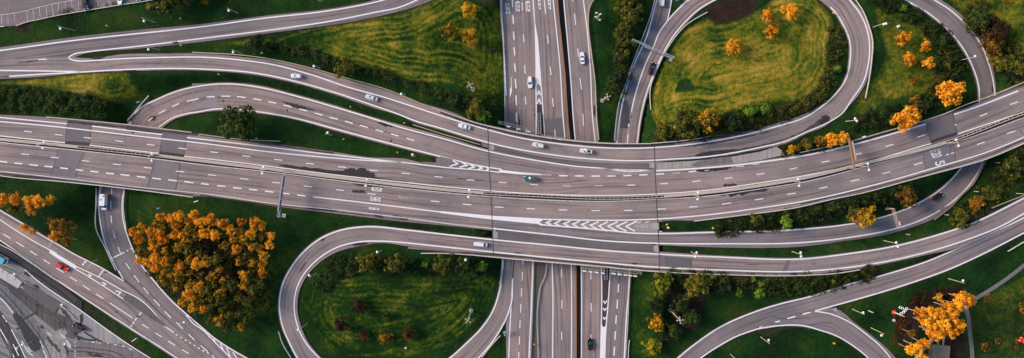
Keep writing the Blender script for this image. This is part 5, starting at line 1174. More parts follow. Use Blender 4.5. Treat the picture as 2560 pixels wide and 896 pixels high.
gantry("grey truss gantry over the southbound lanes touching the bridge edge", (1247, 306), (1352, 331), 0, 6.5, (0, 1), mat("truss_grey", (.34, .35, .35), .6, .2), .9, [(.20, .28), (.44, .52), (.68, .76)], SIGNB, .3, 1.6, -.8)
gantry("slim beam gantry over the right southbound lanes touching the bridge edge", (1356, 338.5), (1413, 346.5), 0, 6.5, (0, 1), STEEL, .5, [(.25, .42), (.68, .85)], SIGNB, .3, 1.6, -.8)
gantry("sign gantry over the northbound lanes just below the bridge", (1455, 668.5), (1511, 675), 0, 6.4, (0, ), mat("truss_tan", (.45, .40, .30), .6, .2), .8, [(.04, .20), (.32, .48), (.58, .74), (.86, 1.0)], SIGNW, .42, 1.8, -1.25)
gantry("sign gantry over the side road just below the bridge with five boards", (1528, 675), (1604, 683.5), 0, 6.4, (1, ), mat("truss_tan", (.45, .40, .30), .6, .2), .8, [(.02, .15), (.22, .35), (.42, .54), (.57, .69), (.73, .85)], SIGNW, .42, 1.8, -1.25)
gantry("small cantilever gantry reaching over the exit ramp beside the orange tree", (2234, 523), (2246, 567), 2.0, 5.5, (0, ), mat("truss_pinkish", (.60, .40, .32), .6, .1), .7, [(.72, .95)], mat("sign_rust", (.30, .10, .04), .6), .3, 1.5, .5)

# ================================================================== SMALL POSTS
YEL = mat("marker_orange_yellow", (.75, .38, .03), .5)
def marker(px, py, label):
    b = G3(px, py); root = empty('marker_post', b, random.uniform(0, 3), label, 'marker post', "small orange marker posts on the verges")
    mb = MB(); mb.tube((0, 0, 0), (0, 0, 1.6), .05, n=6); mb.build('post', POLEM, root)
    mb = MB(); mb.box((0, 0, 1.9), (.75, .5, .75), .6, .55); mb.build('reflector', YEL, root)
for x, y, t in [(274, 67, "orange marker right of the lone lamp in the upper left verge"), (456, 48.5, "orange marker right of the second lamp in the upper left verge"), (457.6, 115.5, "orange marker in the grass strip between the two slip roads"),
                (284.6, 196, "orange marker on the dry triangular lawn at the left"), (551, 187.5, "orange marker above the top of the curving ramp"), (879, 268, "orange marker between ramps below the second silver car"),
                (644.6, 347, "orange marker below the big dark tree"), (861.6, 348.6, "orange marker in the green wedge right of its lamp"), (995.5, 382, "orange marker near the right end of the green wedge"),
                (1012.5, 308.5, "orange marker at the left end of the strip between the ramps"), (1665, 561, "yellow marker at the grass end right of the bridge joint"), (1779.5, 569.6, "yellow marker at the left end of the hedge below the motorway"),
                (2078.7, 35, "orange marker inside the upper loop near its top"), (2080.6, 856, "orange marker inside the bottom right circle"), (1335.6, 859, "orange marker on the brown strip between lower lanes"),
                (1262.5, 835.6, "orange marker in the small green wedge of the merge"), (252, 854, "orange marker in the lower left yard by the dashed line")]:
    marker(x, y, t)
STR = mat("post_stripe_dark", (.05, .05, .05), .6)
def striped(px, py, label, h=3.0):
    b = G3(px, py); root = empty('striped_post', b, 0, label, 'striped post', "white striped posts along the ramps at the right")
    for k in range(6):
        mb = MB(); mb.tube((0, 0, h * k / 6), (0, 0, h * (k + 1) / 6), .17 if k % 2 == 0 else .15, n=8); mb.build('white_band' if k % 2 == 0 else 'dark_band', SIGNW if k % 2 == 0 else STR, root)
for x, y, t in [(2488, 407, "striped post in the dark bushes right of the underpass ramp"), (2436, 479, "striped post beside the timber barrier in the bushes"), (2362, 537, "striped post at the lower end of the timber barrier"), (2266, 586, "striped post on the strip below the exit ramp")]: striped(x, y, t)
mb = MB(); q = G3(2171, 777); root = empty('white_post', q, 0, "white post between the two lamps by the branch road", 'post')
mb.tube((0, 0, 0), (0, 0, 3.4), .14, .11, 8); mb.build('post', SIGNW, root); mb = MB(); mb.box((0, 0, 3.3), (.5, .12, .5)); mb.build('plate', SIGNW, root)
mb = MB(); q = G3(1493, 48); root = empty('road_sign', q, 0, "pale pole with small white signs near the top of the grass strip", 'road sign')
mb.tube((0, 0, 0), (0, 0, 8), .28, .22, 8); mb.build('pole', mat("pole_wood", (.50, .42, .36), .7), root)
for k, (dx, dy, zz) in enumerate([(-1.0, .9, 7.0), (-1.1, -.3, 5.8), (.3, .2, 8.0), (.6, -1.0, 3.4)]):
    mb = MB(); mb.box((dx, dy, zz), (.8, .4, .5), .3); mb.build('sign_plate', SIGNW, root)
    mb = MB(); mb.tube((0, 0, zz), (dx, dy, zz), .05, n=5); mb.build('bracket', POLEM, root)
def small_sign(px, py, label, m, h=2.4, s=(1.3, .35, .7), rz=.3):
    q = G3(px, py); root = empty('road_sign', q, rz, label, 'road sign'); mb = MB(); mb.tube((0, 0, 0), (0, 0, h), .06, n=6); mb.build('post', POLEM, root)
    mb = MB(); mb.box((0, 0, h), s); mb.build('sign_plate', m, root)
BLUES = mat("sign_bright_blue", (.10, .32, .55), .5)
small_sign(1263, 827, "blue and white sign in the small green wedge of the merge", BLUES, s=(1.5, .7, .8)); small_sign(354, 257, "small blue sign by the thin guardrail of the curving ramp", BLUES)
small_sign(404, 520, "small blue sign on the grass above the orange grove", BLUES, s=(.9, .4, .6)); small_sign(1667, 568, "white sign behind the yellow marker right of the bridge joint", SIGNW, s=(.5, .5, 1.6)); small_sign(660, 135, "small pale sign at the foot of the round dark tree", mat("sign_teal", (.25, .45, .45), .5), s=(.8, .5, .5))
small_sign(344, 846, "thin white sign on the green strip beside the lower left highway", SIGNW, s=(2.2, .25, .5), rz=.6); small_sign(497, 503, "flat white sign on the grass at the end of the lower guardrail", SIGNW, s=(1.6, .3, .4)); small_sign(2483, 119, "small pale sign between the bushes at the upper right", SIGNW, s=(1.8, .25, .4)); small_sign(2153, 343, "pale triangular warning sign at the motorway's upper edge", SIGNW, s=(.9, .6, .5))
small_sign(1015, 869, "small white box on the grass at the bottom of the lower loop", SIGNW, h=.8, s=(.7, .5, .6)); small_sign(1692, 3, "small blue sign in the wedge of the side road fork", BLUES, s=(1.6, .5, .6))
small_sign(1232, 124, "low dark green cabinet sign in the golden triangular field", mat("sign_dark_green", (.02, .05, .035), .6), h=.9, s=(2.6, .45, .5), rz=0)
small_sign(393, 21.5, "short white board lying near the upper left bush", SIGNW, h=.7, s=(1.2, .35, .3), rz=.4); small_sign(2243, 67, "round white rimmed cabinet in the dry grass right of the twin lamp", SIGNW, h=.8, s=(.8, .8, .8))
for x, y, t in [(363, 741, "red and white signal post beside the gravel island"), (275, 678, "dark signal post at the upper white line of the highway")]:
    small_sign(x - 8, y + 46 - 0, t, STR, h=3, s=(.8, .5, .8)) if x > 300 else small_sign(x, y, t, STR, h=3, s=(.7, .5, .8))

# ================================================================== VEHICLES
GLASS = mat("car_glass", (.02, .035, .04), .12, 0, spec=.8); TYRE = mat("tyre", (.015, .015, .015), .9); CHROME = mat("wheel_rim", (.45, .45, .46), .35, .8)
HEADL = mat("headlight", (.85, .85, .85), .2); TAILR = mat("taillight_red", (.65, .03, .01), .35, emit=.6)
def carpaint(name, c, metal=.2, rough=.3): return mat("car_" + name, c, rough, metal)
def outline(L, W, n=28, p=3.2, nose=.0, tail=.0):
    out = []
    for i in range(n):
        t = 2 * math.pi * i / n; c, s = math.cos(t), math.sin(t)
        x = math.copysign(abs(c) ** (2 / p), c) * L / 2; y = math.copysign(abs(s) ** (2 / p), s) * W / 2
        k = x / (L / 2); y *= 1 - (nose * max(0, k) ** 3) - (tail * max(0, -k) ** 3)
        out.append((x, y))
    return out
def vehicle(name, pos, z, to, label, cat, color, L=4.6, W=1.85, H=1.46, kind='saloon', sunroof=False, prof=None, lit=False, group=None):
    """pos = centre in the photo, to = pixel it is driving towards"""
    zz = float(prof(np.array([pos]))[0]) + .05 if prof else z
    c = P3(pos[0], pos[1], zz + .7); c.z = zz; d = P3(to[0], to[1], zz) - P3(pos[0], pos[1], zz); rz = math.atan2(d.y, d.x)
    root = empty(name, c, rz, label, cat, group)
    m = color
    belt = .58 * H + .05
    mb = MB(); rings = []
    for zc, sx, sy in ((.26, .955, .93), (.34, .99, .985), (.55, 1.0, 1.0), (belt - .12, .995, .985), (belt, .97, .93)):
        rings.append([(x * sx, y * sy, zc - (.10 * max(0, x / (L/2)) ** 2 if zc >= belt - .13 and kind != 'van' else 0)) for x, y in outline(L, W, nose=.10, tail=.06)])
    mb.loft(rings); mb.build('body', m, root, smooth=False)
    # bonnet and boot lid, slightly raised panels
    cab = {'saloon': (-.30, .17, .22, -.05, .10), 'hatch': (-.43, .17, .40, -.02, .10), 'estate': (-.46, .17, .44, -.02, .10), 'suv': (-.46, .20, .43, .0, .09), 'van': (-.49, .34, .48, .20, .05)}[kind]
    x0, x1 = cab[0] * L, cab[1] * L           # foot of the rear and of the front screen
    r0 = -cab[2] * L if kind != 'saloon' else -.19 * L; r1 = x1 - (.16 if kind != 'van' else .12) * L
    if kind == 'saloon': r0 = x0 + .11 * L
    wB, wT = W * .86, W * .68
    def quadring(xa, xb, wa, zc): 
        o = [(xa, -wa/2), ((xa*2+xb)/3, -wa/2), ((xa+2*xb)/3, -wa/2), (xb, -wa/2*.92), (xb + .02*L, 0), (xb, wa/2*.92), ((xa+2*xb)/3, wa/2), ((xa*2+xb)/3, wa/2), (xa, wa/2), (xa - .012*L, 0)]
        return [(a, b, zc) for a, b in o]
    mb = MB(); mb.loft([quadring(x0, x1, wB, belt - .03), quadring(r0, r1, wT, H - .05)]); mb.build('windows', GLASS, root)
    mb = MB(); mb.loft([quadring(r0 - .02, r1 + .02, wT + .04, H - .06), quadring(r0 + .03, r1 - .04, wT - .06, H)]); rf = mb.build('roof', m, root)
    for sy in (1, -1):                        # pillars
        for xa, xb in ((x1 - .01, r1), (x0 + .01, r0), ((x0 + x1)/2 - .1, (r0 + r1)/2 - .05)):
            mb = MB(); mb.tube((xa, sy * wB/2 * (.93 if xa > 0 else 1), belt - .02), (xb, sy * wT/2, H - .03), .045, n=5); mb.build('pillar', m, root)
    if sunroof: mb = MB(); mb.box(((r0 + r1)/2 + .1, 0, H + .005), (abs(r1 - r0) * .62, wT * .68, .03)); mb.build('sunroof', GLASS, rf)
    if kind in ('suv', 'estate'):
        for sy in (1, -1): mb = MB(); mb.tube((r0 + .1, sy * wT * .46, H + .04), (r1 - .15, sy * wT * .46, H + .04), .03, n=5); mb.build('roof_rail', CHROME, rf)
    for sx in (.31, -.30):
        for sy in (1, -1):
            mb = MB(); mb.tube((sx * L, sy * (W/2 - .24), .33), (sx * L, sy * (W/2 - .01), .33), .33, n=16); wh = mb.build('wheel', TYRE, root)
            mb = MB(); mb.tube((sx * L, sy * (W/2 - .02), .33), (sx * L, sy * (W/2 + .005), .33), .2, n=12); mb.build('rim', CHROME, wh)
    for sy in (1, -1):
        mb = MB(); mb.box((L/2 - .22, sy * W * .335, belt - .19), (.34, .36, .17), -sy * .35, .8); mb.build('headlight', HEADL, root)
        mb = MB(); mb.box((-L/2 + .11, sy * W * .37, belt - .08), (.26 if lit else .18, .34, .2), sy * .2, .85); mb.build('taillight', TAILR, root)
        mb = MB(); mb.box((x1 - .25, sy * (W/2 + .06), belt + .03), (.16, .24, .14), sy * .2); mb.build('mirror', m, root)
    mb = MB(); mb.box((L/2 - .02, 0, .42), (.06, W * .5, .16)); mb.build('grille', TYRE, root)
    for sx in (.485, -.485): mb = MB(); mb.box((sx * L, 0, .38), (.16, W * .82, .16)); mb.build('bumper', TYRE if sx < 0 else m, root)
    for k in (.02, -.02): pass
    return root
SIL = carpaint("silver", (.66, .68, .70), .0, .35); WHT = carpaint("white", (.86, .87, .88), .0, .35); BLK = carpaint("black", (.012, .013, .016), .2, .22)
TEAL = carpaint("dark_teal", (.04, .12, .15), .1, .3); RED = carpaint("red", (.75, .02, .012), .0, .35); BLUE = carpaint("dark_blue", (.012, .022, .04), .2, .3)
ICE = carpaint("pale_silver", (.78, .82, .85), .0, .35)
vehicle('car', (741, 190.5), 0, (715, 188), "white silver hatchback farthest left on the long curving slip road", "car", ICE, 4.2, 1.8, 1.5, 'hatch', prof=pB)
vehicle('car', (929, 244.5), 0, (904, 236.5), "silver saloon with red rear corners second from left on the curving slip road", "car", SIL, 4.7, 1.85, 1.45, 'saloon', prof=pB, lit=True)
vehicle('car', (1161, 316.5), 0, (1136, 310), "silver saloon with blue tinted rear window just left of the bridge joint", "car", ICE, 4.6, 1.85, 1.45, 'saloon', prof=pB)
vehicle('car', (1346, 363.5), 0, (1320, 358), "silver estate car on the bridge, left of the one with a sunroof", "car", SIL, 4.5, 1.85, 1.48, 'hatch', prof=pB)
vehicle('car', (1465.5, 378), 0, (1440, 374.5), "silver estate car with a black sunroof on the bridge", "car", SIL, 4.7, 1.9, 1.55, 'estate', True, prof=pB)
vehicle('car', (1327, 448), 0, (1300, 446), "dark teal estate car alone on the westbound lanes of the bridge", "car", TEAL, 5.0, 1.9, 1.5, 'estate', prof=pD)
vehicle('car', (1455.5, 146), 0, (1453.5, 120), "white car driving up the northbound lower motorway", "car", WHT, 4.6, 1.85, 1.45, 'saloon', prof=p0)
vehicle('car', (1325, 206), 0, (1326, 236), "white car driving down the southbound lower motorway beside the white wedge", "car", WHT, 4.5, 1.85, 1.48, 'hatch', prof=p0, lit=True)
vehicle('car', (1630.5, 172.5), 0, (1637, 150), "black car with red tail lights below the gantry on the loop", "car", BLK, 4.9, 1.95, 1.6, 'suv', prof=p0, lit=True)
vehicle('car', (1656, 2), 0, (1658, -20), "silver car cut by the top edge on the side road", "car", SIL, 4.7, 1.9, 1.6, 'suv', prof=p0)
vehicle('car', (1475.5, 861), 0, (1475.5, 835), "black car with bright tail lights on the northbound lower motorway at the bottom", "car", BLK, 4.8, 1.9, 1.48, 'saloon', prof=p0, lit=True)
vehicle('car', (155.5, 668), 0, (176, 680), "red estate car with a black roof bar on the lower left highway", "car", RED, 4.9, 1.9, 1.5, 'estate', prof=pS)
vehicle('car', (2343.5, 492.5), 0, (2364, 479), "black car climbing the ramp that curves under the motorway at the right", "car", BLK, 4.3, 1.8, 1.5, 'hatch', prof=pF, lit=True)
vehicle('car', (197, 817), 0, (175, 807), "dark blue car parked in the lower left yard", "car", BLUE, 4.9, 1.95, 1.7, 'suv', prof=pT)
vehicle('car', (214, 8), 0, (217, 28), "dark people carrier parked at the wall of the parking lot", "car", BLUE, 4.9, 1.95, 1.75, 'suv', prof=pLot)
vehicle('car', (299, -3), 0, (299.5, 17), "white car parked at the wall of the parking lot", "car", WHT, 4.4, 1.85, 1.5, 'hatch', prof=pLot)
vehicle('car', (346, -12), 0, (346.5, 8), "teal car barely in view at the top edge of the parking lot", "car", carpaint("teal_green", (.03, .12, .13), .2, .3), 4.4, 1.85, 1.5, 'hatch', prof=pLot)
vehicle('van', (1201.5, 611), 0, (1230, 615), "white silver people carrier on the lower ramp just left of the bridge joint", "van", ICE, 5.1, 1.95, 1.75, 'van', prof=pG2)
# red car at the right edge standing on the rough field
_g = G3(2563, 854); vehicle('car', (2563, 854), _g.z + .1, (2548, 846), "red vehicle with a pale front at the right edge on the rough field", "car", RED, 4.4, 1.9, 1.7, 'suv')
def box_van():
    c = P3(260.5, 505, 1.0); c.z = .06; d = P3(259.5, 530, 0) - P3(260.5, 505, 0); root = empty('camper_van', c, math.atan2(d.y, d.x), "tall white box van driving down out of the underpass at the left", 'van'); W, L = 2.15, 6.2
    Wm = WHT
    mb = MB(); mb.loft([[(x, y, z) for x, y in outline(4.5, W * k, 24, 7)] for z, k in ((.45, .97), (.7, 1), (2.45, 1), (2.62, .96))]); mb.v = [(x - .75, y, z) for x, y, z in mb.v]; mb.build('box_body', Wm, root)
    mb = MB(); mb.loft([[(x + 2.1, y, z) for x, y in outline(a, W * k, 24, 5, nose=.12)] for z, k, a in ((.35, .92, 1.9), (.6, .95, 2.0), (1.15, .93, 1.95))]); mb.build('bonnet', Wm, root)
    mb = MB(); mb.loft([[(x + 1.55 - (z - 1.1) * .35, y, z) for x, y in outline(a, W * k, 20, 6)] for z, k, a in ((1.1, .88, 1.7), (2.2, .80, .9))]); mb.build('windscreen', GLASS, root)
    mb = MB(); mb.box((.75, 0, 2.3), (1.0, W * .86, .3), 0, .85); mb.build('cab_roof', Wm, root)
    for i, (a, b) in enumerate([(-2.2, .5), (-.9, -.4)]): mb = MB(); mb.box((a, b, 2.67), (.6, .6, .1)); mb.build('roof_hatch', SIGNB, root)
    mb = MB(); mb.box((-.2, -W/2 + .02, 1.7), (2.2, .06, .5)); mb.build('side_window', GLASS, root)
    for sx in (1.9, -1.9):
        for sy in (1, -1): mb = MB(); mb.tube((sx, sy * (W/2 - .26), .36), (sx, sy * (W/2 - .02), .36), .36, n=16); mb.build('wheel', TYRE, root)
    for sy in (1, -1):
        mb = MB(); mb.box((2.95, sy * .7, .85), (.25, .35, .2), -sy * .3); mb.build('headlight', HEADL, root)
        mb = MB(); mb.box((-2.98, sy * .85, 1.0), (.1, .2, .4)); mb.build('taillight', TAILR, root)
        mb = MB(); mb.box((1.9, sy * (W/2 + .18), 1.5), (.18, .28, .3)); mb.build('mirror', TYRE, root)
box_van()
def bus():
    c = P3(-8, 643, 1); c.z = -.5; d = P3(18, 655, 0) - P3(-8, 642, 0); root = empty('bus', c, math.atan2(d.y, d.x), "end of a turquoise and white bus at the left edge of the lower left yard", 'bus')
    Bc = carpaint("turquoise", (.05, .42, .52), 0, .4)
    mb = MB(); mb.loft([[(x - 1.6, y, z) for x, y in outline(11, 2.5 * k, 28, 12)] for z, k in ((.4, .98), (.8, 1), (2.7, 1))]); mb.build('body', WHT, root)
    mb = MB(); mb.loft([[(x - 1.6, y, z) for x, y in outline(11.02 - (1 - k), 2.5 * k, 28, 12)] for z, k in ((2.7, .999), (2.95, .96))]); mb.build('roof', Bc, root)
    mb = MB(); mb.box((3.93, 0, 1.9), (.06, 2.1, 1.2)); mb.build('windscreen', GLASS, root)
    for sy in (1, -1): mb = MB(); mb.box((-1.6, sy * 1.252, 1.95), (9.6, .03, .8)); mb.build('side_window', GLASS, root)
    for k in (-3.5, .5): mb = MB(); mb.box((k, 0, 3.03), (1.4, 1.3, .18)); mb.build('roof_unit', SIGNB, root)
    for sx in (2.0, -4.8):
        for sy in (1, -1): mb = MB(); mb.tube((sx, sy * .95, .48), (sx, sy * 1.24, .48), .48, n=16); mb.build('wheel', TYRE, root)
    for sy in (1, -1): mb = MB(); mb.box((3.93, sy * .9, .8), (.08, .4, .2)); mb.build('headlight', HEADL, root)
bus()

# ================================================================== LOWER LEFT YARD
def tplate(name, pts, m, lift, thick=.15, kind='structure'): return plate(name, pts, pT, m, lift, kind, thick)
PALE = asphalt("pale_slab", (.50, .49, .47), .2, .2)
o = tplate('concrete_slab', S(0, 620, 3.246, [(-60, 130), (0, 160), (110, 225), (180, 280), (145, 330), (60, 280), (-60, 205)]), PALE, .35, .5)
mb = MB()
for s in [[(28, 672), (20, 690)], [(14, 665), (4, 682)], [(44, 683), (36, 702)]]: line(mb, s, 1, pT, .37)
mb.build('slab_joint', ASPX, o)
tplate('paved_yard', X1([(400, 545), (545, 590), (640, 650), (900, 830), (850, 800), (620, 790), (500, 740), (560, 720), (575, 690), (480, 640), (375, 590)]), asphalt("yard_pale", (.30, .29, .285), .25), .02, .05)
tplate('street_lane', X1([(440, 780), (600, 790), (800, 815), (1000, 893), (1060, 960), (440, 960)]), asphalt("lane_pinkish", (.19, .165, .165), .3), .028, .05)
tplate('dirt_patch', X1([(-10, 300), (60, 330), (200, 430), (390, 590), (480, 640), (570, 690), (490, 770), (400, 740), (330, 680), (230, 600), (100, 480), (-10, 390)]), asphalt("dirt_brown_grey", (.10, .088, .082), .4, .5), .014, .05)
tplate('old_track', X1([(150, 392), (190, 410), (390, 530), (370, 595), (250, 520), (120, 430)]), asphalt("old_track_m", (.12, .11, .108), .3, .4), .024, .05)
tplate('broken_concrete', X1([(305, 770), (400, 700), (440, 760), (440, 860), (470, 960), (330, 960), (280, 840)]), asphalt("broken_grey", (.27, .255, .245), .5, .5), .026, .05)
tplate('broken_concrete', X1([(380, 710), (430, 690), (450, 730), (400, 770), (330, 790), (320, 760)]), asphalt("broken_grey", (.27, .255, .245), .5, .5), .032, .05)
for i, (cx, cy, r) in enumerate([(92, 716, 7), (63, 744, 5), (93, 763, 5)]):
    pass
isl = tplate('traffic_island', X1([(90, 590), (130, 610), (200, 700), (255, 770), (270, 800), (262, 835), (235, 852), (205, 840), (185, 800), (160, 760), (130, 690), (85, 620)]), asphalt("island_dark", (.045, .045, .045), .3), .14, .35)
tplate('road_strip', X1([(0, 400), (60, 430), (180, 560), (260, 680), (330, 800), (360, 900), (390, 960), (300, 960), (260, 850), (270, 790), (200, 690), (130, 600), (0, 480)]), asphalt("road_strip_grey", (.16, .155, .165), .35), .018, .05)
tplate('dark_lane', X1([(-20, 560), (20, 600), (75, 700), (130, 800), (165, 900), (190, 960), (100, 960), (60, 850), (0, 740), (-20, 700)]), asphalt("dark_lane_m", (.06, .058, .06), .45, .4), .022, .05)
for i, (pts_, m_) in enumerate([(X1([(0, 345), (120, 430), (250, 530), (360, 610), (440, 690)]), 'tyre_track'), (X1([(0, 362), (110, 445), (240, 545), (350, 625), (430, 705)]), 'tyre_track'), (X1([(150, 395), (300, 470), (440, 560), (520, 640)]), 'tyre_track'),
                               (X1([(0, 430), (120, 560), (230, 700), (320, 850), (350, 960)]), 'tyre_track'), (X1([(0, 470), (90, 570), (160, 660)]), 'tyre_track'), (X1([(460, 820), (640, 835), (800, 870), (900, 960)]), 'tyre_track'), (X1([(450, 850), (640, 860), (760, 890), (820, 960)]), 'tyre_track'),
                               (X1([(-20, 640), (40, 740), (110, 900)]), 'tyre_track'), (X1([(150, 640), (240, 590)]), 'crack_seam'), (X1([(110, 700), (150, 690)]), 'crack_seam'), (X1([(545, 600), (548, 650), (530, 672)]), 'crack_seam'), (X1([(400, 545), (372, 595)]), 'crack_seam'), (X1([(500, 745), (560, 768), (640, 778)]), 'crack_seam'), (X1([(560, 720), (600, 745), (680, 790)]), 'crack_seam')]):
    mb = MB(); strip_into(mb, spline(pts_), 2.2 if m_ == 'tyre_track' else 4.5, pT, .046 + .001 * i); mb.build(m_, asphalt('yard_track', (.055, .05, .05), .5), rT)
for i, (a_, b_, c_, d_, w_) in enumerate([(60, 700, 150, 765, 5), (150, 770, 178, 800, 9), (20, 720, 50, 750, 5), (130, 790, 150, 806, 5), (115, 842, 150, 880, 10), (160, 858, 172, 892, 6), (20, 850, 30, 890, 9), (2, 790, 20, 830, 9), (70, 835, 80, 880, 3), (45, 770, 60, 800, 4), (170, 740, 190, 752, 4), (215, 880, 240, 893, 8)]):
    mb = MB(); blob(mb, a_, b_, c_, d_, w_, pT, .062 + .0008 * i, 60 + i); mb.build('stain', asphalt('yard_damp', (.065, .06, .06), .4) if i % 3 else asphalt('yard_damp_pale', (.12, .11, .108), .4), rT)
for i, (a_, b_, c_, d_, w_) in enumerate([(165, 850, 178, 872, 7), (150, 835, 165, 846, 6), (118, 830, 128, 842, 5), (66, 868, 82, 880, 6), (30, 706, 60, 722, 3.5)]):
    mb = MB(); blob(mb, a_, b_, c_, d_, w_, pT, .074 + .0008 * i, 90 + i); mb.build('concrete_patch', PALE, rT)
def shelter():
    c = P3(226, 899, 2); c.z = -.6; root = empty('yellow_shelter', c, 0, "long yellow shelter roof cut by the bottom edge in the lower left yard", 'shelter')
    mb = MB(); mb.box((0, 0, 3.0), (11, 1.8, .25), 0, .97); mb.build('roof', mat("roof_ochre", (.42, .30, .16), .7), root)
    for x in (-4.5, 0, 4.5): mb = MB(); mb.tube((x, 0, 0), (x, 0, 2.9), .1, n=8); mb.build('post', STEEL, root)
shelter()
def pallet(px, py, label):
    q = P3(px, py, -.6); root = empty('bicycle', q, .6, label, 'bicycle')
    for sx in (-.55, .55):
        mb = MB(); n = 14
        for i in range(n):
            t0, t1 = 2*math.pi*i/n, 2*math.pi*(i+1)/n; mb.tube((sx + .33*math.cos(t0), 0, .35 + .33*math.sin(t0)), (sx + .33*math.cos(t1), 0, .35 + .33*math.sin(t1)), .03, n=4)
        mb.build('wheel', TYRE, root)
    mb = MB()
    for a, b in [((-.55, .35), (-.1, .9)), ((-.1, .9), (.45, .85)), ((.45, .85), (0, .35)), ((0, .35), (-.55, .35)), ((0, .35), (-.1, .9)), ((.45, .85), (.55, .35))]: mb.tube((a[0], 0, a[1]), (b[0], 0, b[1]), .03, n=5)
    mb.build('frame', STEEL, root)
    mb = MB(); mb.tube((.45, -.25, 1.0), (.45, .25, 1.0), .025, n=5); mb.build('handlebar', TYRE, root); mb = MB(); mb.box((-.12, 0, .97), (.25, .14, .06)); mb.build('saddle', TYRE, root)
pallet(151, 822, "small dark bicycle standing left of the dark blue car")

# ================================================================== LOWER RIGHT: HUT, RED PYLON, PLANTERS
def hut():
    c = G3(2353, 892, 3); z = c.z; root = empty('wooden_hut', c, R(-4), "brown plank roofed hut at the bottom edge below the orange birches", 'hut')
    Wd = asphalt("weathered_planks", (.17, .135, .10), .45, .4); mb = MB(); mb.box((0, 0, 1.2), (5.8, 7.6, 2.6)); mb.build('wall', mat("hut_wall", (.08, .05, .035), .8), root)
    mb = MB(); nb = 16
    for i in range(nb): mb.box((-3.2 + 6.4 * (i + .5) / nb, 0, 2.66 + (.015 if i % 2 else 0)), (6.4 / nb - .03, 8.2, .12), 0)
    mb.build('roof', mat("roof_planks", (.20, .165, .125), .85), root)
    for x in (-1.0, 1.0): mb = MB(); mb.box((x, 5.9, 1.9), (.5, 4.2, .2)); mb.build('walkway_beam', mat("beam_wood", (.24, .20, .15), .85), root)
    mb = MB(); mb.box((1.0, -3.85, 1.0), (1.0, .1, 2.0)); mb.build('door', mat("door_dark", (.04, .03, .03), .7), root)
hut()
q = G3(2235, 781); root = empty('red_topped_beacon', q, 0, "red domed base with a white pole and red tip left of the orange birches", 'beacon')
mb = MB(); mb.loft([[(r * math.cos(i*math.pi/8), r * math.sin(i*math.pi/8), zz) for i in range(16)] for zz, r in ((-.2, .85), (.3, .85), (.7, .65), (.95, .2))]); mb.build('dome', mat("dome_red", (.62, .05, .03), .5), root, smooth=True)
for nm, z0_, z1_, ra, rb, m_ in (('pole', .9, 4.4, .16, .18, SIGNW), ('tip', 4.4, 7.4, .30, .14, mat("tip_salmon", (.75, .32, .22), .5))): mb = MB(); mb.tube((0, 0, z0_), (0, 0, z1_), ra, rb, 10); mb.build(nm, m_, root)
for x, y, t in [(2250, 769, "white ring planter, upper left of the cluster by the red beacon"), (2255, 770.5, "white ring planter touching the upper left one in the cluster"), (2262, 776, "white ring planter in the middle of the cluster"), (2266, 772, "white ring planter, upper right of the cluster"), (2258, 781, "white ring planter just below the middle of the cluster"), (2252, 784, "white ring planter, lowest of the close cluster"), (2234, 801, "lone white ring planter below the red beacon")]:
    q = G3(x, y); root = empty('ring_planter', q, 0, t, 'planter', "white ring planters by the red beacon"); mb = MB(); n = 16
    prof_ = [(.30, .05), (.30, .45), (.38, .52), (.48, .45), (.48, -.1)]
    rings = [[(r * math.cos(2*math.pi*i/n), r * math.sin(2*math.pi*i/n), zz) for i in range(n)] for r, zz in prof_]; mb.loft(rings, False, False); mb.build('ring', SIGNW, root)
    mb = MB(); mb.tube((0, 0, -.1), (0, 0, .3), .29, n=12); mb.build('soil', mat("soil", (.02, .015, .012), .9), root)

# ================================================================== TREES AND BUSHES
ORANGE = foliage("leaves_orange", [(.12, (.30, .09, .006)), (.32, (.66, .22, .008)), (.56, (.90, .36, .012)), (.82, (.95, .55, .03))], .5)
GOLD = foliage("leaves_gold_orange", [(.12, (.42, .15, .008)), (.32, (.82, .32, .010)), (.56, (.97, .46, .015)), (.82, (1.0, .62, .04))], .5)
UNDER = foliage("leaves_undergrowth", [(.2, (.008, .014, .004)), (.45, (.026, .038, .007)), (.68, (.075, .080, .010)), (.88, (.19, .14, .014))], .5)
YGREEN = foliage("leaves_yellow_green", [(.15, (.02, .04, .005)), (.38, (.12, .16, .010)), (.6, (.36, .32, .012)), (.8, (.75, .42, .015))], .5)
YELLOW = foliage("leaves_yellow", [(.15, (.20, .10, .006)), (.45, (.52, .27, .012)), (.8, (.78, .46, .02))], .5)
MIXED = foliage("leaves_green_orange", [(.18, (.020, .034, .006)), (.36, (.08, .085, .008)), (.50, (.34, .20, .010)), (.68, (.85, .38, .012))], .55)
OLIVEF = foliage("leaves_olive", [(.2, (.014, .024, .005)), (.42, (.048, .066, .008)), (.64, (.14, .135, .012)), (.85, (.30, .20, .015))], .5)
DARKF = foliage("leaves_dark_green", [(.2, (.005, .013, .004)), (.45, (.020, .042, .008)), (.75, (.075, .105, .014))], .5)
LIME = foliage("leaves_lime", [(.2, (.04, .10, .010)), (.5, (.13, .25, .015)), (.8, (.30, .42, .03))], .5)
BROWNF = foliage("leaves_red_brown", [(.2, (.014, .010, .005)), (.5, (.045, .022, .008)), (.8, (.14, .050, .012))], .5)
BRONZE = foliage("leaves_bronze", [(.2, (.035, .028, .006)), (.45, (.15, .080, .008)), (.75, (.48, .20, .012))], .5)
BARK = mat("bark_brown", (.09, .065, .045), .9); BIRCH = mat("bark_birch", (.60, .52, .42), .8)
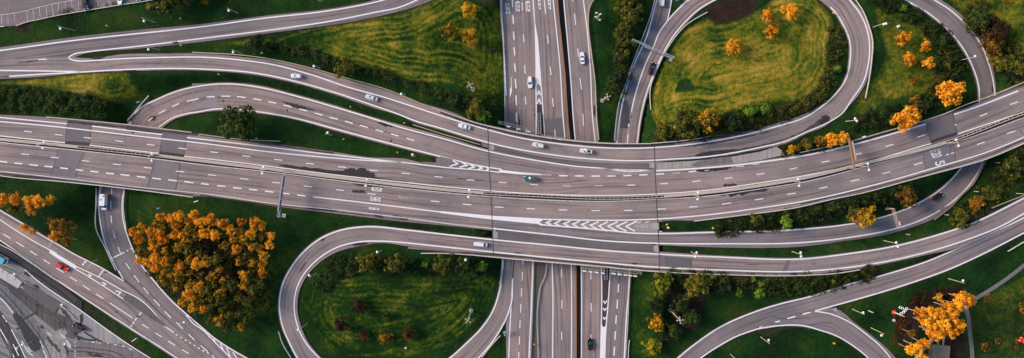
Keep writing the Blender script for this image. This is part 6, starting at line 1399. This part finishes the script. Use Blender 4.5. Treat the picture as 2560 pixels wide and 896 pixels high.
def crown_mesh(name, seed, n, rx, rz, leaf, clumps=16, hollow=.35, spread=.30, base=0.0):
    """leaf tufts gathered into boughs; the outline stays ragged and light comes through"""
    rn = np.random.default_rng(seed); v = []; f = []
    cs = []
    for k in range(clumps):
        u = rn.normal(size=3); u /= np.linalg.norm(u); u[2] = abs(u[2]) * .9 - .18; r = rn.uniform(.45, 1.0) if k % 3 else rn.uniform(.1, .5)
        cs.append((u[0] * r * rx * rn.uniform(.8, 1.12), u[1] * r * rx * rn.uniform(.8, 1.12), base + rz * (.55 + .5 * u[2] * r * 1.5), rn.uniform(.6, 1.25)))
    per = n // clumps
    for cx, cy, cz, s in cs:
        for _ in range(int(per * s)):
            d = rn.normal(size=3); d /= np.linalg.norm(d); rr = rn.uniform(.35, 1.0) ** .5 * rx * spread * s
            p = np.array([cx + d[0]*rr, cy + d[1]*rr, cz + d[2]*rr*.8])
            nrm = d * .8 + rn.normal(size=3) * .45 + np.array([0, 0, .45]); nrm /= np.linalg.norm(nrm)
            a = np.cross(nrm, rn.normal(size=3)); a /= np.linalg.norm(a); b = np.cross(nrm, a); L = leaf * rn.uniform(.6, 1.25)
            i = len(v); v += [tuple(p - a*L*.5 - b*L*.28), tuple(p + a*L*.08 - b*L*.5), tuple(p + a*L*.55 + b*L*.05), tuple(p - a*L*.05 + b*L*.5)]; f.append((i, i+1, i+2, i+3))
    me = bpy.data.meshes.new(name); me.from_pydata(v, [], f); return me
def trunk_mesh(name, seed, h, r, crownz, spread, nb=6):
    rn = random.Random(seed); mb = MB(); lean = Vector((rn.uniform(-.05, .05) * h, rn.uniform(-.05, .05) * h, 0)); top = Vector((0, 0, h)) + lean
    m1 = Vector((0, 0, h * .5)) + lean * .6; mb.tube((0, 0, -.4), m1, r, r * .65, 8); mb.tube(m1, top, r * .65, r * .2, 8)
    for k in range(nb):
        t = rn.uniform(.35, .85); q = m1.lerp(top, (t - .35) / .65 * .9); a = rn.uniform(0, 6.28); e = q + Vector((math.cos(a) * spread, math.sin(a) * spread, h * rn.uniform(.12, .26)))
        mb.tube(q, e, r * .34, r * .10, 5)
    me = bpy.data.meshes.new(name); me.from_pydata(mb.v, [], mb.f); return me
# unit shapes: crown radius 1 at scale 1, copied and scaled per tree
CR = {}
def shape(kind, k):
    key = (kind, k)
    if key in CR: return CR[key]
    if kind == 'round': c = crown_mesh('crown', 100 + k, 3000, .88, 1.5, .115, 60, spread=.25)
    elif kind == 'fine': c = crown_mesh('crown', 200 + k, 3200, .86, 1.5, .11, 52, spread=.27)
    elif kind == 'loose': c = crown_mesh('crown', 300 + k, 1700, .86, 1.6, .12, 34, spread=.27)
    elif kind == 'birch': c = crown_mesh('crown', 400 + k, 2300, .90, 2.0, .125, 58, spread=.25, base=1.2)
    t = trunk_mesh('trunk', 10 + k, {'birch': 2.9}.get(kind, 1.2), .06 if kind != 'birch' else .045, 0, .5)
    CR[key] = (c, t); return CR[key]
def tree(px, py, dia, m, label, kind='round', name='tree', group=None, cat='tree', hk=None, bark=BARK, ground_base=False, root_px=None):
    r = dia / 2 / 6.55 * (1.16 if kind in ('fine', 'round', 'loose') else 1.06); var = random.randrange(4); hk = hk or 1.0
    cm, tm = shape(kind, var); zc = r * hk * (.8 if kind != 'birch' else 2.3)
    b = G3(*root_px) if root_px else G3(px, py, zc)
    root = empty(name, b, random.uniform(0, 6.28), label, cat, group); root.scale = (r, r, r * hk)
    key = (cm.name, m.name); me = TM.get(key)
    if me is None: me = cm.copy(); me.name = 'crown'; me.materials.clear(); me.materials.append(m); TM[key] = me
    c = bpy.data.objects.new('crown', me); COL.objects.link(c); c.parent = root
    key = (tm.name, bark.name); me = TM.get(key)
    if me is None: me = tm.copy(); me.name = 'trunk'; me.materials.clear(); me.materials.append(bark); TM[key] = me
    t = bpy.data.objects.new('trunk', me); COL.objects.link(t); t.parent = root
    return root
TM = {}
for px, py, d, m, k, t in [
    (1172, 28, 38, YELLOW, 'round', "bright yellow orange round tree near the top of the triangular field"),
    (1125, 79, 42, MIXED, 'loose', "half bare bronze tree left of the yellow pair in the triangular field"),
    (1173, 91, 42, YELLOW, 'round', "dull golden round tree below the bright yellow one in the triangular field"),
    (1917, 38, 34, ORANGE, 'loose', "small orange tree, left of the top pair inside the upper loop"),
    (1974, 32, 44, ORANGE, 'loose', "orange tree with dark left side near the top of the upper loop"),
    (1929, 78, 38, ORANGE, 'loose', "orange tree standing lowest of the three in the upper loop's top"),
    (1834, 118, 46, MIXED, 'fine', "olive and orange speckled tree in the middle of the upper loop"),
    (2371, 229, 66, ORANGE, 'round', "large bright orange tree in the corner above the motorway at the upper right"),
    (2262, 294, 60, ORANGE, 'round', "wide orange tree touching the motorway's upper edge"), (2283, 285, 44, ORANGE, 'round', "orange crown merging with the wide orange tree at its right"),
    (2302, 270, 40, OLIVEF, 'round', "olive green tree between two orange ones above the motorway"),
    (2285, 252, 30, BRONZE, 'loose', "thin bronze shrub above the olive tree at the upper right"),
    (2108, 347, 34, ORANGE, 'round', "orange tree beside the head of the tall gantry"), (2074, 352, 38, ORANGE, 'round', "orange tree second left of the tall gantry"), (2050, 355, 30, BRONZE, 'round', "dull orange tree third left of the tall gantry"),
    (2014, 363, 32, OLIVEF, 'round', "green bush at the end of the concrete verge"), (1976, 374, 26, YELLOW, 'loose', "yellow shrub at the tip of the concrete verge"), (1995, 370, 24, BRONZE, 'loose', "reddish shrub between the yellow and the green bush by the concrete verge"),
    (1770, 303, 62, MIXED, 'fine', "half orange half green tree at the lower edge of the upper loop"), (1778, 296, 42, ORANGE, 'fine', "bright orange crown on top of the half green tree in the upper loop"),
    (1715, 312, 78, OLIVEF, 'fine', "large dark olive bush left of the half orange tree in the upper loop"), (1660, 325, 50, OLIVEF, 'fine', "lower olive bush next to the side road in the upper loop"),
    (1870, 273, 42, LIME, 'fine', "left one of the two lime green bushes in the upper loop"), (1910, 272, 34, LIME, 'fine', "right one of the two lime green bushes in the upper loop"), (2092, 172, 20, LIME, 'loose', "small lime shrub on the right inside of the upper loop"),
    (1830, 300, 56, DARKF, 'fine', "dark bush between the orange tree and the lime bushes"), 
    (600, 308, 96, DARKF, 'fine', "very big dark green tree between the curving ramp and the motorway"),
    (860, 169, 52, OLIVEF, 'fine', "round olive shrub standing out of the long hedge"), (641, 113, 48, DARKF, 'fine', "round dark tree at the left end of the long hedge"),
    (1135, 250, 42, DARKF, 'fine', "dark green bush at the right end of the long hedge"), (1165, 258, 32, DARKF, 'fine', "small dark bush right of the hedge's end"), (1192, 272, 48, OLIVEF, 'fine', "olive bush behind the lime one above the slip road"), (1207, 289, 36, LIME, 'fine', "lime green bush touching the slip road left of the bridge"), (1225, 265, 40, DARKF, 'fine', "dark bush close to the lower motorway's left guardrail"),
    (2155, 540, 60, YELLOW, 'fine', "orange and green tree leaning over the exit ramp"), (2138, 530, 44, OLIVEF, 'fine', "green left half beside the orange tree at the exit ramp"),
    (1890, 550, 38, OLIVEF, 'loose', "olive bush in the strip below the motorway"), (1965, 557, 38, LIME, 'loose', "yellow green bush at the lower side of the strip below the motorway"), (2260, 494, 56, BRONZE, 'fine', "bronze green round bush at the right end of the strip below the motorway"),
    (1650, 712, 60, YGREEN, 'fine', "yellow green and orange round tree right below the bridge end"), (1641, 761, 48, DARKF, 'fine', "dark green tree below the yellow green one under the bridge end"), (1697, 756, 48, DARKF, 'fine', "dark tree with red tints right of the floodlight mast's upper side"),
    (1637, 808, 46, MIXED, 'fine', "green tree with an orange heart left of the floodlight mast"), (1631, 866, 46, YGREEN, 'fine', "yellow speckled dark tree at the bottom of the tree group"), (1727, 793, 46, DARKF, 'fine', "dark green tree right of the floodlight mast"), (1684, 826, 40, DARKF, 'fine', "dark green tree below the floodlight mast"),
    (1742, 716, 70, OLIVEF, 'fine', "wide olive green bush below the lower ramp's guardrail"), (1808, 715, 44, DARKF, 'fine', "dark bush right of the wide olive one"), (1845, 731, 26, LIME, 'loose', "small yellow green bush at the hedge's lower side"), (1899, 734, 32, LIME, 'loose', "bright yellow green bush at the hedge's lower side"), (1903, 711, 18, LIME, 'loose', "small lime tuft above the bright yellow green bush"), (1884, 698, 16, LIME, 'loose', "tiny lime tuft beside the lower guardrail"), (1782, 694, 20, LIME, 'loose', "tiny lime tuft behind the wide olive bush"),
    (2083, 702, 14, LIME, 'loose', "left lime tuft at the right end of the hedge"), (2116, 701, 14, LIME, 'loose', "right lime tuft at the right end of the hedge"),
    (923, 659, 58, OLIVEF, 'fine', "large round olive tree at the upper left inside the lower loop"), (988, 655, 54, OLIVEF, 'fine', "round green tree right of the largest one inside the lower loop"), (1108, 663, 48, OLIVEF, 'fine', "round olive tree above the right part of the lower loop"), (1163, 669, 54, DARKF, 'fine', "dark green tree beside the lime bush in the lower loop"), (1203, 665, 30, LIME, 'fine', "bright lime bush at the right of the lower loop's tree row"), (1063, 661, 20, LIME, 'loose', "small lime bush in the middle of the lower loop's tree row"), (1130, 637, 14, LIME, 'loose', "tiny lime tuft growing by the guardrail above the lower loop"),
    (897, 768, 40, BROWNF, 'fine', "dark red bush at the left on the lower loop's lawn"), (965, 790, 26, DARKF, 'loose', "small green bush in the centre of the lower loop's lawn"), (853, 812, 38, BROWNF, 'fine', "dark brown bush farthest left on the lower loop's lawn"), (912, 838, 28, BROWNF, 'fine', "small dark red bush at the bottom of the lower loop's lawn"), (965, 848, 36, BRONZE, 'fine', "orange brown bush at the bottom of the lower loop's lawn"), (1022, 835, 34, BROWNF, 'fine', "dark bush farthest right on the lower loop's lawn"),
    (1575, 30, 66, OLIVEF, 'fine', "big olive bush nearest the top between grass and side road"), (1562, 88, 60, OLIVEF, 'fine', "big dark bush left of the truss gantry"), (1552, 140, 50, OLIVEF, 'loose', "thin olive bush below the truss gantry's left leg"), (1542, 200, 48, DARKF, 'fine', "dark bush beside the lower floodlight mast"), (1570, -14, 60, DARKF, 'fine', "dark bush cut by the top edge beside the side road"),
    (408, 12, 76, OLIVEF, 'fine', "big olive bush at the top edge right of the parking lot"), (470, -10, 60, DARKF, 'fine', "dark bush at the top edge right of the big olive one"), (512, -12, 40, BRONZE, 'loose', "bronze bush barely in view at the top edge"),
    (2258, 95, 38, ORANGE, 'loose', "orange shrub, upper left of the five in the dry field"), (2311, 114, 32, ORANGE, 'loose', "thin orange shrub, upper right of the five in the dry field"), (2270, 148, 36, ORANGE, 'loose', "brightest orange shrub in the middle of the dry field"), (2318, 160, 34, ORANGE, 'loose', "orange shrub at the right of the five in the dry field"), (2282, 200, 26, BRONZE, 'loose', "faded bronze shrub, lowest in the dry field"),
    (2260, 22, 22, LIME, 'loose', "small green tuft in the hedge at the upper right"), (2448, 50, 62, DARKF, 'fine', "dark round bush at the left of the upper right thicket"), (2492, 78, 62, BROWNF, 'fine', "red brown bush in the upper right thicket"), (2480, 115, 54, BRONZE, 'fine', "bronze red bush in the middle of the upper right thicket"), (2500, 155, 56, OLIVEF, 'fine', "olive bush at the lower side of the upper right thicket"), (2540, 165, 60, OLIVEF, 'fine', "olive bush at the right edge of the upper right thicket"), (2515, 195, 50, DARKF, 'fine', "dark bush just above the motorway's guardrail at the far right"),
    (2240, 300, 34, DARKF, 'fine', "dark bush left of the wide orange tree"), (2400, 545, 44, OLIVEF, 'fine', "olive bush at the left end of the right thicket"), (2440, 510, 44, BRONZE, 'fine', "bronze olive bush in the right thicket"), (2480, 480, 50, OLIVEF, 'fine', "olive bush in the centre of the right thicket"), (2530, 420, 60, OLIVEF, 'fine', "olive bush at the upper end of the right thicket"),
]: tree(px, py, d, m, t, k, 'bush' if d < 36 or 'bush' in t or 'shrub' in t or 'tuft' in t else 'tree', cat='bush' if ('bush' in t or 'shrub' in t or 'tuft' in t) else 'tree', hk=.8 if 'bush' in t or 'tuft' in t else 1.0)
# orange trees at the left edge
for px, py, d, m, t in [(8, 500, 44, ORANGE, "orange tree cut by the left edge below the motorway"), (38, 498, 36, ORANGE, "orange tree second from the left edge"), (40, 520, 36, MIXED, "duller tree in front of the second orange tree"), (74, 500, 34, ORANGE, "orange tree in the middle of the left row"), (80, 522, 34, ORANGE, "lower orange tree of the left row"), (100, 505, 38, ORANGE, "bright orange tree near the right end of the left row"), (125, 500, 26, ORANGE, "small orange tree at the right end of the left row"),
                        (142, 560, 42, BRONZE, "dull bronze tree left of the underpass road"), (165, 572, 46, BRONZE, "wide bronze tree left of the underpass road"), (140, 590, 36, ORANGE, "orange tree overhanging the lower left highway's edge"), (170, 602, 34, BRONZE, "lowest bronze tree near the underpass road"), (62, 568, 24, ORANGE, "small orange tree overhanging the lower left highway"), (80, 580, 22, ORANGE, "tiny orange tree beside the small one at the highway edge")]:
    tree(px, py, d, m, t, 'birch', 'tree', cat='tree', hk=.85, bark=BIRCH)
# big grove
def inside(x, y, poly):
    r = False; n = len(poly)
    for i in range(n):
        ax, ay = poly[i]; bx, by = poly[(i + 1) % n]
        if (ay > y) != (by > y) and x < (bx - ax) * (y - ay) / (by - ay) + ax: r = not r
    return r
GROVE = [(330, 590), (345, 558), (395, 540), (440, 538), (500, 538), (560, 552), (640, 555), (690, 590), (676, 635), (655, 690), (640, 750), (625, 815), (565, 825), (505, 790), (465, 760), (430, 715), (395, 690), (350, 655)]
HOLE = [(475, 600), (530, 588), (560, 612), (590, 640), (600, 700), (570, 705), (540, 640), (480, 625)]
pts = []; rn = random.Random(4); tries = 0
while tries < 9000:
    tries += 1; x, y = rn.uniform(325, 700), rn.uniform(530, 830)
    if inside(x, y, GROVE) and not inside(x, y, HOLE) and all((x-a)**2 + (y-b)**2 > 20.5**2 for a, b in pts): pts.append((x, y))
for x, y in pts:
    # how far towards the upper left edge of the grove
    u = min((x - 330) / 330 + (y - 540) / 290 * .9, 2); e = min(abs(y - 548), 999)
    pr = rn.random(); edge = (x < 400 and y < 700) or y < 590 or x > 655
    if edge: m, lb, g = (ORANGE, "bright orange birch, brightest ones of the big grove", "bright orange birches of the big grove") if pr < .78 else (MIXED, "green and orange speckled birch of the big grove", "green and orange birches of the big grove")
    elif u < 1.3: m, lb, g = (MIXED, "green and orange speckled birch of the big grove", "green and orange birches of the big grove") if pr < .58 else ((ORANGE, "bright orange birch, brightest ones of the big grove", "bright orange birches of the big grove") if pr < .76 else (OLIVEF, "dull olive birch of the big grove", "olive birches of the big grove"))
    else: m, lb, g = (OLIVEF if pr < .8 else MIXED, "dull olive birch of the big grove", "olive birches of the big grove")
    tree(x, y, rn.uniform(24, 34), m, lb, 'birch', 'birch_tree', g, 'tree', hk=rn.uniform(.85, 1.1), bark=BIRCH)
# bright birches at the lower right: slim trunks with high crowns
for i, (x, y, d, t) in enumerate([(2421, 752, 32, "farthest right"), (2405, 745, 34, "topmost"), (2392, 762, 36, "just left of the topmost"), (2368, 768, 34, "upper middle"), (2345, 782, 36, "upper left"), (2322, 782, 32, "upper far left"), (2300, 784, 30, "at the upper left end"), (2376, 790, 38, "in the centre"), (2352, 806, 38, "left of the centre"), (2318, 808, 36, "left"), (2392, 812, 34, "at the right above the hut"), (2372, 828, 36, "right above the hut"), (2340, 838, 34, "above the hut's left corner"), (2326, 828, 30, "between the left ones"), (2290, 866, 34, "in the lower separate clump"), (2308, 858, 30, "right one of the lower clump"), (2272, 872, 28, "left one of the lower clump"), (2300, 893, 34, "lowest of the lower clump"), (2276, 832, 22, "small and pale between the two clumps")]):
    tree(x, y, d * 1.02, (GOLD if i % 3 else ORANGE) if i != 18 else BRONZE, "tall orange birch, " + t + " in the lower right grove", 'birch', 'birch_tree', "bright birches of the lower right grove", 'tree', hk=1.35, bark=BIRCH)
tree(2345, 743, 24, YELLOW, "small yellow green shrub above the lower right grove", 'loose', 'bush', cat='bush')

# thickets: undergrowth that reads as one mass
def thicket(name, pts, width, m, dens=1.0, label=None, leaf=.42, hmax=2.4, seed=1, sprinkle=None):
    rn = np.random.default_rng(seed); p = spline(pts, 3); s = arclen(p); L = s[-1]; nd = int(L * width / 110 * dens)
    V = []; F = []
    nrmv = offset(p, 1.0) - p
    for _ in range(nd):
        t = rn.uniform(0, L); k = rn.uniform(-.5, .5); cx = np.interp(t, s, p[:, 0]); cy = np.interp(t, s, p[:, 1]); ox = np.interp(t, s, nrmv[:, 0]); oy = np.interp(t, s, nrmv[:, 1])
        q = G3(cx + ox * k * width, cy + oy * k * width); r = rn.uniform(.7, 2.3); h = rn.uniform(.45, 1.0) * hmax * (.6 + .3 * r) * (1 - .5 * abs(k * 2) ** 2)
        n = int(34 * r * r ** .6)
        d = rn.normal(size=(n, 3)); d /= np.linalg.norm(d, axis=1, keepdims=True); d[:, 2] = np.abs(d[:, 2])
        c = np.array([q.x, q.y, q.z]) + d * np.array([r, r, h]) * rn.uniform(.7, 1.05, size=(n, 1))
        nn = d * .7 + rn.normal(size=(n, 3)) * .5 + np.array([0, 0, .4]); nn /= np.linalg.norm(nn, axis=1, keepdims=True)
        a = np.cross(nn, rn.normal(size=(n, 3))); a /= np.linalg.norm(a, axis=1, keepdims=True); b = np.cross(nn, a); Ls = leaf * rn.uniform(.6, 1.3, size=(n, 1))
        base = len(V) * 4; V.extend(np.stack([c - a*Ls*.5 - b*Ls*.3, c + a*Ls*.1 - b*Ls*.5, c + a*Ls*.55, c + b*Ls*.5], 1))
    if not V: return
    V = np.concatenate([v.reshape(-1, 3) for v in V]); n = len(V) // 4; F = np.arange(n * 4).reshape(n, 4)
    me = bpy.data.meshes.new(name); me.from_pydata(V.tolist(), [], F.tolist()); me.materials.append(m)
    o = bpy.data.objects.new(name, me); COL.objects.link(o); tag(o, label, 'undergrowth', None, 'stuff')
thicket('undergrowth', [(-20, 250), (60, 248), (140, 254), (210, 262), (262, 272)], 52, DARKF, 1.0, "dense dark green undergrowth above the motorway at the left edge", seed=1)
thicket('hedge', [(668, 118), (720, 122), (800, 142), (870, 172), (940, 184), (1010, 205), (1080, 228), (1130, 245)], 20, DARKF, 1.5, "long dark hedge crossing the triangular field diagonally", seed=2)
thicket('undergrowth', [(2085, 70), (2092, 120), (2082, 180), (2055, 230), (2010, 270), (1950, 290), (1880, 300), (1810, 315), (1760, 330)], 34, UNDER, 1.1, "dark olive undergrowth along the inner right side of the upper loop", seed=3)
thicket('undergrowth', [(2190, -10), (2240, 20), (2290, 45), (2340, 82), (2372, 120), (2390, 165), (2385, 215)], 38, DARKF, .9, "dark undergrowth on the inner side of the upper right road", seed=4)
thicket('undergrowth', [(2345, 110), (2360, 165), (2345, 215), (2325, 250)], 34, UNDER, .8, "olive undergrowth between the orange shrubs and the upper right road", seed=5)
thicket('undergrowth', [(2125, 310), (2180, 302), (2240, 290), (2300, 265), (2350, 250)], 38, DARKF, 1.1, "dark undergrowth above the motorway left of the large orange tree", seed=6)
thicket('undergrowth', [(2420, 20), (2460, 60), (2500, 110), (2530, 160), (2570, 190)], 70, UNDER, .9, "tangled olive undergrowth at the upper right corner", seed=7)
thicket('undergrowth', [(1790, 572), (1880, 562), (1960, 550), (2060, 535), (2140, 515), (2230, 495), (2290, 472)], 36, UNDER, 1.2, "olive undergrowth in the strip below the motorway", seed=8, hmax=1.7)
thicket('undergrowth', [(1830, 560), (1900, 548), (2000, 535), (2090, 520), (2200, 492)], 20, DARKF, 1.0, "dark undergrowth close under the motorway's lower edge", seed=9)
thicket('undergrowth', [(1665, 695), (1740, 705), (1830, 712), (1930, 712), (2030, 708), (2120, 698), (2190, 680)], 40, UNDER, 1.2, "long olive undergrowth below the lower ramp", seed=10, hmax=1.7)
thicket('undergrowth', [(1690, 700), (1800, 708), (1960, 716), (2060, 712)], 40, DARKF, .7, "dark shrubs mixed into the undergrowth below the lower ramp", seed=11)
thicket('undergrowth', [(2385, 560), (2430, 525), (2470, 490), (2510, 450), (2560, 400), (2600, 370)], 56, UNDER, 1.0, "olive undergrowth on the slope right of the timber barrier", seed=12)
thicket('undergrowth', [(795, 715), (812, 692), (850, 668), (895, 655)], 50, DARKF, 1.1, "dark brown green undergrowth at the upper left of the lower loop", seed=13, hmax=2)
thicket('undergrowth', [(900, 662), (980, 662), (1060, 668), (1140, 668), (1215, 665)], 30, DARKF, 1.0, "dark undergrowth beneath the lower loop's tree row", seed=14)
thicket('undergrowth', [(1580, -20), (1578, 60), (1562, 130), (1548, 200), (1535, 255)], 44, DARKF, .9, "dark undergrowth between the grass strip and the side road", seed=15)
thicket('undergrowth', [(1630, 335), (1700, 335), (1760, 330), (1830, 318), (1900, 305)], 26, UNDER, 1.0, "olive undergrowth at the bottom of the upper loop", seed=16)
thicket('undergrowth', [(1960, 378), (2020, 368), (2080, 358), (2120, 345)], 18, UNDER, 1.0, "low olive shrubs along the motorway's upper edge by the gantry", seed=17, hmax=1.6)
thicket('undergrowth', [(1160, 262), (1200, 275), (1235, 265)], 34, DARKF, 1.0, "dark shrubs around the lime bush left of the bridge", seed=18)
thicket('undergrowth', [(1640, 740), (1680, 780), (1700, 810), (1650, 840)], 60, DARKF, .5, "dark undergrowth beneath the tree group below the bridge", seed=19, hmax=1.2)
thicket('undergrowth', [(350, 600), (430, 600), (520, 620), (600, 640), (640, 700), (600, 770), (500, 740), (420, 670), (380, 620)], 90, UNDER, .45, "olive undergrowth filling the floor of the big grove", seed=26, hmax=2.0)
thicket('undergrowth', [(480, 615), (550, 640), (600, 690), (620, 730), (560, 760)], 46, BROWNF, .7, "red brown undergrowth in the shaded hollow of the big grove", seed=20, hmax=1.2)
thicket('undergrowth', [(2275, 762), (2330, 742), (2390, 725)], 26, BROWNF, .9, "red brown undergrowth above the lower right birches", seed=21, hmax=1.0)
thicket('undergrowth', [(2255, 790), (2262, 820), (2250, 860), (2262, 890)], 36, BROWNF, .5, "low dark undergrowth left of the lower right birches", seed=22, hmax=.6)
thicket('undergrowth', S(0, 0, 6.4, [(620, 285), (800, 265), (960, 225), (1180, 175), (1300, 165), (1600, 110), (1850, 75)]), 5, DARKF, 2.0, "small tufts along the wall of the parking lot", seed=23, hmax=.8, leaf=.3)
thicket('undergrowth', [(2470, 770), (2530, 770), (2580, 800), (2520, 860), (2460, 870)], 50, BRONZE, .08, "scattered rusty tufts on the rough field at the lower right", seed=24, hmax=.6, leaf=.35)
thicket('undergrowth', [(2385, 20), (2450, 0), (2560, 20)], 40, BRONZE, .12, "scattered tufts on the dry field at the upper right corner", seed=25, hmax=.5, leaf=.35)
